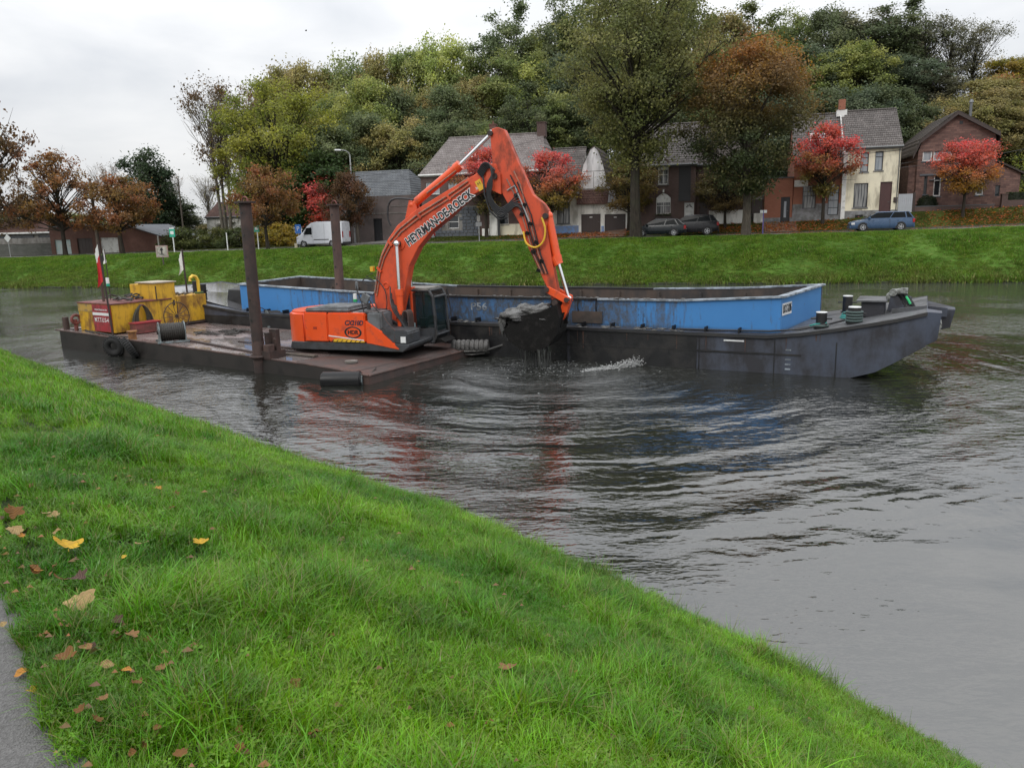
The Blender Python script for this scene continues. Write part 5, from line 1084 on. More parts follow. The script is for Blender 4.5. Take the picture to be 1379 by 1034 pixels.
# ------------------------------------------------------------------ street furniture
m_galv = pm('galvanised_post', (0.38,0.39,0.39), .5, .4); m_woodpole = pm('wooden_pole', (0.14,0.115,0.09), .9, streak=.2, dirt=(.06,.05,.04), da=.5)
def text(s, size, mat, parent, loc, rot, name='lettering', extr=0.004, off=0.0, width=None, sx=1.0, align='CENTER', shear=0.0, space=1.0):
    c = bpy.data.curves.new(name, 'FONT'); c.body = s; c.size = size; c.extrude = extr; c.offset = off; c.align_x = align; c.align_y = 'CENTER'; c.shear = shear; c.resolution_u = 3; c.space_character = space
    tmp = bpy.data.objects.new(name, c); COL.objects.link(tmp); bpy.context.view_layer.update()
    me = bpy.data.meshes.new_from_object(tmp.evaluated_get(bpy.context.evaluated_depsgraph_get())); bpy.data.objects.remove(tmp); me.materials.clear(); me.materials.append(mat)
    o = bpy.data.objects.new(name, me); COL.objects.link(o); o.parent = parent; o.location = loc; o.rotation_euler = rot
    if width:
        w = max(1e-3, max(v.co[0] for v in me.vertices)-min(v.co[0] for v in me.vertices)); sx = width/w
    o.scale = (sx, 1, 1); return o
def post_sign(name, label, px, ybot, ytop, q, plates, r=.035, post=None, cat='sign', group=None, rz=0.0):
    p, _ = HQ(px, ybot, q); z0 = zfar(p, q)+(.08 if 15.4 < q < 27 else 0); h = HQ(px, ytop, q)[1]-z0
    T = thing(name, label, cat, bank(p, q, z0-.03), BROT+rz, group); MB().cyl((0,0,-.2),(0,0,h), r, n=8).build('post', post or m_galv, T)
    for nm, mt, w, h0, h1, sh in plates:
        if sh == 'box': MB().box(-w/2,w/2,-r-.025,-r-.003,h+h0,h+h1).build(nm, mt, T, bevel=.004)
        elif sh == 'disc': MB().cyl((0,-r-.025,h+(h0+h1)/2),(0,-r-.003,h+(h0+h1)/2),w/2,n=20).build(nm, mt, T)
        elif sh == 'diamond': a=(h0+h1)/2+h; MB().prism([(-w/2,a),(0,a-w/2),(w/2,a),(0,a+w/2)], -r-.025,-r-.003).build(nm, mt, T)
    return T, h
m_signw = pm('sign_white', (0.72,0.73,0.73), .4); m_signb = pm('sign_blue', (0.035,0.16,0.50), .4); m_signg = pm('sign_green', (0.03,0.36,0.24), .4); m_signr = pm('sign_red', (0.50,0.04,0.04), .4); m_purple = pm('violet_post', (0.12,0.10,0.30), .5)
post_sign('diamond_sign', 'white diamond shaped road sign back at the far left in front of the block wall', 14.5, 347, 316, 10.8, [('sign_plate', m_signw, .85, -.75, .1, 'diamond')])
T, h = post_sign('cycle_route_sign', 'green and white route sign on pale post left of the hedge', 235, 338, 308, 10.8, [('sign_plate', m_signg, .62, -.75, 0.0, 'box'), ('upper_band', m_signw, .5, .0, .12, 'box')], .05, m_signw, group='green route signs'); MB().box(-.18,.18,-.087,-.077,h-.5,h-.2).build('symbol', m_signw, T)
T, h = post_sign('cycle_route_sign', 'green and white route sign right of the dark spud, before the yellow bushes', 348.5, 335, 303, 10.8, [('sign_plate', m_signg, .55, -.6, 0, 'box'), ('upper_band', m_signw, .5, .0, .12, 'box')], .05, m_signw, group='green route signs'); MB().box(-.16,.16,-.087,-.077,h-.42,h-.18).build('symbol', m_signw, T)
T, h = post_sign('parking_sign', 'blue square sign with white symbol beside the white van', 403.5, 332, 302, 15.0, [('sign_plate', m_signb, .62, -.85, 0, 'box')]); text('P', .6, m_signw, T, (0,-.064,h-.42), (PI/2,0,0))
post_sign('marker_post', 'short white post standing alone on the bank top left of the route sign', 215, 341, 317, 10.6, [], .07, m_conc, 'post'); post_sign('marker_post', 'thin white leaning post between hedge and spud', 307, 337, 313, 10.6, [], .05, m_signw, 'post')
post_sign('hydrant_post', 'stubby pale yellow post left of the white van', 399, 337, 327, 13.2, [], .13, pm('pale_yellow', (.6,.55,.38), .6), 'post')
T, h = post_sign('violet_sign_post', 'violet post with small white plates in front of the orange brick annex', 1027, 316.5, 283, 10.3, [('sign_plate', m_signw, .5, -.2, .02, 'box')], .045, m_purple); MB().box(-.03,.03,-.075,-.061,h-.18,h).build('divider', m_purple, T)
post_sign('garden_post_sign', 'grey sign on thin post before the white pillar of the tiled house', 645.5, 322, 291, 12.5, [('sign_plate', m_conc, .3, -.45, .05, 'box'), ('lower_plate', m_plinth, .55, -.85, -.5, 'box')])
# navigation board on the bank slope
p, _ = HQ(222, 370, 3.6); z0 = zfar(p, 3.6); T = thing('navigation_board', 'white waterway board with black arrow and red frame on the grass slope', 'sign', bank(p, 3.6, z0), BROT)
MB().cyl((0,0,-.3),(0,0,.75),.06,n=8).build('post', m_woodpole, T); MB().box(-.60,.60,-.05,.0,.72,1.72).build('board', pm('faded_red_frame', (0.30,0.13,0.11), .7, dirt=(.35,.3,.27), da=.5), T); MB().box(-.50,.50,-.062,-.052,.82,1.62).build('face', pm('weathered_white', (.5,.48,.42), .7, dirt=(.2,.18,.15), da=.4), T)
MB().box(-.05,.05,-.075,-.064,1.0,1.4).prism([(-.2,1.32),(.2,1.32),(0,1.55)], -.075,-.064).box(-.22,.22,-.075,-.064,.94,1.0).build('arrow', m_black, T)
# lamp and poles
def pole(name, label, px, q, ytop, r, cat='pole', mat=None):
    p, _ = HQ(px, 300, q); z0 = zfar(p, q); h = HQ(px, ytop, q)[1]-z0; T = thing(name, label, cat, bank(p, q, z0), BROT); MB().cyl((0,0,-.3),(0,0,h), r*1.25, r*.8, 12).build('pole', mat or m_woodpole, T); return T, p, z0, h
T, p1_, z1_, h1_ = pole('utility_pole', 'wooden utility pole with cables at the corner of the grey brown hall', 481, 17.6, 232, .15)
MB().box(-.6,.6,-.06,.06,h1_-.5,h1_-.4).build('cross_arm', m_woodpole, T); MB().box(-.09,.09,-.2,-.15,2.2,2.45).build('notice_plate', m_signw, T)
T, _, _, h_ = pole('street_lamp', 'street lamp with curved white arm above the grey brown hall', 477, 18.4, 208, .075, 'lamp', m_galv)
MB().tube([(0,0,h_-.2),(-.05,-.1,h_+.15),(-.25,-.4,h_+.35),(-.55,-.75,h_+.38)], .045, 8).build('arm', m_galv, T); MB().cbox((-.75,-1.0,h_+.36), (.62,.26,.16), Matrix.Rotation(R(48),3,'Z')).build('lantern', m_signw, T, bevel=.05)
T, p2_, z2_, h2_ = pole('utility_pole', 'wooden utility pole in front of the brick garage between its brown and white doors', 128.5, 14.6, 240, .16); MB().box(-.5,.5,-.06,.06,h2_-.7,h2_-.6).build('cross_arm', m_woodpole, T)
T, p3_, z3_, h3_ = pole('utility_pole', 'distant pole with cross arms between bare tree and leaning trees', 246, 30, 240, .10)
def cable(pts_a, pts_b, sag, label, r=.014):
    a, b = Vector(pts_a), Vector(pts_b); P = [tuple(a.lerp(b, t/16)-Vector((0,0,sag*4*(t/16)*(1-t/16)))) for t in range(17)]
    o = MB().tube(P, r, 4).build('overhead_cable', m_black); tag(o, label, 'cable', 'overhead cables')
A = bank(p1_, 17.6, z1_+h1_-.45); 
cable(A, bank(-16.2,18.9,12.0), .5, 'overhead cable from hall pole to the tiled brick house'); cable(bank(p1_,17.6,z1_+h1_-.8), bank(-28.2,18.9,9.0), .25, 'lower overhead cable from hall pole to the left gable')
cable(bank(p2_,14.6,z2_+h2_-.6), bank(p3_,30,z3_+h3_-.5), .6, 'overhead cable from garage pole to the distant pole')
cable(bank(3.5,18.2,9.8), bank(13.9,18.2,9.4), .35, 'overhead cable across the brick row and cream house fronts', .02); cable(bank(9.7,18.2,8.6), bank(15.6,19.7,8.6), .3, 'thin cable from cream house to the brick villa', .018); cable(bank(13.9,18.2,8.0), bank(30,19.4,10.6), .4, 'cable passing in front of the villa gable', .018)
# small bird in the sky
b0 = at(412, 42, 40); T = thing('bird', 'tiny dark bird flying high in the grey sky', 'bird', b0, .6); T.scale = (.6,.6,.6)
MB().sphere((0,0,0),.035,8,6,(2.2,.9,.8)).build('body', m_black, T); MB().add([(-.06,0,.02),(.08,0,.02),(.02,.15,.06),(-.06,.14,.06)],[(0,1,2,3)]).add([(-.06,0,.02),(.08,0,.02),(.02,-.15,.06),(-.06,-.14,.06)],[(0,1,2,3)]).build('wings', m_black, T, fixn=False)

# ------------------------------------------------------------------ barge
m_hull = pm('barge_hull_grey', (0.062,0.074,0.104), .42, dirt=(0.022,0.020,0.021), da=.42, ds=.9, streak=.6, sc=.8, var=.25, bump=.3)
m_hulld = pm('hull_black', (0.008,0.008,0.009), .5, dirt=(0.026,0.024,0.022), da=.25, ds=1.5, var=.4, bump=.4)
def barge_blue():
    k = NT('barge_blue'); v = k.coord('Object'); sp = k.new('ShaderNodeSeparateXYZ'); k.l.new(v, sp.inputs[0]); x = sp.outputs[0]; z = sp.outputs[2]
    c = k.mix(k.noise(v, 1.2, 3), (0.042,0.185,0.46), (0.060,0.235,0.53))
    # muddy spill down the middle of the hopper where the bucket empties; clean towards both ends
    mid = k.math('MULTIPLY', k.mr(x, -3.4, -7.5, 0, 1), k.mr(x, -21.5, -15.5, 0, 1))
    s1 = k.noise(k.coord('Object', (2.2,2.2,.35)), 2.0, 6, .7); s2 = k.noise(k.coord('Object', (4,4,1.1)), 1.8, 6, .75); s3 = k.noise(v, 6, 5, .75)
    thr = k.mr(mid, 0, 1, .64, .31); m = k.mr(k.math('SUBTRACT', s1, thr), -.02, .09, 0, .9); m2 = k.mr(k.math('SUBTRACT', s2, k.mr(mid,0,1,.70,.50)), 0, .06, 0, .8)
    c = k.mix(m2, c, (0.035,0.045,0.06)); c = k.mix(k.math('MULTIPLY', m, k.mr(s3, .35, .6, .35, 1)), c, (0.075,0.078,0.080))
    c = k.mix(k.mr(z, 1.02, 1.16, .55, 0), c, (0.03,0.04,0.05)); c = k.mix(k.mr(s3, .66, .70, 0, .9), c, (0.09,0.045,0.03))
    return k.fin(c, .5, k.bump(s3, .3, .01))
m_blue = barge_blue()
m_rim = pm('rim_worn_white', (0.34,0.39,0.44), .6, dirt=(0.09,0.10,0.11), da=.4, ds=3); m_mudg = pm('dry_mud_grey', (0.16,0.155,0.145), .9, dirt=(0.05,0.05,0.05), da=.5, ds=4, bump=.6)
m_inside = pm('hopper_inside', (0.035,0.033,0.032), .8, dirt=(0.085,0.06,0.045), da=.45, ds=1.2, streak=.5, sc=.6)
m_deckwet = pm('wet_barge_deck', (0.10,0.10,0.105), .05, bump=.02, spec=1.0); m_deckwet.node_tree.nodes['Principled BSDF'].inputs['IOR'].default_value = 2.2
m_rope = pm('rope', (0.07,0.10,0.095), .9, bump=.6); m_ropeg = pm('green_rope', (0.04,0.22,0.20), .9)
BA = R(28); BG = thing('hopper_barge', 'long open hopper barge with blue coaming and dark grey raked hull', 'barge', (9.06, 19.65, 0), -BA)
BWd = 5.05
def sheer(x):   # deck height along the barge
    if x > -2.4: return 1.02+max(0, x+2.4)**1.3*0.125
    if x < -21.5: return 1.08+max(0, -21.5-x)**1.3*0.075
    return 1.02+0.003*(-x-2.4)
def half_in(x): # side offset at the ends (plan taper of the raked ends)
    if x > 0.75: return (x-0.75)*0.36
    if x < -26.2: return (-26.2-x)*0.42
    return 0.0
def zbot(x):
    if x > 0: return 0.62*x
    if x < -25.2: return (-25.2-x)*0.42
    return -0.6 if -24.6 < x < -0.9 else -0.25 if x < -.3 or x < -20 else 0.0
xs_ = [-27.9,-27.2,-26.2,-25.2,-24,-22,-20,-17,-14,-11,-8,-5,-3,-2.4,-1.5,-.7,-.28,.3,.55,.75,1.1,1.4]
hm = MB(); rings = []
for x in xs_:
    o_ = half_in(x); zd = sheer(x); zb_ = zbot(x)
    rings.append([(x,o_,zb_),(x,o_,zb_+(zd-zb_)*.55),(x,o_,zd),(x,BWd-o_,zd),(x,BWd-o_,zb_+(zd-zb_)*.55),(x,BWd-o_,zb_)])
hm.loft(rings); hull = hm.build('hull', m_hull, BG)
for side in (0, 1):
    rub = MB(); rub2 = MB()
    for a, b in zip(xs_[:-1], xs_[1:]):
        ya, yb = half_in(a), half_in(b); 
        if side: ya, yb = BWd-ya, BWd-yb
        s_ = -1 if side == 0 else 1
        rub.hexa([(a,ya,sheer(a)-.07),(b,yb,sheer(b)-.07),(b,yb+s_*.06,sheer(b)-.07),(a,ya+s_*.06,sheer(a)-.07),(a,ya,sheer(a)+.015),(b,yb,sheer(b)+.015),(b,yb+s_*.05,sheer(b)+.015),(a,ya+s_*.05,sheer(a)+.015)])
        if -.9 >= b > -26: rub2.hexa([(a,ya,.50),(b,yb,.50),(b,yb+s_*.02,.50),(a,ya+s_*.02,.50),(a,ya,.55),(b,yb,.55),(b,yb+s_*.02,.55),(a,ya+s_*.02,.55)])
    rub.build('rubbing_strake', m_hulld, BG); rub2.build('weld_seam', m_hulld, BG)
# blackened middle of the side (coated plates let in 3 mm proud)
for i, (a, b) in enumerate([(-25,-21.5),(-21.4,-17),(-16.9,-12.6),(-12.5,-8.3),(-8.2,-4.3)]):
    MB().box(a, b, -.012, -.001, -.4, .95).build('side_plate', m_hulld, BG)
MB().box(-4.2,-3.0,-.008,-.001,-.4,.48).build('side_plate', m_hull, BG); MB().box(-2.9,-.75,-.006,-.001,-.3,.50).build('side_plate', m_hull, BG)
MB().box(-3.55,-3.0,-.02,-.009,.83,.87).build('white_mark', m_signw, BG)
for x in (-4.25,-2.2,-.65): MB().box(x,x+.025,-.016,-.001,-.3,.92).build('weld_seam', m_hulld, BG)
for x in (-24.5,-1.9):
    for i in range(5): MB().box(x,x+.14,-.014,-.007,.12+i*.13,.16+i*.13).build('draught_mark', m_rim, BG)
rr_ = random.Random(31)
for i in range(16):
    x = rr_.uniform(-16,-1.0); L_ = rr_.uniform(.15,.55); w_ = rr_.uniform(.015,.05); MB().prism([(x,sheer(x)-.09),(x+w_,sheer(x)-.09),(x+w_*.7,sheer(x)-.09-L_),(x+w_*.3,sheer(x)-.09-L_)], -.018, -.013).build('rust_run', pm('rust_run', (0.11,0.055,0.035), .8, dirt=(.05,.03,.025), da=.5, ds=9), BG)
# side deck gusset blocks along the coaming foot
gb = MB().box(-.02,.02,0,.30,0,.14).build('gusset', m_hulld, BG); gb.location = (-3.2,.22,sheer(-3.2))
for i in range(1, 21): c_ = gb.copy(); COL.objects.link(c_); x = -3.2-i*.94; c_.location = (x,.22,sheer(x))
# coaming: four walls, the ends angled
YN, YF = .55, 4.5; TH_ = .11
def rimz(x): return 1.83+(max(0, x+5.2)*.055 if x > -5.2 else 0)+(max(0,-15-x)*.038 if x < -15 else 0)
XN0, XN1, XF0, XF1 = -22.6, -2.15, -23.2, -1.55
cx = [-22.6,-19,-16,-13,-10,-7.5,-5,-3.4,-2.15]
nw = MB(); 
for a, b in zip(cx[:-1], cx[1:]): nw.hexa([(a,YN,sheer(a)-.05),(b,YN,sheer(b)-.05),(b,YN+TH_,sheer(b)-.05),(a,YN+TH_,sheer(a)-.05),(a,YN,rimz(a)),(b,YN,rimz(b)),(b,YN+TH_,rimz(b)),(a,YN+TH_,rimz(a))])
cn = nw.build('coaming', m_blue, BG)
fwl = MB(); cf = [XF0,-19,-15,-11,-7,-4,XF1]
for a, b in zip(cf[:-1], cf[1:]): fwl.hexa([(a,YF,sheer(a)-.05),(b,YF,sheer(b)-.05),(b,YF+TH_,sheer(b)-.05),(a,YF+TH_,sheer(a)-.05),(a,YF,rimz(a)),(b,YF,rimz(b)),(b,YF+TH_,rimz(b)),(a,YF+TH_,rimz(a))])
fwl.build('coaming', m_inside, BG)
def endwall(xn, xf, mat):
    m = MB(); w = .11 if xn > -10 else -.11; z0_ = sheer(xn)-.05
    m.hexa([(xn,YN+.001,z0_),(xn-w,YN+.001,z0_),(xf-w,YF+TH_-.001,z0_),(xf,YF+TH_-.001,z0_),(xn,YN+.001,rimz(xn)-.001),(xn-w,YN+.001,rimz(xn)-.001),(xf-w,YF+TH_-.001,rimz(xf)-.001),(xf,YF+TH_-.001,rimz(xf)-.001)]); return m.build('end_coaming', mat, BG)
endwall(-2.15+.002, -1.55+.002, m_blue); endwall(-22.602, -23.202, m_inside)
# rim flats on top, muddy amidships
for pts_, ww in (([(x,YN+.03,rimz(x)) for x in cx], .2), ([(x,YF+.08,rimz(x)) for x in cf], .2)):
    m1, m2 = MB(), MB()
    for a, b in zip(pts_[:-1], pts_[1:]):
        tgt = m1 if (b[0] > -5.1 or a[0] < -17) else m2
        tgt.hexa([(a[0],a[1]-ww/2,a[2]+.002),(b[0],b[1]-ww/2,b[2]+.002),(b[0],b[1]+ww/2,b[2]+.002),(a[0],a[1]+ww/2,a[2]+.002),(a[0],a[1]-ww/2,a[2]+.05),(b[0],b[1]-ww/2,b[2]+.05),(b[0],b[1]+ww/2,b[2]+.05),(a[0],a[1]+ww/2,a[2]+.05)])
    if m1.v: m1.build('rim_flat', m_rim, BG)
    if m2.v: m2.build('rim_flat', m_hulld, BG)
for xn, xf in ((-2.15,-1.55),(-22.6,-23.2)):
    s_ = 1 if xn > -10 else -1; m = MB(); m.hexa([(xn-.12*s_,YN-.06,rimz(xn)+.003),(xn+.09*s_,YN-.06,rimz(xn)+.003),(xf+.09*s_,YF+.17,rimz(xf)+.003),(xf-.12*s_,YF+.17,rimz(xf)+.003),(xn-.12*s_,YN-.06,rimz(xn)+.053),(xn+.09*s_,YN-.06,rimz(xn)+.053),(xf+.09*s_,YF+.17,rimz(xf)+.053),(xf-.12*s_,YF+.17,rimz(xf)+.053)]); m.build('rim_flat', m_rim, BG)
# hold: dark floor and inner slopes, lump of spoil
MB().box(-22,-2.3,YN+TH_+.001,YF-.001,.55,.6).build('hold_floor', m_inside, BG)
ih = MB(); 
for i in range(14): x = -21.3+i*1.45; ih.box(x-.04,x+.04,YF-.10,YF-.001,.6,1.75)
tag(ih.build('hold_frames', m_inside, BG), kind='stuff')
# spilt mud clods along the middle rim
r_ = random.Random(4); cl = MB()
for i in range(90):
    x = r_.uniform(-14,-4.8) if i % 3 else r_.uniform(-9,-6); cl.sphere((x, YN+r_.uniform(-.05,.12), rimz(x)+.055), r_.uniform(.015,.06), 6, 4, (1.6,1,.6), .3, i)
for i in range(70):
    x = r_.uniform(-13,-4.5); cl.sphere((x, r_.uniform(.02,.5), sheer(x)+.02), r_.uniform(.015,.06), 6, 4, (1.8,1.2,.5), .3, i)
tag(cl.build('spilt_mud', m_mudg, BG), kind='stuff')
# name plate and number
pl = MB().box(0,.62,-.012,-.001,0,.33).build('number_plate', m_signw, BG); ang_ = math.atan2(YF-YN, XF1-XN1)
pl.location = (XN1+.012+.08*math.cos(ang_), YN+.08*math.sin(ang_), 1.50); pl.rotation_euler = (0,0,ang_); pl.scale = (1.3,1,1)
tx = text('BOCA286', .33, m_black, pl, (.31,-.016,.165), (PI/2,0,0), off=.004, width=.56)
text('P56', .34, m_rim, BG, (-11.72, YN-.006, 1.52), (PI/2,0,0), off=.006, width=.62)
tag(MB().box(-8.35,-7.35,-.05,-.015,1.12,1.48).build('hanging_plate', pm('brown_plate', (0.085,0.062,0.05), .8, dirt=(.04,.035,.03), da=.4), BG), kind=None).location = (0, YN+.0, .0)
hk = MB(); 
for x in (-8.15,-7.55): hk.tube([(x,YN-.03,1.48),(x,YN-.06,1.6),(x,YN-.03,rimz(x)+.06)], .02, 6)
hk.build('hanging_plate_hooks', m_hulld, BG)
# left bow: wet deck and hatch box
dk_ = MB(); dk_.hexa([(-27.6,.75,sheer(-27.6)+.006),(-22.3,.25,sheer(-22.3)+.006),(-23.3,4.6,sheer(-23.3)+.006),(-27.6,4.2,sheer(-27.6)+.006),(-27.6,.75,sheer(-27.6)+.016),(-22.3,.25,sheer(-22.3)+.016),(-23.3,4.6,sheer(-23.3)+.016),(-27.6,4.2,sheer(-27.6)+.016)])
dk_.build('wet_deck', m_deckwet, BG)
MB().hexa([(-24.3,1.3,1.12),(-22.9,1.0,1.10),(-23.1,4.3,1.12),(-24.6,4.3,1.14),(-24.2,1.4,1.85),(-22.95,1.1,1.85),(-23.1,4.2,2.0),(-24.5,4.2,1.98)]).build('hatch_box', m_hulld, BG, bevel=.02)
# right bow: raised deck, hatch, push notches
m_deckg = pm('grey_wet_deck', (0.085,0.088,0.095), .38, dirt=(0.03,0.03,0.03), da=.35, ds=1.4, spec=.7, streak=1)
dk_ = MB()
xx = [-2.0,-1.2,-.4,.3,.75,1.1,1.38]
for a, b in zip(xx[:-1], xx[1:]): dk_.hexa([(a,half_in(a)+.02,sheer(a)+.004),(b,half_in(b)+.02,sheer(b)+.004),(b,BWd-half_in(b)-.02,sheer(b)+.004),(a,BWd-half_in(a)-.02,sheer(a)+.004),(a,half_in(a)+.02,sheer(a)+.012),(b,half_in(b)+.02,sheer(b)+.012),(b,BWd-half_in(b)-.02,sheer(b)+.012),(a,BWd-half_in(a)-.02,sheer(a)+.012)])
dk_.build('fore_deck', m_deckg, BG)
def bollard(x, y, h, r, coils, ropem, label=None, ztop=m_signw):
    z = sheer(x)+.01; b_ = MB().cyl((x,y,z),(x,y,z+h),r,n=18).cyl((x-.22*0,y,z),(x,y,z+.03),r*1.35,n=18).build('bollard', m_hulld, BG, smooth=True); MB().cyl((x,y,z+h),(x,y,z+h+.022),r*1.02,n=18).build('white_cap', ztop, b_)
    MB().cyl((x-r-.13,y,z+h*.62),(x+r+.13,y,z+h*.62),.022,n=8).build('cross_pin', m_hulld, b_)
    if coils:
        c_ = MB(); 
        for i in range(coils): c_.torus((x,y,z+.08+i*.075), r+.035, .033, 'z', 18, 6)
        c_.build('rope_turns', ropem, b_)
    return b_
bollard(-1.1,.55,.42,.14,1,m_rope); bollard(-.30,.62,.42,.155,4,m_rope); bollard(-.75,4.1,.48,.14,0,m_rope)
bollard(-24.9,.7,.62,.15,0,m_rope,ztop=m_hulld); bollard(-25.6,1.0,.62,.15,0,m_rope,ztop=m_hulld); bollard(-24.2,4.3,.5,.13,0,m_rope)
z = sheer(.0); hb = MB().box(-.22,.36,1.7,2.9,z,z+.42).build('hatch', m_hull, BG, bevel=.015); MB().box(-.34,.42,1.6,3.0,z+.42,z+.46).build('hatch_lid', m_deckg, hb)
# winch with pale motor and green tie
wz = sheer(.6); wn_ = MB().prism([(.42,wz),(.95,wz),(.66,wz+.42),(.48,wz+.42)], 2.0, 2.06).prism([(.42,wz),(.95,wz),(.66,wz+.42),(.48,wz+.42)], 2.45, 2.51).build('winch_frame', m_hull, BG)
m_palem = pm('pale_machine_grey', (0.40,0.42,0.40), .6, dirt=(0.08,0.08,0.07), da=.5, ds=8)
MB().cyl((.5,2.1,wz+.52),(.78,2.1,wz+.56),.085,n=14).cyl((.54,1.95,wz+.52),(.54,2.08,wz+.52),.10,n=14).box(.72,.90,2.05,2.2,wz+.49,wz+.64).sphere((.46,2.1,wz+.40),.10,10,8,(1,1,1.2)).build('winch_motor', m_palem, wn_, bevel=.008)
wr_ = MB(); r_ = random.Random(2)
for i in range(9): wr_.stube([(.62+.03*i,2.1+.04*(i%3),wz+.48),(.72+.04*i,2.12,wz+.26),(.78+.04*i+.06,2.1-.03*i,wz+.03)], .02, 6)
wr_.build('winch_wires', m_black, wn_); MB().tube([(.86,2.02,wz+.42),(.93,2.0,wz+.32),(.98,2.0,wz+.22)], .032, 8).build('green_tie', pm('green_tie', (0.03,0.45,0.16), .6), wn_)
# the two push horns and roller between
hz = sheer(1.4)
MB().hexa([(1.38,.25,.88),(1.66,.42,1.02),(1.66,.95,1.02),(1.38,1.1,.88),(1.38,.25,hz+.01),(1.72,.42,hz-.02),(1.72,.95,hz-.02),(1.38,1.1,hz+.01)]).build('push_horn', m_hull, BG)
MB().hexa([(1.3,2.9,.85),(2.0,3.2,1.0),(2.0,3.9,1.0),(1.3,4.6,.85),(1.3,2.9,hz-.2),(2.1,3.2,hz-.22),(2.1,3.9,hz-.22),(1.3,4.75,hz-.1)]).build('push_horn', m_hull, BG)
MB().hexa([(.6,2.9,hz-.4),(1.9,3.0,hz-.4),(1.9,3.07,hz-.4),(.6,2.98,hz-.4),(.6,2.9,hz-.02),(1.9,3.0,hz-.16),(1.9,3.07,hz-.16),(.6,2.98,hz-.02)]).build('bulwark', m_hull, BG)
MB().hexa([(.55,1.5,sheer(.7)-.1),(1.38,1.2,hz-.1),(1.38,1.26,hz-.1),(.55,1.56,sheer(.7)-.1),(.55,1.5,sheer(.7)+.10),(1.38,1.2,hz+.08),(1.38,1.26,hz+.08),(.55,1.56,sheer(.7)+.10)]).build('low_bulwark', m_deckg, BG)
MB().cyl((1.66,1.5,1.25),(1.66,2.6,1.25),.11,n=14).build('roller', m_palem, BG); MB().cyl((.95,2.75,hz-.1),(.95,2.75,hz+.1),.05,n=8).sphere((.95,2.75,hz+.12),.06,8,6).build('fairlead', m_hull, BG)
# ropes lying on the fore deck
rp = MB().tube([(-5.0,.42,sheer(-5)+.03),(-3.6,.38,sheer(-3.6)+.05),(-2.4,.36,1.1),(-1.6,.40,sheer(-1.6)+.06),(-.95,.42,sheer(-1)+.12)], .028, 6).tube([(-1.8,.7,sheer(-1.8)+.05),(-.9,.9,sheer(-.9)+.06),(-.5,.8,sheer(-.4)+.1),(-.35,.75,sheer(-.3)+.25)], .03, 6); rp.build('mooring_line', m_black, BG)
gr_ = MB(); 
for i in range(8): a = i*.8; gr_.tube([(-1.28+.1*math.cos(a),.5+.08*math.sin(a),sheer(-1.3)+.05+.015*i),(-1.15+.12*math.cos(a+1),.52+.1*math.sin(a+1),sheer(-1.2)+.09+.015*i),(-1.05+.1*math.cos(a+2),.5,sheer(-1.1)+.05+.02*i)], .024, 5)
for i in range(4): gr_.torus((-.5,1.9,sheer(-.5)+.05+.04*i), .24-.02*i, .03, 'z', 16, 5)
gr_.build('coiled_line', m_ropeg, BG)
# ------------------------------------------------------------------ pontoon
m_rust = pm('rusty_deck', (0.105,0.062,0.052), .34, dirt=(0.055,0.045,0.042), da=.45, ds=1.0, var=.35, sc=.7, bump=.5, spec=.6)
def wet_deck():
    k = NT('wet_rusty_deck'); v = k.coord('Object', (.5,1.0,1)); n = k.noise(v, 1.1, 5, .6, .5); n2 = k.noise(k.coord('Object'), 5, 5, .7)
    c = k.mix(k.mr(n, .38, .62, 0, 1), (0.14,0.085,0.074), (0.19,0.17,0.165)); c = k.mix(k.mr(n2, .55, .7, 0, .7), c, (0.05,0.036,0.032))
    r = k.mr(k.noise(v, 1.1, 5, .6, .5), .42, .56, .50, .05); k.b.inputs['IOR'].default_value = 2.0; return k.fin(c, r, k.bump(n2, .25, .01), spec=.6)
m_wet = wet_deck()
m_pside = pm('pontoon_side', (0.014,0.012,0.011), .6, dirt=(0.028,0.023,0.02), da=.5, ds=1.6, var=.4, bump=.4); m_rustd = pm('dark_rust', (0.065,0.038,0.032), .75, dirt=(0.03,0.022,0.02), da=.5, ds=3, bump=.5)
m_rustb = pm('brown_steel', (0.105,0.062,0.052), .65, dirt=(0.05,0.034,0.03), da=.45, ds=2, streak=.3, bump=.4)
m_yel = pm('yellow_paint_rusty', (0.62,0.36,0.025), .5, dirt=(0.13,0.05,0.02), da=.30, ds=2.4, streak=.45, var=.12, bump=.3); m_redp = pm('red_board', (0.33,0.035,0.045), .5, dirt=(.16,.03,.03), da=.3); m_redd = pm('dull_red_paint', (0.22,0.06,0.055), .6, dirt=(.08,.04,.03), da=.4)
m_steel = pm('worn_grey_blue_steel', (0.20,0.245,0.26), .5, dirt=(0.07,0.07,0.065), da=.4, ds=4, bump=.2); m_cablec = pm('greasy_wire', (0.035,0.032,0.028), .6, bump=.8); m_wood = pm('old_plank', (0.17,0.14,0.115), .85, dirt=(.08,.07,.06), da=.5, ds=5, streak=1)
m_yelr = pm('yellow_hose', (0.70,0.42,0.03), .5); m_hose = pm('green_black_hose', (0.05,0.05,0.035), .7)
PC = (-3.99, 20.56); PAg = R(33.3); PL, PW = 15.95, 6.0
PX = (math.cos(PAg), -math.sin(PAg)); PY = (math.sin(PAg), math.cos(PAg))
def pdz(x): return 0.34-0.0225*min(0, x)-(0.06*max(0, x+2.2)/2.2 if x > -2.2 else 0)
def pw(x, y, z=0.0): return (PC[0]+x*PX[0]+y*PY[0], PC[1]+x*PX[1]+y*PY[1], z)
def pon(name, label, cat, x, y, rz=0.0, group=None, dz=0.0): return thing(name, label, cat, pw(x, y, pdz(x)+dz+.012), -PAg+rz, group)
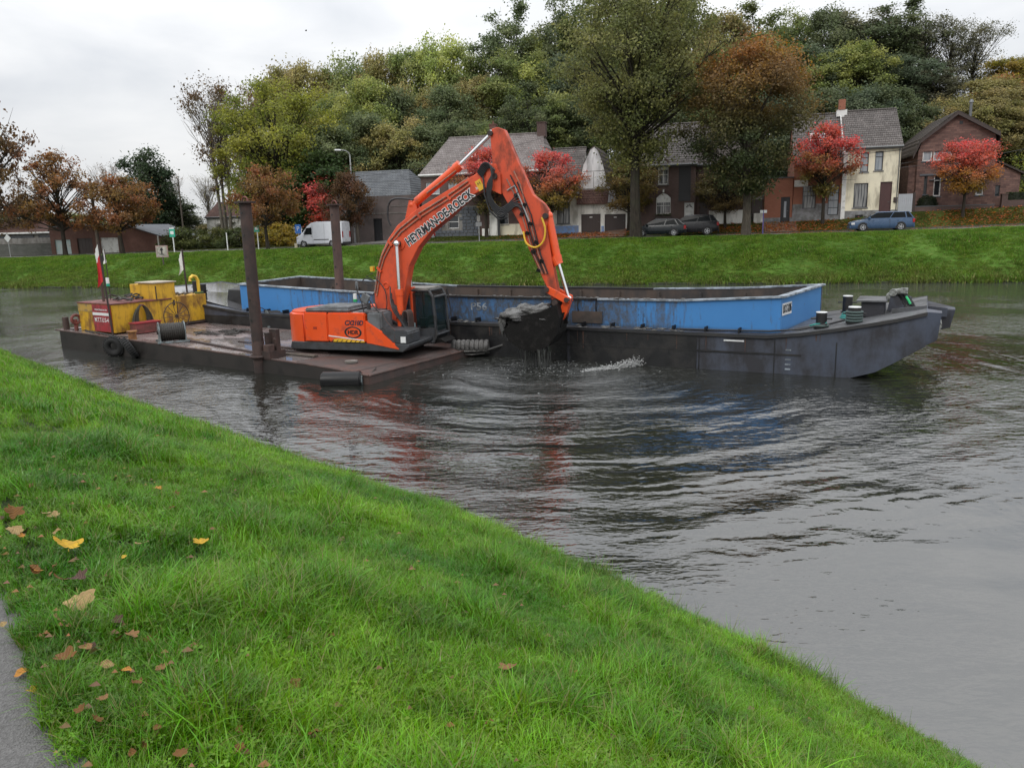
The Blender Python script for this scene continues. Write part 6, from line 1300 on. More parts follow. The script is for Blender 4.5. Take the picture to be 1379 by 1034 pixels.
PT = thing('dredging_pontoon', 'flat rusty steel pontoon carrying the excavator and yellow housings', 'pontoon', (PC[0],PC[1],0), -PAg)
rings = []
for x in (-15.95,-15.6,-12,-8,-4,-2.2,-1,-.46,-.3):
    zb_ = -.5 if x < .5 else -.1; e = .25 if x < -15.9 else 0
    rings.append([(x,e,zb_),(x,e,pdz(x)-.02 if x < -.4 else .18),(x,PW-e,pdz(x)-.02 if x < -.4 else .18),(x,PW-e,zb_)])
MB().loft(rings).build('hull', m_pside, PT)
# deck plates with seams
seed_ = random.Random(6); xe = [-15.9,-13.2,-10.6,-8.0,-5.4,-2.8,-.45]; 
for i in range(6):
    for j in range(3):
        x0, x1, y0, y1 = xe[i]+.006, xe[i+1]-.006, .02+j*1.987+.006, .02+(j+1)*1.987-.006; lift = seed_.uniform(.0,.004)
        MB().hexa([(x0,y0,pdz(x0)-.015),(x1,y0,pdz(x1)-.015),(x1,y1,pdz(x1)-.015),(x0,y1,pdz(x0)-.015),(x0,y0,pdz(x0)+.004+lift),(x1,y0,pdz(x1)+.004+lift),(x1,y1,pdz(x1)+.004+lift),(x0,y1,pdz(x0)+.004+lift)]).build('deck_plate', m_wet if (j < 2 or i < 4) and not i == 5 else m_rust, PT)
MB().hexa([(-.46,.02,.05),(.12,.05,-.1),(-.25,5.9,-.1),(-.46,5.98,.05),(-.46,.02,pdz(-.45)),(.12,.05,.24),(-.25,5.9,.20),(-.46,5.98,pdz(-.45))]).build('bow_ramp', m_rust, PT)
em = MB().tube([(-15.9,.02,pdz(-15.9)),(-8,.02,pdz(-8)),(-2.2,.02,pdz(-2.2)),(-.46,.02,pdz(-.46)),(.12,.04,.25)], .035, 6).tube([(-15.92,.2,pdz(-15.9)),(-15.92,5.8,pdz(-15.9))], .035, 6).tube([(.12,.04,.24),(-.25,5.9,.21)], .03, 6); em.build('edge_bar', m_rustb, PT)
# raised guide strips and cleats
for (xa,ya,xb,yb) in ((-10.0,.95,-4.6,.35),(-5.2,1.5,-3.0,1.55),(-5.3,1.15,-3.3,1.0)):
    z0_, z1_ = pdz(xa)+.01, pdz(xb)+.01; MB().hexa([(xa,ya,z0_),(xb,yb,z1_),(xb,yb+.12,z1_),(xa,ya+.12,z0_),(xa,ya,z0_+.05),(xb,yb,z1_+.05),(xb,yb+.12,z1_+.05),(xa,ya+.12,z0_+.05)]).build('guide_strip', m_rustd, PT)
for (x,y,L_) in ((-10.3,2.2,1.2),(-9.3,3.2,1.3),(-7.3,1.6,.9)):
    MB().box(x,x+L_,y,y+.05,pdz(x)+.01,pdz(x)+.05).build('weld_rib', m_rustd, PT)
pb = MB().cyl((-15.5,.22,pdz(-15.5)),(-15.5,.22,pdz(-15.5)+.48),.11,n=14).build('bollard', m_rustb, PT); c_ = pb.copy(); COL.objects.link(c_); c_.location = (.3,5.2,0)
MB().box(-4.02,-3.78,-.02,.22,pdz(-4),pdz(-4)+.42).build('square_bollard', m_rustb, PT, bevel=.015)
MB().cyl((-11.0,.12,pdz(-11)),(-11.0,.12,pdz(-11)+.26),.13,n=14).cyl((-11.0,.12,pdz(-11)+.26),(-11.0,.12,pdz(-11)+.31),.17,n=14).build('rusty_bollard', pm('orange_rust', (0.34,0.16,0.05), .8, dirt=(.12,.05,.03), da=.4), PT)
# low side rope rail at the left end
MB().tube([(-15.4,.25,pdz(-15)+.03),(-14.9,.5,pdz(-15)+.05),(-14.2,.35,pdz(-14)+.03),(-13.2,.2,pdz(-13)+.06),(-12.2,.15,pdz(-12)+.03),(-11.3,.3,pdz(-11)+.05)], .025, 5).build('slack_rope', m_cablec, PT)
# --- spuds
def spud(label, x, y, ztop, mat, r, lean=0.0):
    T = thing('spud_pile', label, 'spud pile', pw(x, y, 0), -PAg, 'steel spuds standing through the pontoon'); T.rotation_euler = (0, lean, -PAg)
    MB().cyl((0,0,-2.1),(0,0,ztop), r, n=20).build('pile', mat, T, smooth=True); MB().cyl((0,0,ztop),(0,0,ztop+.05), r*1.75, n=20).build('cap_plate', m_rustd, T)
    MB().torus((0,0,ztop+.05), r*.75, .022, 'y', 12, 6, PI).build('lifting_eye', m_redd, T)
    for i in range(7):
        z = .95+i*.62; MB().cyl((.02,-r-.006,z),(.02,-r+.01,z), .035, n=10).build('pin_hole', m_black, T)
    return T
spud('dark steel spud pile on the near side of the pontoon', -4.28, .02, 4.95, m_rustd, .17); MB().cyl((0,0,.3),(0,0,.95),.178,n=20).build('worn_sleeve', m_rustb, bpy.data.objects['spud_pile'], smooth=True)
spud('brown steel spud pile behind the excavator hood', -6.4, 5.6, 5.0, m_rustb, .165)
# spud guide brackets
for (x,y) in ((-4.28,.02),(-6.4,5.6)):
    z = pdz(x); MB().torus((x,y,z+.05), .24, .05, 'z', 18, 6).box(x+.2,x+.55,y-.05,y+.55,z,z+.22).box(x+.2,x+.32,y+.1,y+.35,z+.22,z+.75).build('spud_guide', m_rustd, PT)
MB().box(-4.05,-3.75,.28,.42,pdz(-4),pdz(-4)+.85).sphere((-3.85,.35,pdz(-4)+.55),.1,8,6).build('spud_latch', m_rustd, PT)
# --- yellow housings across the left end
T = pon('engine_housing', 'low yellow engine housing with red sign board on its side and clutter on top', 'machine housing', -14.85, .42)
lx, ly = 2.28, 2.35
MB().box(0,lx,0,ly,.0,1.02).build('casing', m_yel, T, bevel=.012); MB().box(-.03,lx+.04,-.03,ly+.01,1.02,1.06).build('roof_plate', m_redd, T)
MB().box(.0,1.25,-.012,-.002,.72,1.0).build('soot_patch', pm('greasy_brown', (0.16,0.13,0.09), .7, dirt=(.5,.3,.05), da=.4), T)
bd = MB().box(1.02,2.2,-.045,-.014,.03,1.0).build('red_board', m_redp, T); MB().box(1.03,2.19,-.052,-.046,.62,.72).build('white_band', m_signw, bd)
text('www.heyman.be', .12, m_signw, bd, (1.6,-.05,.83), (PI/2,0,0), width=.8, extr=.002); text('M.T.T.U.S-4', .22, m_signw, bd, (1.58,-.05,.45), (PI/2,0,0), off=.003, width=.9, extr=.002)
MB().torus((-.06,-.12,.42), .16, .055, 'x', 14, 8).cyl((-.10,-.12,.0),(-.10,-.12,.42),.07,n=10).build('exhaust_pipe', m_redd, T)
MB().tube([(.9,.5,1.06),(.9,.5,1.75),(.95,.42,1.85),(1.05,.32,1.82)], .05, 8).build('vent_pipe', m_rustb, T)
r_ = random.Random(12); jk = MB()
for i in range(12):
    a = r_.uniform(0,3); x, y = r_.uniform(.5,1.9), r_.uniform(.5,1.9); L_ = r_.uniform(.3,.9); jk.tube([(x,y,1.09+i*.008),(x+L_*.5*math.cos(a),y+L_*.5*math.sin(a),1.14+i*.012),(x+L_*math.cos(a),y+L_*math.sin(a),1.1+i*.006)], .03, 5)
tag(jk.build('loose_scrap', m_cablec, T), kind='stuff')
T = pon('tall_cabinet', 'tall yellow steel cabinet with thin grey roof plate', 'cabinet', -13.75, 2.05)
MB().box(.1,1.15,.1,.95,0,1.68).build('casing', m_yel, T, bevel=.012); MB().box(.0,1.2,.04,1.0,1.68,1.72).build('roof_plate', pm('pale_roof_plate', (.42,.36,.28), .6), T); MB().box(1.151,1.162,.16,.9,.1,1.58).build('door', m_yel, T); MB().box(1.155,1.18,.12,.15,.1,1.58).build('hinge', m_rustd, T)
MB().box(-.55,.097,.15,.9,.9,1.62).build('side_cupboard', m_yel, T, bevel=.01); MB().box(1.162,1.19,.8,.86,.8,1.0).build('handle', m_rustd, T)
T = pon('low_housing', 'long yellow steel tank box with crook shaped vent pipe at the right', 'machine housing', -14.0, 3.02)
MB().box(0,1.4,0,1.3,.03,1.12).build('casing', m_yel, T, bevel=.012); MB().box(-.02,1.42,-.003,1.32,0,.10).build('rusty_foot', m_rustd, T)
MB().tube([(1.2,1.15,1.12),(1.2,1.15,1.65),(1.2,1.07,1.80),(1.2,.93,1.84),(1.2,.82,1.76),(1.2,.80,1.64)], .065, 10).build('crook_vent', pm('clean_yellow', (.70,.47,.05), .4), T, smooth=True)
MB().torus((1.2,1.15,1.16), .13, .05, 'z', 12, 6).build('green_rag', pm('mossy', (.06,.09,.03), .9), T)
jk = MB()
for i in range(14): a = r_.uniform(0,6); x, y = r_.uniform(.2,1.1), r_.uniform(.1,.9); jk.tube([(x,y,1.15),(x+.2*math.cos(a),y+.2*math.sin(a),1.19),(x+.4*math.cos(a+.4),y+.3*math.sin(a),1.14)], .025, 5)
tag(jk.build('loose_scrap', m_ropeg if False else m_wood, T), kind='stuff')
# hose hung in loops on the right face of the first housing
T = pon('hose_bundle', 'coils of dark hose hung on the side of the low yellow housing', 'hose', -12.48, 1.45, dz=0)
hs_ = MB(); 
for i in range(9):
    w = .20+.035*i; P = [(.04+.012*(i%4), w*math.sin(t)*(.55+.45*math.sin(t/2)), .98-(.42+.03*i)*(1-math.cos(t))) for t in np.linspace(0, 2*PI, 18)]; hs_.tube(P, .026, 5)
hs_.build('hose', m_hose, T); MB().cyl((-.06,0,.98),(.16,0,.98),.035,n=8).build('hook', m_redd, T)
T = pon('tool_chest', 'small faded red steel chest in front of the hoses', 'chest', -12.35, .85); MB().box(0,.42,0,.98,0,.36).build('body', m_redd, T, bevel=.015); MB().box(-.02,.44,-.02,1.0,.36,.40).build('lid', m_redp, T)
# spoked wheel
T = pon('spoked_wheel', 'thin rusty spoked hand wheel standing behind the grey blue cable reel', 'wheel', -11.4, 2.15, rz=0)
wm = MB().torus((0,0,.55), .52, .018, 'x', 28, 6); 
wm.build('rim', m_rustd, T)
for i in range(7): a = PI*i/7; MB().cyl((0,.5*math.cos(a),.55+.5*math.sin(a)),(0,-.5*math.cos(a),.55-.5*math.sin(a)),.011,n=5).build('spoke', m_rustd, T)
# cable reels
def reel(label, x, y, rz, s=1.0):
    T = pon('cable_reel', label, 'cable reel', x, y, rz, 'cable reels on the pontoon'); r_o = .34*s
    for k_, xx in enumerate((-.40*s,.40*s)):
        c = [(r_o*math.cos(t), .34*s+r_o*math.sin(t)) for t in np.linspace(0, PI, 12)]+[(-r_o*1.15,0),(r_o*1.15,0)]
        MB().prism(c, xx-.018, xx+.018, 'x').build('side_plate', m_steel, T)
    MB().cyl((-.38*s,0,.34*s),(.38*s,0,.34*s), r_o*.82, n=22).build('drum', m_cablec, T, smooth=True)
    cb = MB(); 
    for i in range(12): cb.torus((-.35*s+i*.064*s,0,.34*s), r_o*.84, .022*s, 'x', 22, 5)
    cb.build('wound_wire', m_cablec, T); MB().box(-.5*s,.5*s,-r_o*1.2,-r_o*1.05,0,.06).box(-.5*s,.5*s,r_o*1.05,r_o*1.2,0,.06).build('base_bars', m_steel, T)
    MB().cyl((-.47*s,0,.34*s),(-.42*s,0,.34*s),.06*s,n=10).build('hub', m_rustd, T); return T
reel('grey blue cable reel at the near edge, left of the dark spud', -9.35, .55, R(62)); reel('grey cable reel half hidden behind the dark spud', -9.3, 5.0, R(66), .95)
T = pon('spoked_wheel', 'thin rusty wheel half hidden behind the dark spud', 'wheel', -9.9, 4.7); MB().torus((0,0,.36), .34, .016, 'x', 22, 5).build('rim', m_rustd, T); 
for i in range(4): a = PI*i/4; MB().cyl((0,.33*math.cos(a),.36+.33*math.sin(a)),(0,-.33*math.cos(a),.36-.33*math.sin(a)),.010,n=5).build('spoke', m_rustd, T)
# flags
m_red = pm('red_cloth', (0.55,0.03,0.035), .8); m_wcloth = pm('white_cloth', (0.70,0.70,0.68), .8)
def flag(label, x, y, h, mat, band, fl, lean=(0,0), zf=1.0, dz=0.0):
    T = pon('flag', label, 'flag', x, y, PAg, 'flags on thin poles', dz); MB().tube([(0,0,0),(lean[0]*.5,lean[1]*.5,h*.5),(lean[0],lean[1],h)], .035, 8).build('flag_pole', m_rustd, T)
    n, m_ = 7, 14; co = []
    for j in range(m_+1):
        t = j/m_; z = h*.985-fl*t; px_ = lean[0]*(z/h)
        for i in range(n+1):
            s = i/n; wdt = .15+.07*t; co.append((px_-.03-wdt*s*(1-.35*math.sin(t*3)), lean[1]*(z/h)+.05*math.sin(s*9+t*2)*s, z-.35*s*(1-t*.3)))
    f_ = np.array([[j*(n+1)+i, j*(n+1)+i+1, (j+1)*(n+1)+i+1, (j+1)*(n+1)+i] for j in range(m_) for i in range(n)]); me = np_mesh('cloth', np.array(co), f_); me.shade_smooth(); me.materials.append(mat); me.materials.append(m_wcloth)
    for p_ in me.polygons:
        if band and p_.index < n*4: p_.material_index = 1
    return link('cloth', me, None, T)
flag('red and white flag drooping on a thick dark pole by the red board', -12.5, .28, 3.3, m_red, True, 1.3, (-.10,0)); flag('white flag hanging on a thin pole behind the crook vent pipe', -13.3, 4.0, 2.0+.9, m_wcloth, False, .75, (-.04,0))
T = pon('marker_pole', 'thin pole with small black and white pennant and green bottle, behind the low yellow housing', 'pole', -14.5, 1.5, PAg, dz=1.06)
MB().cyl((0,0,0),(0,0,1.9),.018,n=6).build('pole', m_rustd, T); MB().prism([(0,1.9),(-.03,1.9),(-.1,1.35),(.02,1.4)], -.01,.01).build('pennant', m_wcloth, T); MB().prism([(-.05,1.75),(-.2,1.6),(-.14,1.4),(-.05,1.5)], -.01,.01).build('black_pennant', m_black, T)
MB().cyl((-.01,-.04,.62),(-.01,-.04,.84),.06,n=10).build('bottle', m_signw, T); MB().cyl((-.01,-.04,.52),(-.01,-.04,.62),.062,n=10).build('bottle_base', m_signg, T)
# tyres hung over the near side
def tyre(label, x, y, z, rx, rz, ro=.36):
    T = thing('tyre_fender', label, 'tyre', pw(x, y, z), -PAg+rz, 'old tyres hung over the pontoon side'); T.rotation_euler = (rx, 0, -PAg+rz)
    MB().torus((0,0,0), ro*.68, ro*.32, 'y', 28, 12).build('tyre', m_tyre, T, smooth=True); tr = MB()
    for i in range(28): a = 2*PI*i/28; tr.cbox((ro*1.0*math.cos(a),0,ro*1.0*math.sin(a)), (.03,.2,.035), Matrix.Rotation(-a,3,'Y'))
    tr.build('tread', m_tyre, T)
tyre('old black tyre fender hanging left at the pontoon side', -11.75, -.16, .34, .15, .5); tyre('second black tyre fender just right of it, lying flatter', -10.75, -.2, .36, .5, -.4, .38)
# big black roller fender at the front corner
fx = pw(-.62, -.22, .12); T = thing('roller_fender', 'large black rubber cylinder fender floating at the near front corner of the pontoon', 'fender', fx, -R(3))
m_rub = pm('wet_black_rubber', (0.008,0.008,0.009), .45, spec=.35); MB().cyl((-.55,0,0),(.55,0,0),.235,n=28).build('rubber_body', m_rub, T, bevel=.04, seg=3, smooth=True); MB().torus((.56,0,0), .13, .03, 'x', 18, 6).cyl((.53,0,0),(.58,0,0),.10,n=12).build('end_ring', m_steel, T)
MB().tube([(.58,0,0),(.75,.3,.12),(.8,.7,.2)], .02, 5).build('lashing', m_cablec, T)
# tyre roller between pontoon and barge, with rope to the bucket side
tx_ = pw(-.05, 5.0, .34); T = thing('tyre_roller_fender', 'muddy roller of stacked tyres between pontoon and barge, tied with rope', 'fender', tx_, -R(8))
ty = MB(); 
for i in range(8): ty.torus((-.55+i*.15,0,0), .14, .085, 'x', 18, 8)
ty.build('tyres', pm('muddy_tyres', (0.06,0.058,0.055), .8, dirt=(.14,.135,.13), da=.45, ds=6), T)
MB().tube([(-.7,-.1,-.1),(-.2,-.18,-.14),(.5,-.12,-.12),(.9,-.05,0),(1.3,.1,.12),(1.75,.25,.38)], .035, 6).build('muddy_rope', m_mudg, T)
MB().tube([(-.6,.0,-.2),(0,-.1,-.26),(.6,0,-.2)], .03, 6).build('chain', m_mudg, T)
# small clutter on deck
T = pon('plank', 'loose grey plank lying on the deck near the spud', 'plank', -3.9, .75, R(4)); MB().box(-.2,1.1,0,.16,0,.05).build('board', m_wood, T)
T = pon('manhole_cover', 'pale round cover lying on the deck in front of the excavator', 'lid', -1.4, .95); MB().cyl((0,0,0),(0,0,.05),.19,n=18).build('disc', m_conc, T)
T = pon('wire_heap', 'tangled heap of dark wire on the deck left of the dark spud', 'wire', -9.6, 2.5); hp = MB()
for i in range(16): a = r_.uniform(0,6.28); x, y = r_.uniform(-.9,1.0), r_.uniform(-.5,.6); hp.tube([(x,y,.02),(x+.3*math.cos(a),y+.3*math.sin(a),.07),(x+.6*math.cos(a+.7),y+.5*math.sin(a+.5),.03)], .022, 5)
hp.build('wires', m_cablec, T)

# ------------------------------------------------------------------ excavator (x = forwards along the boom, y = to its left, z up from the water)
m_or = pm('excavator_orange', (0.78,0.090,0.018), .38, dirt=(0.45,0.06,0.02), da=.10, ds=3, var=.05, bump=.04); b = m_or.node_tree.nodes['Principled BSDF']; b.inputs['Coat Weight'].default_value = .3
m_or2 = pm('boom_orange', (0.66,0.085,0.028), .42, dirt=(0.40,0.055,0.025), da=.24, ds=2.2, var=.10, bump=.08, streak=.6)
m_eg = pm('excavator_grey', (0.050,0.054,0.060), .5, dirt=(0.03,0.028,0.026), da=.3); m_egl = pm('hood_grey', (0.14,0.15,0.16), .5, dirt=(.08,.08,.08), da=.35, ds=3); m_dirtk = pm('muddy_black', (0.008,0.0075,0.007), .85, dirt=(.02,.018,.017), da=.15, spec=.2, ds=6, bump=.8)
m_cyl = pm('chrome_rod', (0.75,0.76,0.78), .15, 1.0, bump=0); m_hyd = pm('hydraulic_hose', (0.018,0.018,0.020), .45); m_pipe = pm('hydraulic_pipe', (0.45,0.16,0.09), .4, dirt=(.15,.14,.13), da=.4, ds=8)
PH = R(19); EX = thing('excavator', 'orange crawler excavator on the pontoon, boom raised and bucket full of mud', 'excavator', (-4.4, 24.3, 0), -PH)
dz0 = .42
MB().cyl((0,0,dz0),(0,0,.66),.72,n=28).box(-1.4,1.4,-.85,-.45,dz0-.02,.52).box(-1.4,1.4,.45,.85,dz0-.02,.52).build('slew_ring', m_dirtk, EX)
# upper frame
MB().prism([(-2.0,.56),(1.75,.56),(1.95,.70),(1.95,.80),(-2.05,.80),(-2.1,.62)], -1.33, 1.33).build('upper_frame', m_eg, EX, bevel=.02)
# counterweight: rounded tail
cw = [(-1.55,-1.30),(-1.95,-1.24),(-2.30,-.95),(-2.52,-.5),(-2.6,0),(-2.52,.5),(-2.30,.95),(-1.95,1.24),(-1.55,1.30)]
MB().prism([(x,y) for x,y in cw], .60, 1.70, 'z').build('counterweight', m_or, EX, bevel=.07, seg=3, smooth=True)
MB().prism([(x*1.004,y*1.004) for x,y in cw], .56, .66, 'z').build('counterweight_skirt', m_eg, EX)
# right side: two orange doors, sloping front panel
def side_panel(name, poly, y0, y1, mat, bev=.03): return MB().prism(poly, y0, y1).build(name, mat, EX, bevel=bev, seg=2, smooth=True)
side_panel('rear_side_door', [(-1.53,.82),(-.72,.82),(-.72,1.66),(-.80,1.70),(-1.53,1.70)], -1.35, -.62, m_or); side_panel('front_side_door', [(-.71,.82),(.55,.82),(.55,1.66),(.48,1.70),(-.71,1.70)], -1.35, -.62, m_or)
side_panel('sloping_side_panel', [(.56,.80),(1.62,.62),(1.66,.66),(1.1,1.15),(.56,1.48)], -1.34, -.95, m_or, .02)
side_panel('left_engine_door', [(-1.53,.82),(.35,.82),(.35,1.70),(-1.53,1.70)], .62, 1.35, m_or)
MB().box(-1.5,.5,-.6,.6,.82,1.66).build('engine_bay', m_eg, EX, bevel=.02)
MB().box(-1.545,.0,-1.30,.2,1.70,1.82).build('engine_hood', m_egl, EX, bevel=.05, seg=3, smooth=True); MB().box(-1.2,-.1,-1.1,.0,1.82,1.86).build('hood_ridge', m_egl, EX, bevel=.02)
MB().box(0.02,.72,-1.2,.3,1.66,1.72).build('hood_step', m_eg, EX, bevel=.015); MB().prism([(-.35,1.86),(-.25,1.86),(-.34,2.06),(-.42,2.04)], .3,.42).build('exhaust', m_eg, EX)
MB().box(.60,1.08,-1.30,-.55,.90,1.72).build('tool_box', m_egl, EX, bevel=.05, seg=3, smooth=True); MB().prism([(1.08,.80),(1.92,.80),(1.92,1.12),(1.85,1.2),(1.15,1.22),(1.08,1.3)], -1.32,-.45).build('fuel_tank', m_eg, EX, bevel=.03, seg=2, smooth=True)
MB().box(1.70,1.86,-1.336,-1.32,.84,1.02).build('sticker', m_signw, EX); MB().box(.1,.28,-1.2,-1.0,1.702,1.712).build('roof_sticker', m_signw, EX)
MB().box(-1.22,-1.10,-1.362,-1.35,1.20,1.27).build('door_latch', pm('latch_red', (.35,.04,.02), .4), EX)
MB().prism([(-.70,1.02),(-.70,.99),(.50,.87),(.50,.90)], -1.358, -1.35).build('white_stripe', m_signw, EX)
for i in range(7):
    xa = -.60+i*.155; MB().prism([(xa,.83),(xa+.03,.83),(xa+.085,.885),(xa+.055,.885)], -1.360, -1.357).build('hazard_stripe', m_black, EX)
MB().prism([(-.55,.825),(.52,.825),(.52,.855),(-.30,.93),(-.55,.90)], -1.356, -1.35).build('yellow_stripe', m_yelr, EX)
text('CX210D', .20, pm('dark_blue_print', (.02,.022,.05), .5), EX, (.18,-1.356,1.40), (PI/2,0,0), off=.006, width=.62, shear=.3)
lg = MB().torus((0,0,0), .20, .025, 'y', 24, 6).build('round_logo', m_black, EX); lg.location = (.14,-1.352,1.12); lg.scale = (1.3,.25,.8); text('HDR', .17, m_black, EX, (.14,-1.356,1.12), (PI/2,0,0), off=.005, width=.36)
MB().tube([(.50,-1.25,1.70),(.44,-1.25,2.0),(.30,-1.22,2.34),(.28,-1.22,2.5)], .018, 6).tube([(1.0,-1.25,1.72),(.82,-1.25,1.9),(.55,-1.22,2.3)], .018, 6).build('handrail', m_black, EX)
MB().tube([(1.08,-1.22,1.7),(1.25,-1.28,1.45),(1.5,-1.30,1.2),(1.5,-1.32,.85)], .016, 6).tube([(.45,-1.1,1.72),(1.1,-1.1,1.72)], .016, 6).build('grab_rail', m_rustb, EX)
MB().cbox((.28,-1.20,2.50),(.10,.06,.24)).cbox((.55,-1.22,2.12),(.28,.06,.30), Matrix.Rotation(.5,3,'Y')).build('mirror', m_egl, EX, bevel=.03)
MB().cyl((.2,-1.2,2.10),(.2,-1.2,2.26),.055,n=12).build('bottle', m_signw, EX); MB().cyl((.2,-1.2,2.02),(.2,-1.2,2.10),.06,n=12).build('bottle_green', pm('bottle_green', (.02,.35,.12), .3), EX)
MB().cyl((.25,-.5,1.72),(.25,-.5,1.92),.06,n=10).build('hood_pipe', m_eg, EX)
# cab on the left (far) side
cab = [(.55,.62),(1.98,.62),(2.10,.85),(2.02,2.02),(1.90,2.22),(.75,2.24),(.55,2.10)]
def frame_bar(m, a, b, y, w=.07, t=.07): 
    a, b = Vector((a[0],y,a[1])), Vector((b[0],y,b[1])); m.cyl(a, b, w/2, n=6)
cy0, cy1 = .34, 1.30
cf = MB()
for y in (cy0, cy1):
    for i in range(len(cab)): frame_bar(cf, cab[i], cab[(i+1)%len(cab)], y, .085)
    frame_bar(cf, (1.28,.7), (1.22,2.2), y, .07)
for x, z in cab: cf.cyl((x,cy0,z),(x,cy1,z),.042,n=6)
cf.build('cab_frame', m_eg, EX)
MB().prism([(.58,.64),(1.96,.64),(2.04,.86),(2.03,1.05),(.58,1.0)], cy0+.02, cy1-.02).build('cab_lower_panel', m_eg, EX, bevel=.01)
MB().box(.72,1.92,cy0-.04,cy1+.04,2.20,2.30).build('cab_roof', pm('muddy_roof', (.12,.115,.105), .8, dirt=(.28,.27,.25), da=.5, ds=5), EX, bevel=.04, seg=2, smooth=True)
cg = pm('cab_glass_dark', (.018,.035,.036), .10, bump=.02)
k = NT('cab_glass'); k.put(k.b.inputs['Base Color'], (0.015,0.03,0.03)); k.b.inputs['Roughness'].default_value = .04; k.b.inputs['Alpha'].default_value = .45; cgl = k.m
MB().prism([(.62,1.06),(1.25,1.08),(1.22,2.14),(.80,2.16),(.64,2.06)], cy0-.004, cy0+.004).build('side_window', cgl, EX); MB().prism([(1.30,1.08),(2.02,1.08),(1.97,2.0),(1.86,2.16),(1.26,2.16)], cy0-.004, cy0+.004).build('side_window', cgl, EX)
MB().prism([(.62,1.06),(2.02,1.08),(1.97,2.0),(1.86,2.16),(.80,2.16),(.64,2.06)], cy1-.004, cy1+.004).build('door_window', cgl, EX)
MB().hexa([(2.04,cy0+.05,.95),(2.05,cy0+.05,.95),(2.05,cy1-.05,.95),(2.04,cy1-.05,.95),(1.99,cy0+.05,2.0),(2.0,cy0+.05,2.0),(2.0,cy1-.05,2.0),(1.99,cy1-.05,2.0)]).build('windscreen', cgl, EX)
MB().box(.70,1.10,.6,1.1,1.0,1.15).prism([(.62,1.15),(.78,1.15),(.72,1.85),(.60,1.85)], .62,1.08).build('driver_seat', m_black, EX, bevel=.03); MB().box(1.5,1.7,.45,.6,.95,1.35).build('control_console', m_black, EX)
MB().cbox((1.20,cy0-.012,1.27),(.20,.012,.24)).cbox((1.31,cy0-.018,1.13),(.16,.012,.18)).build('paper_notice', pm('pale_blue_paper', (.42,.62,.66), .7), EX)
MB().box(1.98,2.12,.5,.62,.60,.70).box(1.98,2.12,.85,.97,.60,.70).build('work_light', m_signw, EX); MB().tube([(2.06,1.28,1.0),(2.16,1.38,1.5),(2.08,1.36,2.15)], .018, 6).tube([(2.08,.34,.7),(2.14,.30,1.4),(2.06,.32,2.1)], .016, 6).build('cab_handrail', m_black, EX)
MB().prism([(1.95,.56),(2.35,.62),(2.2,.72),(1.95,.72)], .40,1.25).build('cab_step', m_dirtk, EX)
# boom foot brackets
MB().prism([(.15,.80),(1.35,.80),(1.1,1.30),(.75,1.52),(.35,1.45)], -.36,-.29).prism([(.15,.80),(1.35,.80),(1.1,1.30),(.75,1.52),(.35,1.45)], .29,.33).build('boom_bracket', m_eg, EX, bevel=.02)
# boom
BO = [(.36,1.05),(.28,1.40),(.30,2.23),(.46,2.95),(.60,3.34),(.86,3.80),(1.20,4.21),(1.86,4.66),(2.94,5.20),(3.72,5.56),(4.22,5.86),(4.42,5.84),(4.46,5.60),(4.25,5.28),(3.52,4.93),(2.90,4.42),(2.27,3.98),(1.86,3.55),(1.53,3.00),(1.37,2.37),(1.10,1.40),(.85,1.05)]
bw = .19
bo = MB().prism(BO, -bw, bw).build('boom', m_or2, EX, bevel=.018, seg=1)
# weld ribs and pipes along the top of the boom's visible side
def along(L_, off, y, r, name, mat, par=None):
    P = [Vector((x,y,z)) for x,z in L_]; return MB().tube(P, r, 6).build(name, mat, par or bo)
pipe1 = [(.33,2.2),(.50,2.95),(.66,3.34),(.92,3.74),(1.28,4.10),(1.92,4.52),(2.9,5.02),(3.55,5.40)]
along([(x,z) for x,z in pipe1], 0, -bw-.03, .026, 'hydraulic_pipe', m_pipe); along([(x+.06,z-.09) for x,z in pipe1], 0, -bw-.03, .022, 'hydraulic_pipe', m_pipe)
along([(x-.02,z+.10) for x,z in pipe1[1:]], 0, -bw+.06, .028, 'hydraulic_pipe', m_pipe)
for i in (1,3,5,6): x, z = pipe1[i]; MB().cbox((x+.03,-bw-.035,z-.04),(.07,.05,.2), Matrix.Rotation(-.7,3,'Y')).build('pipe_clamp', m_or2, bo)
MB().prism([(2.35,4.63),(3.6,5.34),(3.62,5.30),(3.0,4.90),(2.5,4.66)], -bw-.012,-bw).build('weld_seam', m_or, bo)
MB().cyl((1.24,-bw-.14,3.68),(1.24,bw+.14,3.68),.085,n=14).build('cylinder_pin', m_rustd, bo); MB().cyl((1.24,-bw-.03,3.68),(1.24,-bw,3.68),.20,n=18).build('pin_boss', m_or2, bo)
MB().torus((.72,-bw-.01,2.42), .09, .02, 'y', 14, 6).build('inspection_ring', m_or2, bo)
# lettering along the boom: from (1.55, 3.62) to (3.85, 5.12)
ta = math.atan2(5.06-3.66, 3.60-1.44); tcx, tcz = (1.44+3.60)/2+.06, (3.66+5.06)/2+.02; tl = math.hypot(3.60-1.44, 5.06-3.66)
text('HEYRMAN-DE-ROECK', .34, m_signw, bo, (tcx,-bw-.006,tcz), (PI/2,-ta,0), off=.030, width=tl*1.02, extr=.002, name='lettering_outline')
text('HEYRMAN-DE-ROECK', .34, m_black, bo, (tcx,-bw-.012,tcz), (PI/2,-ta,0), off=.010, width=tl, extr=.002)
text('www.', .12, m_signw, bo, (1.44-.17*math.cos(ta)-.02,-bw-.006,3.66-.17*math.sin(ta)), (PI/2,-ta,0), width=.26, extr=.002); text('.be', .12, m_signw, bo, (3.60+.27*math.cos(ta),-bw-.006,5.06+.27*math.sin(ta)), (PI/2,-ta,0), width=.15, extr=.002)
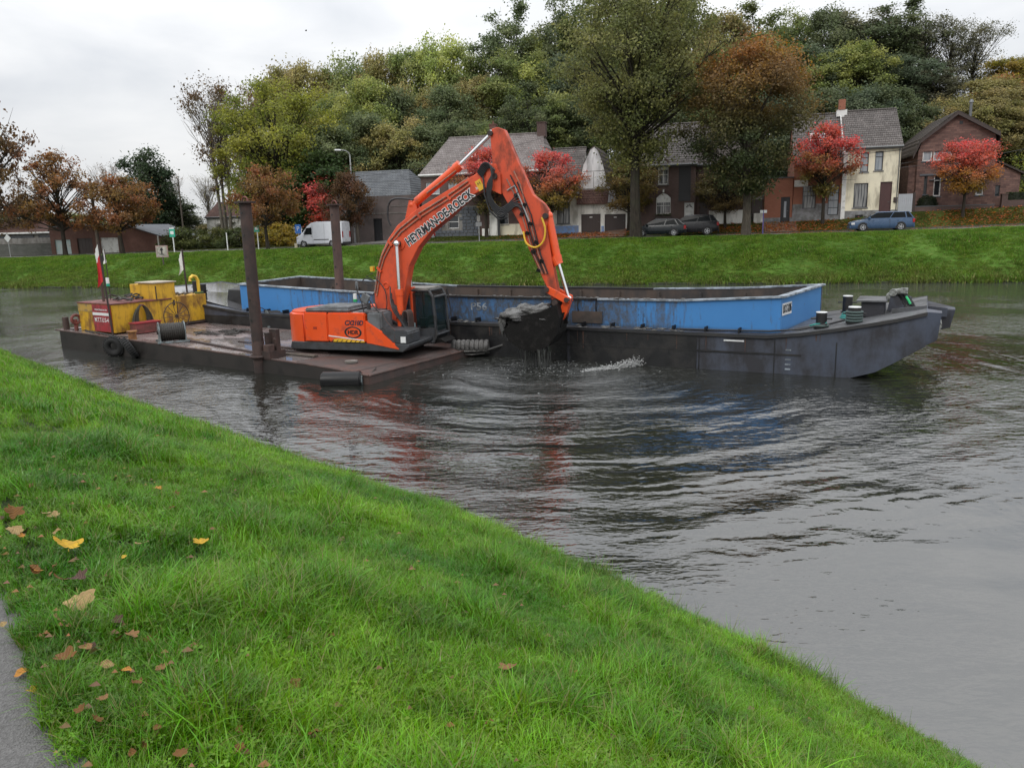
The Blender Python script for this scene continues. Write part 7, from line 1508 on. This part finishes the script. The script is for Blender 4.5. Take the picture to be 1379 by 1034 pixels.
yp = MB().box(-.09,.09,-.008,.0,-.15,.15).build('yellow_warning_plate', m_yelr, bo); yp.location = (3.90,-bw-.004,5.28); yp.rotation_euler = (0,-ta+.1,0); text('H', .14, m_black, yp, (0,-.012,.05), (PI/2,0,0), extr=.001)
# boom cylinders, each side
def ram(name, p0, pg, p1, rb, rr, parent=None):
    c = MB().cyl(p0, pg, rb, n=18).cyl(tuple(Vector(pg)-(Vector(pg)-Vector(p0)).normalized()*.16), tuple(Vector(pg)+(Vector(pg)-Vector(p0)).normalized()*.03), rb*1.18, n=18).sphere(p0, rb*1.15, 10, 8).build(name, m_or, parent or EX, smooth=True)
    MB().cyl(pg, p1, rr, n=14).sphere(p1, rr*2.0, 10, 8).build('piston_rod', m_cyl, c, smooth=True); return c
ram('boom_cylinder', (1.28,-.42,.78), (1.27,-.42,2.30), (1.245,-.36,3.68), .105, .05); ram('boom_cylinder', (1.28,.42,.78), (1.27,.42,2.30), (1.245,.36,3.68), .105, .05)
ram('arm_cylinder', (1.66,0,4.80), (3.22,0,5.87), (4.22,0,6.68), .125, .055)
MB().prism([(1.45,4.42),(1.85,4.64),(1.80,4.88),(1.60,4.94)], -.12,-.07).prism([(1.45,4.42),(1.85,4.64),(1.80,4.88),(1.60,4.94)], .07,.12).build('cylinder_bracket', m_or2, bo)
MB().stube([(1.75,-.1,4.95),(1.2,-.16,5.0),(.95,-.16,4.85),(.9,-.16,4.45),(.98,-.15,4.2)], .03, 7).build('hose', m_hyd, bo)
MB().tube([(2.2,-.14,5.12),(2.9,-.15,5.55),(3.15,-.12,5.72)], .022, 6).build('feed_pipe', m_pipe, bo)
MB().stube([(.28,-.1,2.55),(-.05,-.1,2.62),(-.12,-.1,2.5),(.2,-.1,2.42)], .018, 6).tube([(.28,-.18,2.8),(.05,-.2,2.7),(.26,-.18,2.6)], .018, 6).build('hose_loop', m_hyd, bo); MB().box(.20,.30,-.2,-.08,2.85,3.0).build('valve', m_yelr, bo)
hb_ = MB()
for i in range(7): y = -.62+i*.045; hb_.stube([(.95+.02*i,y*.6,2.4-.2*i),(1.1+.03*i,y,1.8),(1.45,y,1.25),(1.52+.03*(i%3),y,.95),(1.3,y*.7,.82)], .022, 6)
hb_.build('swing_hoses', m_hyd, EX)
rl = MB()
for i in range(5): y = -.55+i*.08; rl.stube([(1.36,y,1.05),(1.40,y,1.55),(1.47,y,1.68),(1.58,y,1.58),(1.60,y,1.0)], .024, 6)
rl.build('hose_unions', m_rustb, EX)
MB().stube([(.34,-.26,1.9),(.50,-.34,1.6),(.78,-.36,1.75),(.72,-.30,2.3),(.36,-.26,2.7)], .016, 6).build('loose_hose', m_hyd, EX)
# stick
ST = [(4.24,6.66),(4.30,6.80),(4.46,6.84),(4.66,6.76),(4.86,6.30),(5.20,5.52),(5.46,4.96),(5.78,4.70),(5.90,4.52),(5.93,4.32),(5.86,4.05),(5.98,3.2),(6.20,1.98),(6.14,1.86),(6.02,1.88),(5.88,2.27),(5.30,3.48),(5.03,4.20),(4.55,5.02),(4.30,5.55),(4.27,6.05)]
sw = .14
m_or3 = pm('stick_orange', (0.60,0.075,0.025), .42, dirt=(0.13,0.035,0.02), da=.30, ds=2.6, var=.14, bump=.10, streak=.5)
st_ = MB().prism(ST, -sw, sw).build('stick', m_or3, EX, bevel=.015)
MB().prism([(4.10,5.20),(4.55,5.00),(4.55,5.55),(4.35,5.85),(4.15,5.75)], -sw-.10,-sw-.03).prism([(4.10,5.20),(4.55,5.00),(4.55,5.55),(4.35,5.85),(4.15,5.75)], sw+.03,sw+.10).build('boom_fork', m_or2, bo)
MB().cyl((4.38,-.32,5.50),(4.38,.32,5.50),.09,n=14).build('stick_pin', m_rustd, bo); MB().cyl((4.26,-.22,6.68),(4.26,.22,6.68),.075,n=14).build('pin', m_rustd, st_); MB().cyl((5.84,-.24,4.36),(5.84,.24,4.36),.08,n=14).build('pin', m_rustd, st_)
# cables, pipes and clamps on the stick's near side
for i, (dx, col) in enumerate(((.42,m_pipe),(.30,m_hyd),(.18,m_pipe),(.52,m_hyd))):
    P = [(4.55+dx*.9,-sw-.03,5.62-.1*i),(4.75+dx*.85,-sw-.03,5.25-.1*i),(5.0+dx*.8,-sw-.03,4.4),(5.35+dx*.62,-sw-.03,3.3),(5.62+dx*.5,-sw-.03,2.75)]; MB().tube(P, .02, 6).build('stick_pipe', col, st_)
for i in range(9): t = i/8; MB().cbox((4.98+.62*t+.18*(i%2),-sw-.045,4.95-2.1*t),(.10,.06,.09), Matrix.Rotation(.4,3,'Y')).build('pipe_clamp', m_dirtk, st_)
MB().stube([(5.18,-sw-.05,3.95),(5.28,-sw-.10,3.62),(5.55,-sw-.12,3.50),(5.78,-sw-.12,3.66),(5.84,-sw-.10,4.0),(5.74,-sw-.08,4.32)], .028, 7).build('yellow_hose', m_yelr, st_, smooth=True)
for i in range(6):
    o_ = i*.028; MB().stube([(3.85+o_,-bw-.04,5.62-o_),(4.06+o_,-bw-.12,5.86-o_),(4.30+o_,-bw-.20,5.80-.03*i),(4.36-o_,-bw-.22,5.30),(4.30-o_*.5,-bw-.20,4.95-o_),(4.55,-bw-.14,4.62-.05*i),(4.85+o_,-sw-.10,4.80-o_),(5.05+o_,-sw-.05,5.05-.12*i)], .020, 7).build('loop_hose', m_hyd, st_, smooth=True)
MB().tube([(4.05,-bw-.1,5.5),(4.10,-bw-.16,5.0),(4.25,-bw-.18,4.55),(4.5,-bw-.14,4.30),(4.72,-sw-.06,4.34)], .026, 7).build('loop_hose', m_hyd, st_)
MB().tube([(4.72,-sw-.04,5.10),(4.95,-sw-.05,5.22),(5.02,-sw-.05,5.05),(5.25,-sw-.05,4.5),(5.4,-sw-.05,4.1)], .022, 6).build('stick_pipe', m_galv, st_)
ram('bucket_cylinder', (5.88,0,4.36), (6.13,0,3.10), (6.44,0,2.02), .115, .05)
MB().cyl((6.05,-.0,3.22),(6.16,0,3.0),.14,n=14).build('cylinder_gland', m_or, EX)
# linkage
lk = MB().prism([(5.80,2.36),(5.92,2.40),(6.50,2.10),(6.50,1.94),(6.38,1.92),(5.84,2.22)], -.26,-.20).prism([(5.80,2.36),(5.92,2.40),(6.50,2.10),(6.50,1.94),(6.38,1.92),(5.84,2.22)], .20,.26).build('linkage_arm', m_or, EX, bevel=.01)
MB().prism([(6.34,2.06),(6.54,2.06),(6.40,1.62),(6.22,1.34),(6.08,1.36),(6.10,1.50)], -.14,.14).build('push_link', m_or, EX, bevel=.012)
for (x,z,r) in ((5.86,2.31,.075),(6.44,2.02,.07),(6.14,1.42,.07),(6.10,1.94,.09)): MB().cyl((x,-.31,z),(x,.31,z),r,n=12).build('linkage_pin', m_rustd, lk)
# bucket: open shell of side cheeks and curved back, opening up
BK = [(6.22,1.92),(6.30,1.55),(6.20,1.05),(5.95,.72),(5.55,.55),(5.10,.62),(4.82,.82),(4.62,1.15)]
wbk = .56
m = MB()
for s_ in (-1, 1): m.prism(BK+[(5.0,1.55),(5.8,1.72)], s_*wbk, s_*(wbk-.04))
inner = [(x+(5.5-x)*.06, z+(1.3-z)*.08) for x, z in BK]
for a in range(len(BK)-1):
    (xa,za),(xb,zb_) = BK[a], BK[a+1]; (xc,zc),(xd,zd) = inner[a+1], inner[a]
    m.hexa([(xa,-wbk+.04,za),(xb,-wbk+.04,zb_),(xc,-wbk+.04,zc),(xd,-wbk+.04,zd),(xa,wbk-.04,za),(xb,wbk-.04,zb_),(xc,wbk-.04,zc),(xd,wbk-.04,zd)])
bk = m.build('bucket', m_dirtk, EX)
MB().prism([(5.72,1.55),(6.36,1.66),(6.25,1.22),(5.9,1.25)], -.22,-.16).prism([(5.95,2.06),(6.26,2.0),(6.36,1.3),(5.85,1.25),(5.8,1.6)], .16,.22).box(5.8,6.2,-.3,.3,1.62,1.72).cyl((6.1,-.27,1.92),(6.1,.27,1.92),.13,n=14).build('quick_coupler', m_dirtk, bk)
for i in range(5): y = -.48+i*.24; MB().cbox((4.56,y,1.24),(.10,.09,.24), Matrix.Rotation(-.3,3,'Y')).build('bucket_tooth', m_mudg, bk)
# mud heaped in the bucket, slopping over the lip
def ex_w(x, y, z): c, s = math.cos(-PH), math.sin(-PH); return (-4.4+x*c-y*s, 24.3+x*s+y*c, z)
r = np.random.default_rng(5); bm = bmesh.new(); bmesh.ops.create_icosphere(bm, subdivisions=5, radius=1.0)
for v in bm.verts:
    c_ = v.co.copy(); n_ = mn.noise(c_*1.6)+.55*mn.noise(c_*3.7+Vector((3,1,0)))+.30*mn.noise(c_*8+Vector((0,5,2)))+.14*mn.noise(c_*18)
    k_ = 1+.42*n_; x, y, z = c_.x*.80*k_, c_.y*.56*k_, c_.z*.34*k_
    if z < 0: z *= .8
    x -= .12*max(0, -c_.x)*(1 if c_.z < .2 else .3); z -= .28*max(0, -c_.x-.45); v.co = (x, y, z)
me = bpy.data.meshes.new('mud'); bm.to_mesh(me); bm.free(); me.shade_smooth()
k = NT('wet_mud'); v_ = k.coord('Object'); n1 = k.noise(v_, 3.5, 6, .7); gm = k.new('ShaderNodeNewGeometry'); spn = k.new('ShaderNodeSeparateXYZ'); k.l.new(v_, spn.inputs[0])
c = k.mix(k.mr(n1, .35, .65, 0, 1), (0.038,0.037,0.036), (0.17,0.167,0.16)); c = k.mix(k.mr(spn.outputs[2], -.10, .12, 1, 0), c, (0.02,0.019,0.018))
m_mud = k.fin(c, .24, k.bump(k.noise(v_, 14, 6, .75), .8, .04), spec=.6)
mud = link('mud', me, m_mud); mud.location = ex_w(5.30, 0, 1.52); mud.rotation_euler = (0,0,-PH); tag(mud, kind='stuff')
# a torn flap of silt hanging from the lip, and muddy water running down
r_ = random.Random(7); fl = MB()
for i in range(16):
    x = 4.45+r_.uniform(0,.28); y = r_.uniform(-.5,.5); L_ = r_.uniform(.25,.65); P = [(x+r_.uniform(-.03,.03), y, 1.45-L_*t) for t in (0,.35,.7,1)]; fl.tube([ex_w(*q) for q in P], [.07,.08*r_.uniform(.6,1),.05,.01], 6)
tag(fl.build('hanging_silt', m_mudg), kind='stuff')
dr = MB()
for i in range(26):
    x = r_.gauss(5.45,.22); y = r_.gauss(0,.22); z1 = .62; top = ex_w(x, y, z1); b0_ = ex_w(x+r_.uniform(-.06,.06), y, .0); P = [tuple(Vector(top).lerp(Vector(b0_), t)) for t in (0,.3,.6,1)]
    dr.tube(P, [r_.uniform(.02,.05), r_.uniform(.01,.035), r_.uniform(.008,.03), r_.uniform(.004,.02)], 5)
for i in range(260):
    x = r_.gauss(5.5,.45); y = r_.gauss(0,.35); dr.sphere(ex_w(x, y, r_.uniform(.02,.75)), r_.uniform(.004,.010), 5, 4)
tag(dr.build('dripping_water', pm('dirty_water', (0.05,0.052,0.048), .12, spec=.8)), kind='stuff')
# splash thrown up where spoil falls, and the small crest to its right
sp_ = MB(); r_ = random.Random(21)
sc = gz(735, 496); cr_ = gz(862, 492)
k = NT('splash_foam'); c = k.mix(k.noise(k.coord('Object'), 9, 3), (0.20,0.205,0.20), (0.42,0.43,0.43)); m_foam = k.fin(c, .25, spec=.6)
for i in range(160):
    a = r_.uniform(0,6.28); d_ = abs(r_.gauss(0,1.35)); x, y = sc[0]+d_*math.cos(a)*1.15, sc[1]+d_*math.sin(a)*.75; s = r_.uniform(.005,.016)
    sp_.sphere((x, y, r_.uniform(0,.03)), s, 5, 4, (1.8,1.4,.45))
ccx, ccy = cr_[0], cr_[1]
for i in range(1300):
    t = r_.uniform(0,1)**.7; x = ccx-1.75*(1-t)+r_.gauss(0,.07); y = ccy-.75*(1-t)+.0*t+r_.gauss(0,.10); hgt = .06+.24*t**2; sp_.sphere((x, y, abs(r_.gauss(0,.45))*hgt), r_.uniform(.005,.018), 5, 4, (1.5,1.2,.7))
tag(sp_.build('splash', m_foam), kind='stuff')
# ------------------------------------------------------------------ fallen leaves on the near bank
def leaf_mesh(seed, lobes=5, curl=.3):
    r = random.Random(seed); n = 30; bm = MB(); out = []
    for i in range(n):
        a = 2*PI*i/n; k_ = .62+.38*abs(math.cos(a*lobes/2))**.8 if lobes else .75; k_ *= (1.0 if math.cos(a) > -.8 else .7)*r.uniform(.92,1.05)
        w = 1.0 if lobes else (.55 if True else 1); out.append((k_*math.cos(a), k_*math.sin(a)*(1 if lobes else .6)))
    vs = [(0,0,0)]
    ph = r.uniform(0,6)
    def z(x, y): return curl*(y*y*.9+.35*x*x*math.sin(x*2+ph)+.12*math.sin(5*x+3*y+ph))
    for t in (.5, 1.0): vs += [(x*t, y*t, z(x*t, y*t)) for x, y in out]
    fs = [(0, 1+i, 1+(i+1)%n) for i in range(n)]+[(1+i, 1+n+i, 1+n+(i+1)%n, 1+(i+1)%n) for i in range(n)]
    b = len(vs); vs += [(-.7,-.012,.02),(-1.25,-.012,.0+.1*curl),(-1.25,.012,.1*curl),(-.7,.012,.02)]; fs.append((b,b+1,b+2,b+3))
    bm.add(vs, fs); me = bpy.data.meshes.new('fallen_leaf'); me.from_pydata([tuple(p) for p in bm.v], [], bm.f); me.shade_smooth(); return me
def leafm():
    k = NT('dead_leaf'); oi = k.new('ShaderNodeObjectInfo'); v = k.coord('Object'); n = k.noise(v, 2.2, 5, .7); c = k.mix(k.mr(n, .35, .7, 0, 1), oi.outputs['Color'], k.mix(.55, oi.outputs['Color'], (0.06,0.03,0.015)))
    w = k.new('ShaderNodeTexWave', wave_type='BANDS', bands_direction='DIAGONAL'); k.l.new(v, w.inputs['Vector']); w.inputs['Scale'].default_value = 2.2; w.inputs['Distortion'].default_value = 1.5
    c = k.mix(k.mr(w.outputs['Fac'], .9, 1.0, 0, .35), c, (0.3,0.2,0.1)); return k.fin(c, .6, k.bump(w.outputs['Fac'], .4, .01), spec=.15)
m_dl = leafm(); LM = [leaf_mesh(1,5,.35), leaf_mesh(2,5,.45), leaf_mesh(3,0,.6), leaf_mesh(4,7,.3), leaf_mesh(5,0,1.1)]
for m_ in LM: m_.materials.append(m_dl)
def ground_near(x, y):
    """height of path or bank under a bearing: march down the sight line"""
    r = Vector(ray(x, y)).normalized(); P = Vector((0,0,EYE))
    for i in range(6000):
        P += r*.012
        # nearest across-bank parameter
        dd = np.hypot((S_[:,0]+Q_[:,0])/2-P.x, (S_[:,1]+Q_[:,1])/2-P.y) if i % 40 == 0 else dd
        if i % 40 == 0:
            j = int(np.argmin(dd)); cand = range(max(0,j-30), min(len(S_), j+30))
            best = None
        if P.z < ZP+.5:
            # project on the cross section whose line passes closest
            A = Q_[max(0,j-30):j+30]; B = S_[max(0,j-30):j+30]; AB = B-A; AP = np.array([P.x,P.y])-A; L2 = (AB**2).sum(1); t = (AP*AB).sum(1)/L2; off = np.abs(AP[:,0]*AB[:,1]-AP[:,1]*AB[:,0])/np.sqrt(L2); q = int(np.argmin(off)); tt = t[q]
            zt = ZP if tt < 0 else prof(tt)
            if P.z <= zt+(.055 if tt > .01 else .004): return P.x, P.y, P.z, tt
    return None
BR = (0.17,0.080,0.022); TAN = (0.38,0.27,0.12); YL = (0.62,0.38,0.03); ORL = (0.55,0.25,0.05); DKL = (0.07,0.04,0.035); PINK = (0.26,0.145,0.06)
leaves = [(30,907,26,ORL,2,'orange oval leaf lying on the asphalt path'),(50,931,30,YL,0,'yellow spotted leaf at the edge of the asphalt path'),(110,816,36,TAN,3,'large pale tan leaf with orange rim in the grass'),(92,740,34,YL,1,'yellow and brown curled leaf pair, upper left grass'),(271,735,20,YL,0,'bright yellow leaf alone in the middle left grass'),
 (48,773,24,BR,2,'brown leaf between the yellow leaf and the path'),(106,784,24,DKL,1,'dark curled leaf just above the large tan leaf'),(90,893,26,BR,1,'reddish brown leaf right of the path'),(118,880,22,PINK,2,'pinkish tan leaf beside the reddish brown one'),(178,862,18,PINK,0,'small pinkish leaf right of the large tan leaf'),
 (186,927,24,BR,4,'rolled brown leaf like a small cigar'),(298,952,20,PINK,2,'pinkish brown leaf, lower middle left grass'),(361,811,18,PINK,2,'pale pink leaf standing upright right of the yellow leaf'),(314,813,18,BR,1,'brown leaf left of the pale pink one'),(446,862,16,BR,4,'small brown leaf at the centre of the grass'),(423,997,22,BR,0,'brown leaf with orange tip near the lower edge'),
 (266,930,22,BR,1,'faded brown leaf above the lower pinkish one'),(684,905,26,PINK,0,'pink brown double leaf right of the centre'),(776,911,12,(0.45,0.13,0.05),2,'small red brown leaf right of the double leaf'),(812,822,12,BR,2,'small brown leaf high on the dark strip of bank'),(62,697,20,TAN,2,'pale tan leaf among brown ones at the left'),(20,694,22,BR,1,'brown leaf clump at the left edge'),
 (73,700,16,TAN,0,'whitish tan leaf right of the brown clump'),(20,720,20,TAN,3,'pale leaf just below the brown clump at left edge'),(230,690,16,BR,4,'small curled brown leaf in the upper grass'),(160,672,18,ORL,2,'small orange leaf, upper left grass'),(212,662,12,ORL,0,'tiny orange leaf far up in the grass'),(50,775,16,ORL,0,'small orange leaf beside the brown one'),
 (168,756,12,YL,2,'small yellow leaf right of the curled pair'),(190,738,16,TAN,0,'small tan leaf above the small yellow one'),(110,965,14,BR,1,'small dark leaf near the path bottom'),(213,990,20,BR,2,'brown leaf at the lower left of the grass'),(325,1018,18,BR,0,'brown leaf at the bottom edge of the photo'),(5,842,14,TAN,2,'pale leaf on the path at the left edge'),
 (31,844,12,TAN,0,'small pale leaf at the path corner'),(140,950,14,PINK,0,'small pink leaf near the path'),(245,1025,18,BR,3,'brown leaf at the very bottom left'),(75,1015,9,TAN,2,'tiny pale leaf on the lower path')]
rl_ = random.Random(15)
for x, y, w, c_, mi, lb in leaves:
    g_ = ground_near(x, y)
    if g_ is None: continue
    d_ = math.dist(g_[:3], (0,0,EYE)); s = w*d_/FPX*.50
    o = link('fallen_leaf', LM[mi], None); o.location = (g_[0], g_[1], g_[2]+(.030 if g_[3] > .01 else .008)); o.scale = (s,s,s); o.color = (*c_,1)
    tl_ = 0.12 if g_[3] <= .01 else .45; o.rotation_euler = (rl_.uniform(-tl_,tl_)-.1, rl_.uniform(-tl_,tl_)+.15, rl_.uniform(0,6.28)); tag(o, lb, 'leaf', 'leaves fallen on the near bank and path')
# smaller dead leaves of the litter, pieces of the bank surface
for i in range(70):
    x = rl_.uniform(0, 420)*(rl_.random()**.5); y = rl_.uniform(640, 1030); g_ = ground_near(x, y)
    if g_ is None or g_[3] < .015: continue
    o = bpy.data.objects.new('leaf', LM[rl_.randrange(5)]); COL.objects.link(o); o.parent = near_bank; o.location = (g_[0], g_[1], g_[2]+rl_.uniform(-.02,.03)); s = rl_.uniform(.018,.042); o.scale = (s,s,s); o.color = (*rl_.choice((BR,BR,TAN,PINK,DKL,ORL)),1); o.rotation_euler = (rl_.uniform(-.7,.7), rl_.uniform(-.7,.7), rl_.uniform(0,6.28))
# crumbs of leaf and pale specks deep in the grass
n = 1500; V = []; r = np.random.default_rng(3)
for i in range(n):
    j = int(r.integers(0, len(S_)-1)); u = r.uniform(); t = r.uniform(0,.9)**1.6
    x, y, z = near_point(j, u, t)
    if y < 0 or y > 16: continue
    s = r.uniform(.008,.030); a = r.uniform(0,6.28); z += r.uniform(.02,.085); V += [(x-s,y,z),(x,y-s*.6,z+.006),(x+s,y,z+.002),(x,y+s*.6,z+.012)]
V = np.array(V); me = np_mesh('leaf_crumbs', V, np.arange(len(V)).reshape(-1,4), [('rnd','FACE',r.uniform(0,1,len(V)//4)),('cl','FACE',r.uniform(0,1,len(V)//4))]); o = link('leaf_crumbs', me, m_leaf); o.color = (0.28,0.15,0.07,1); tag(o, kind='stuff')
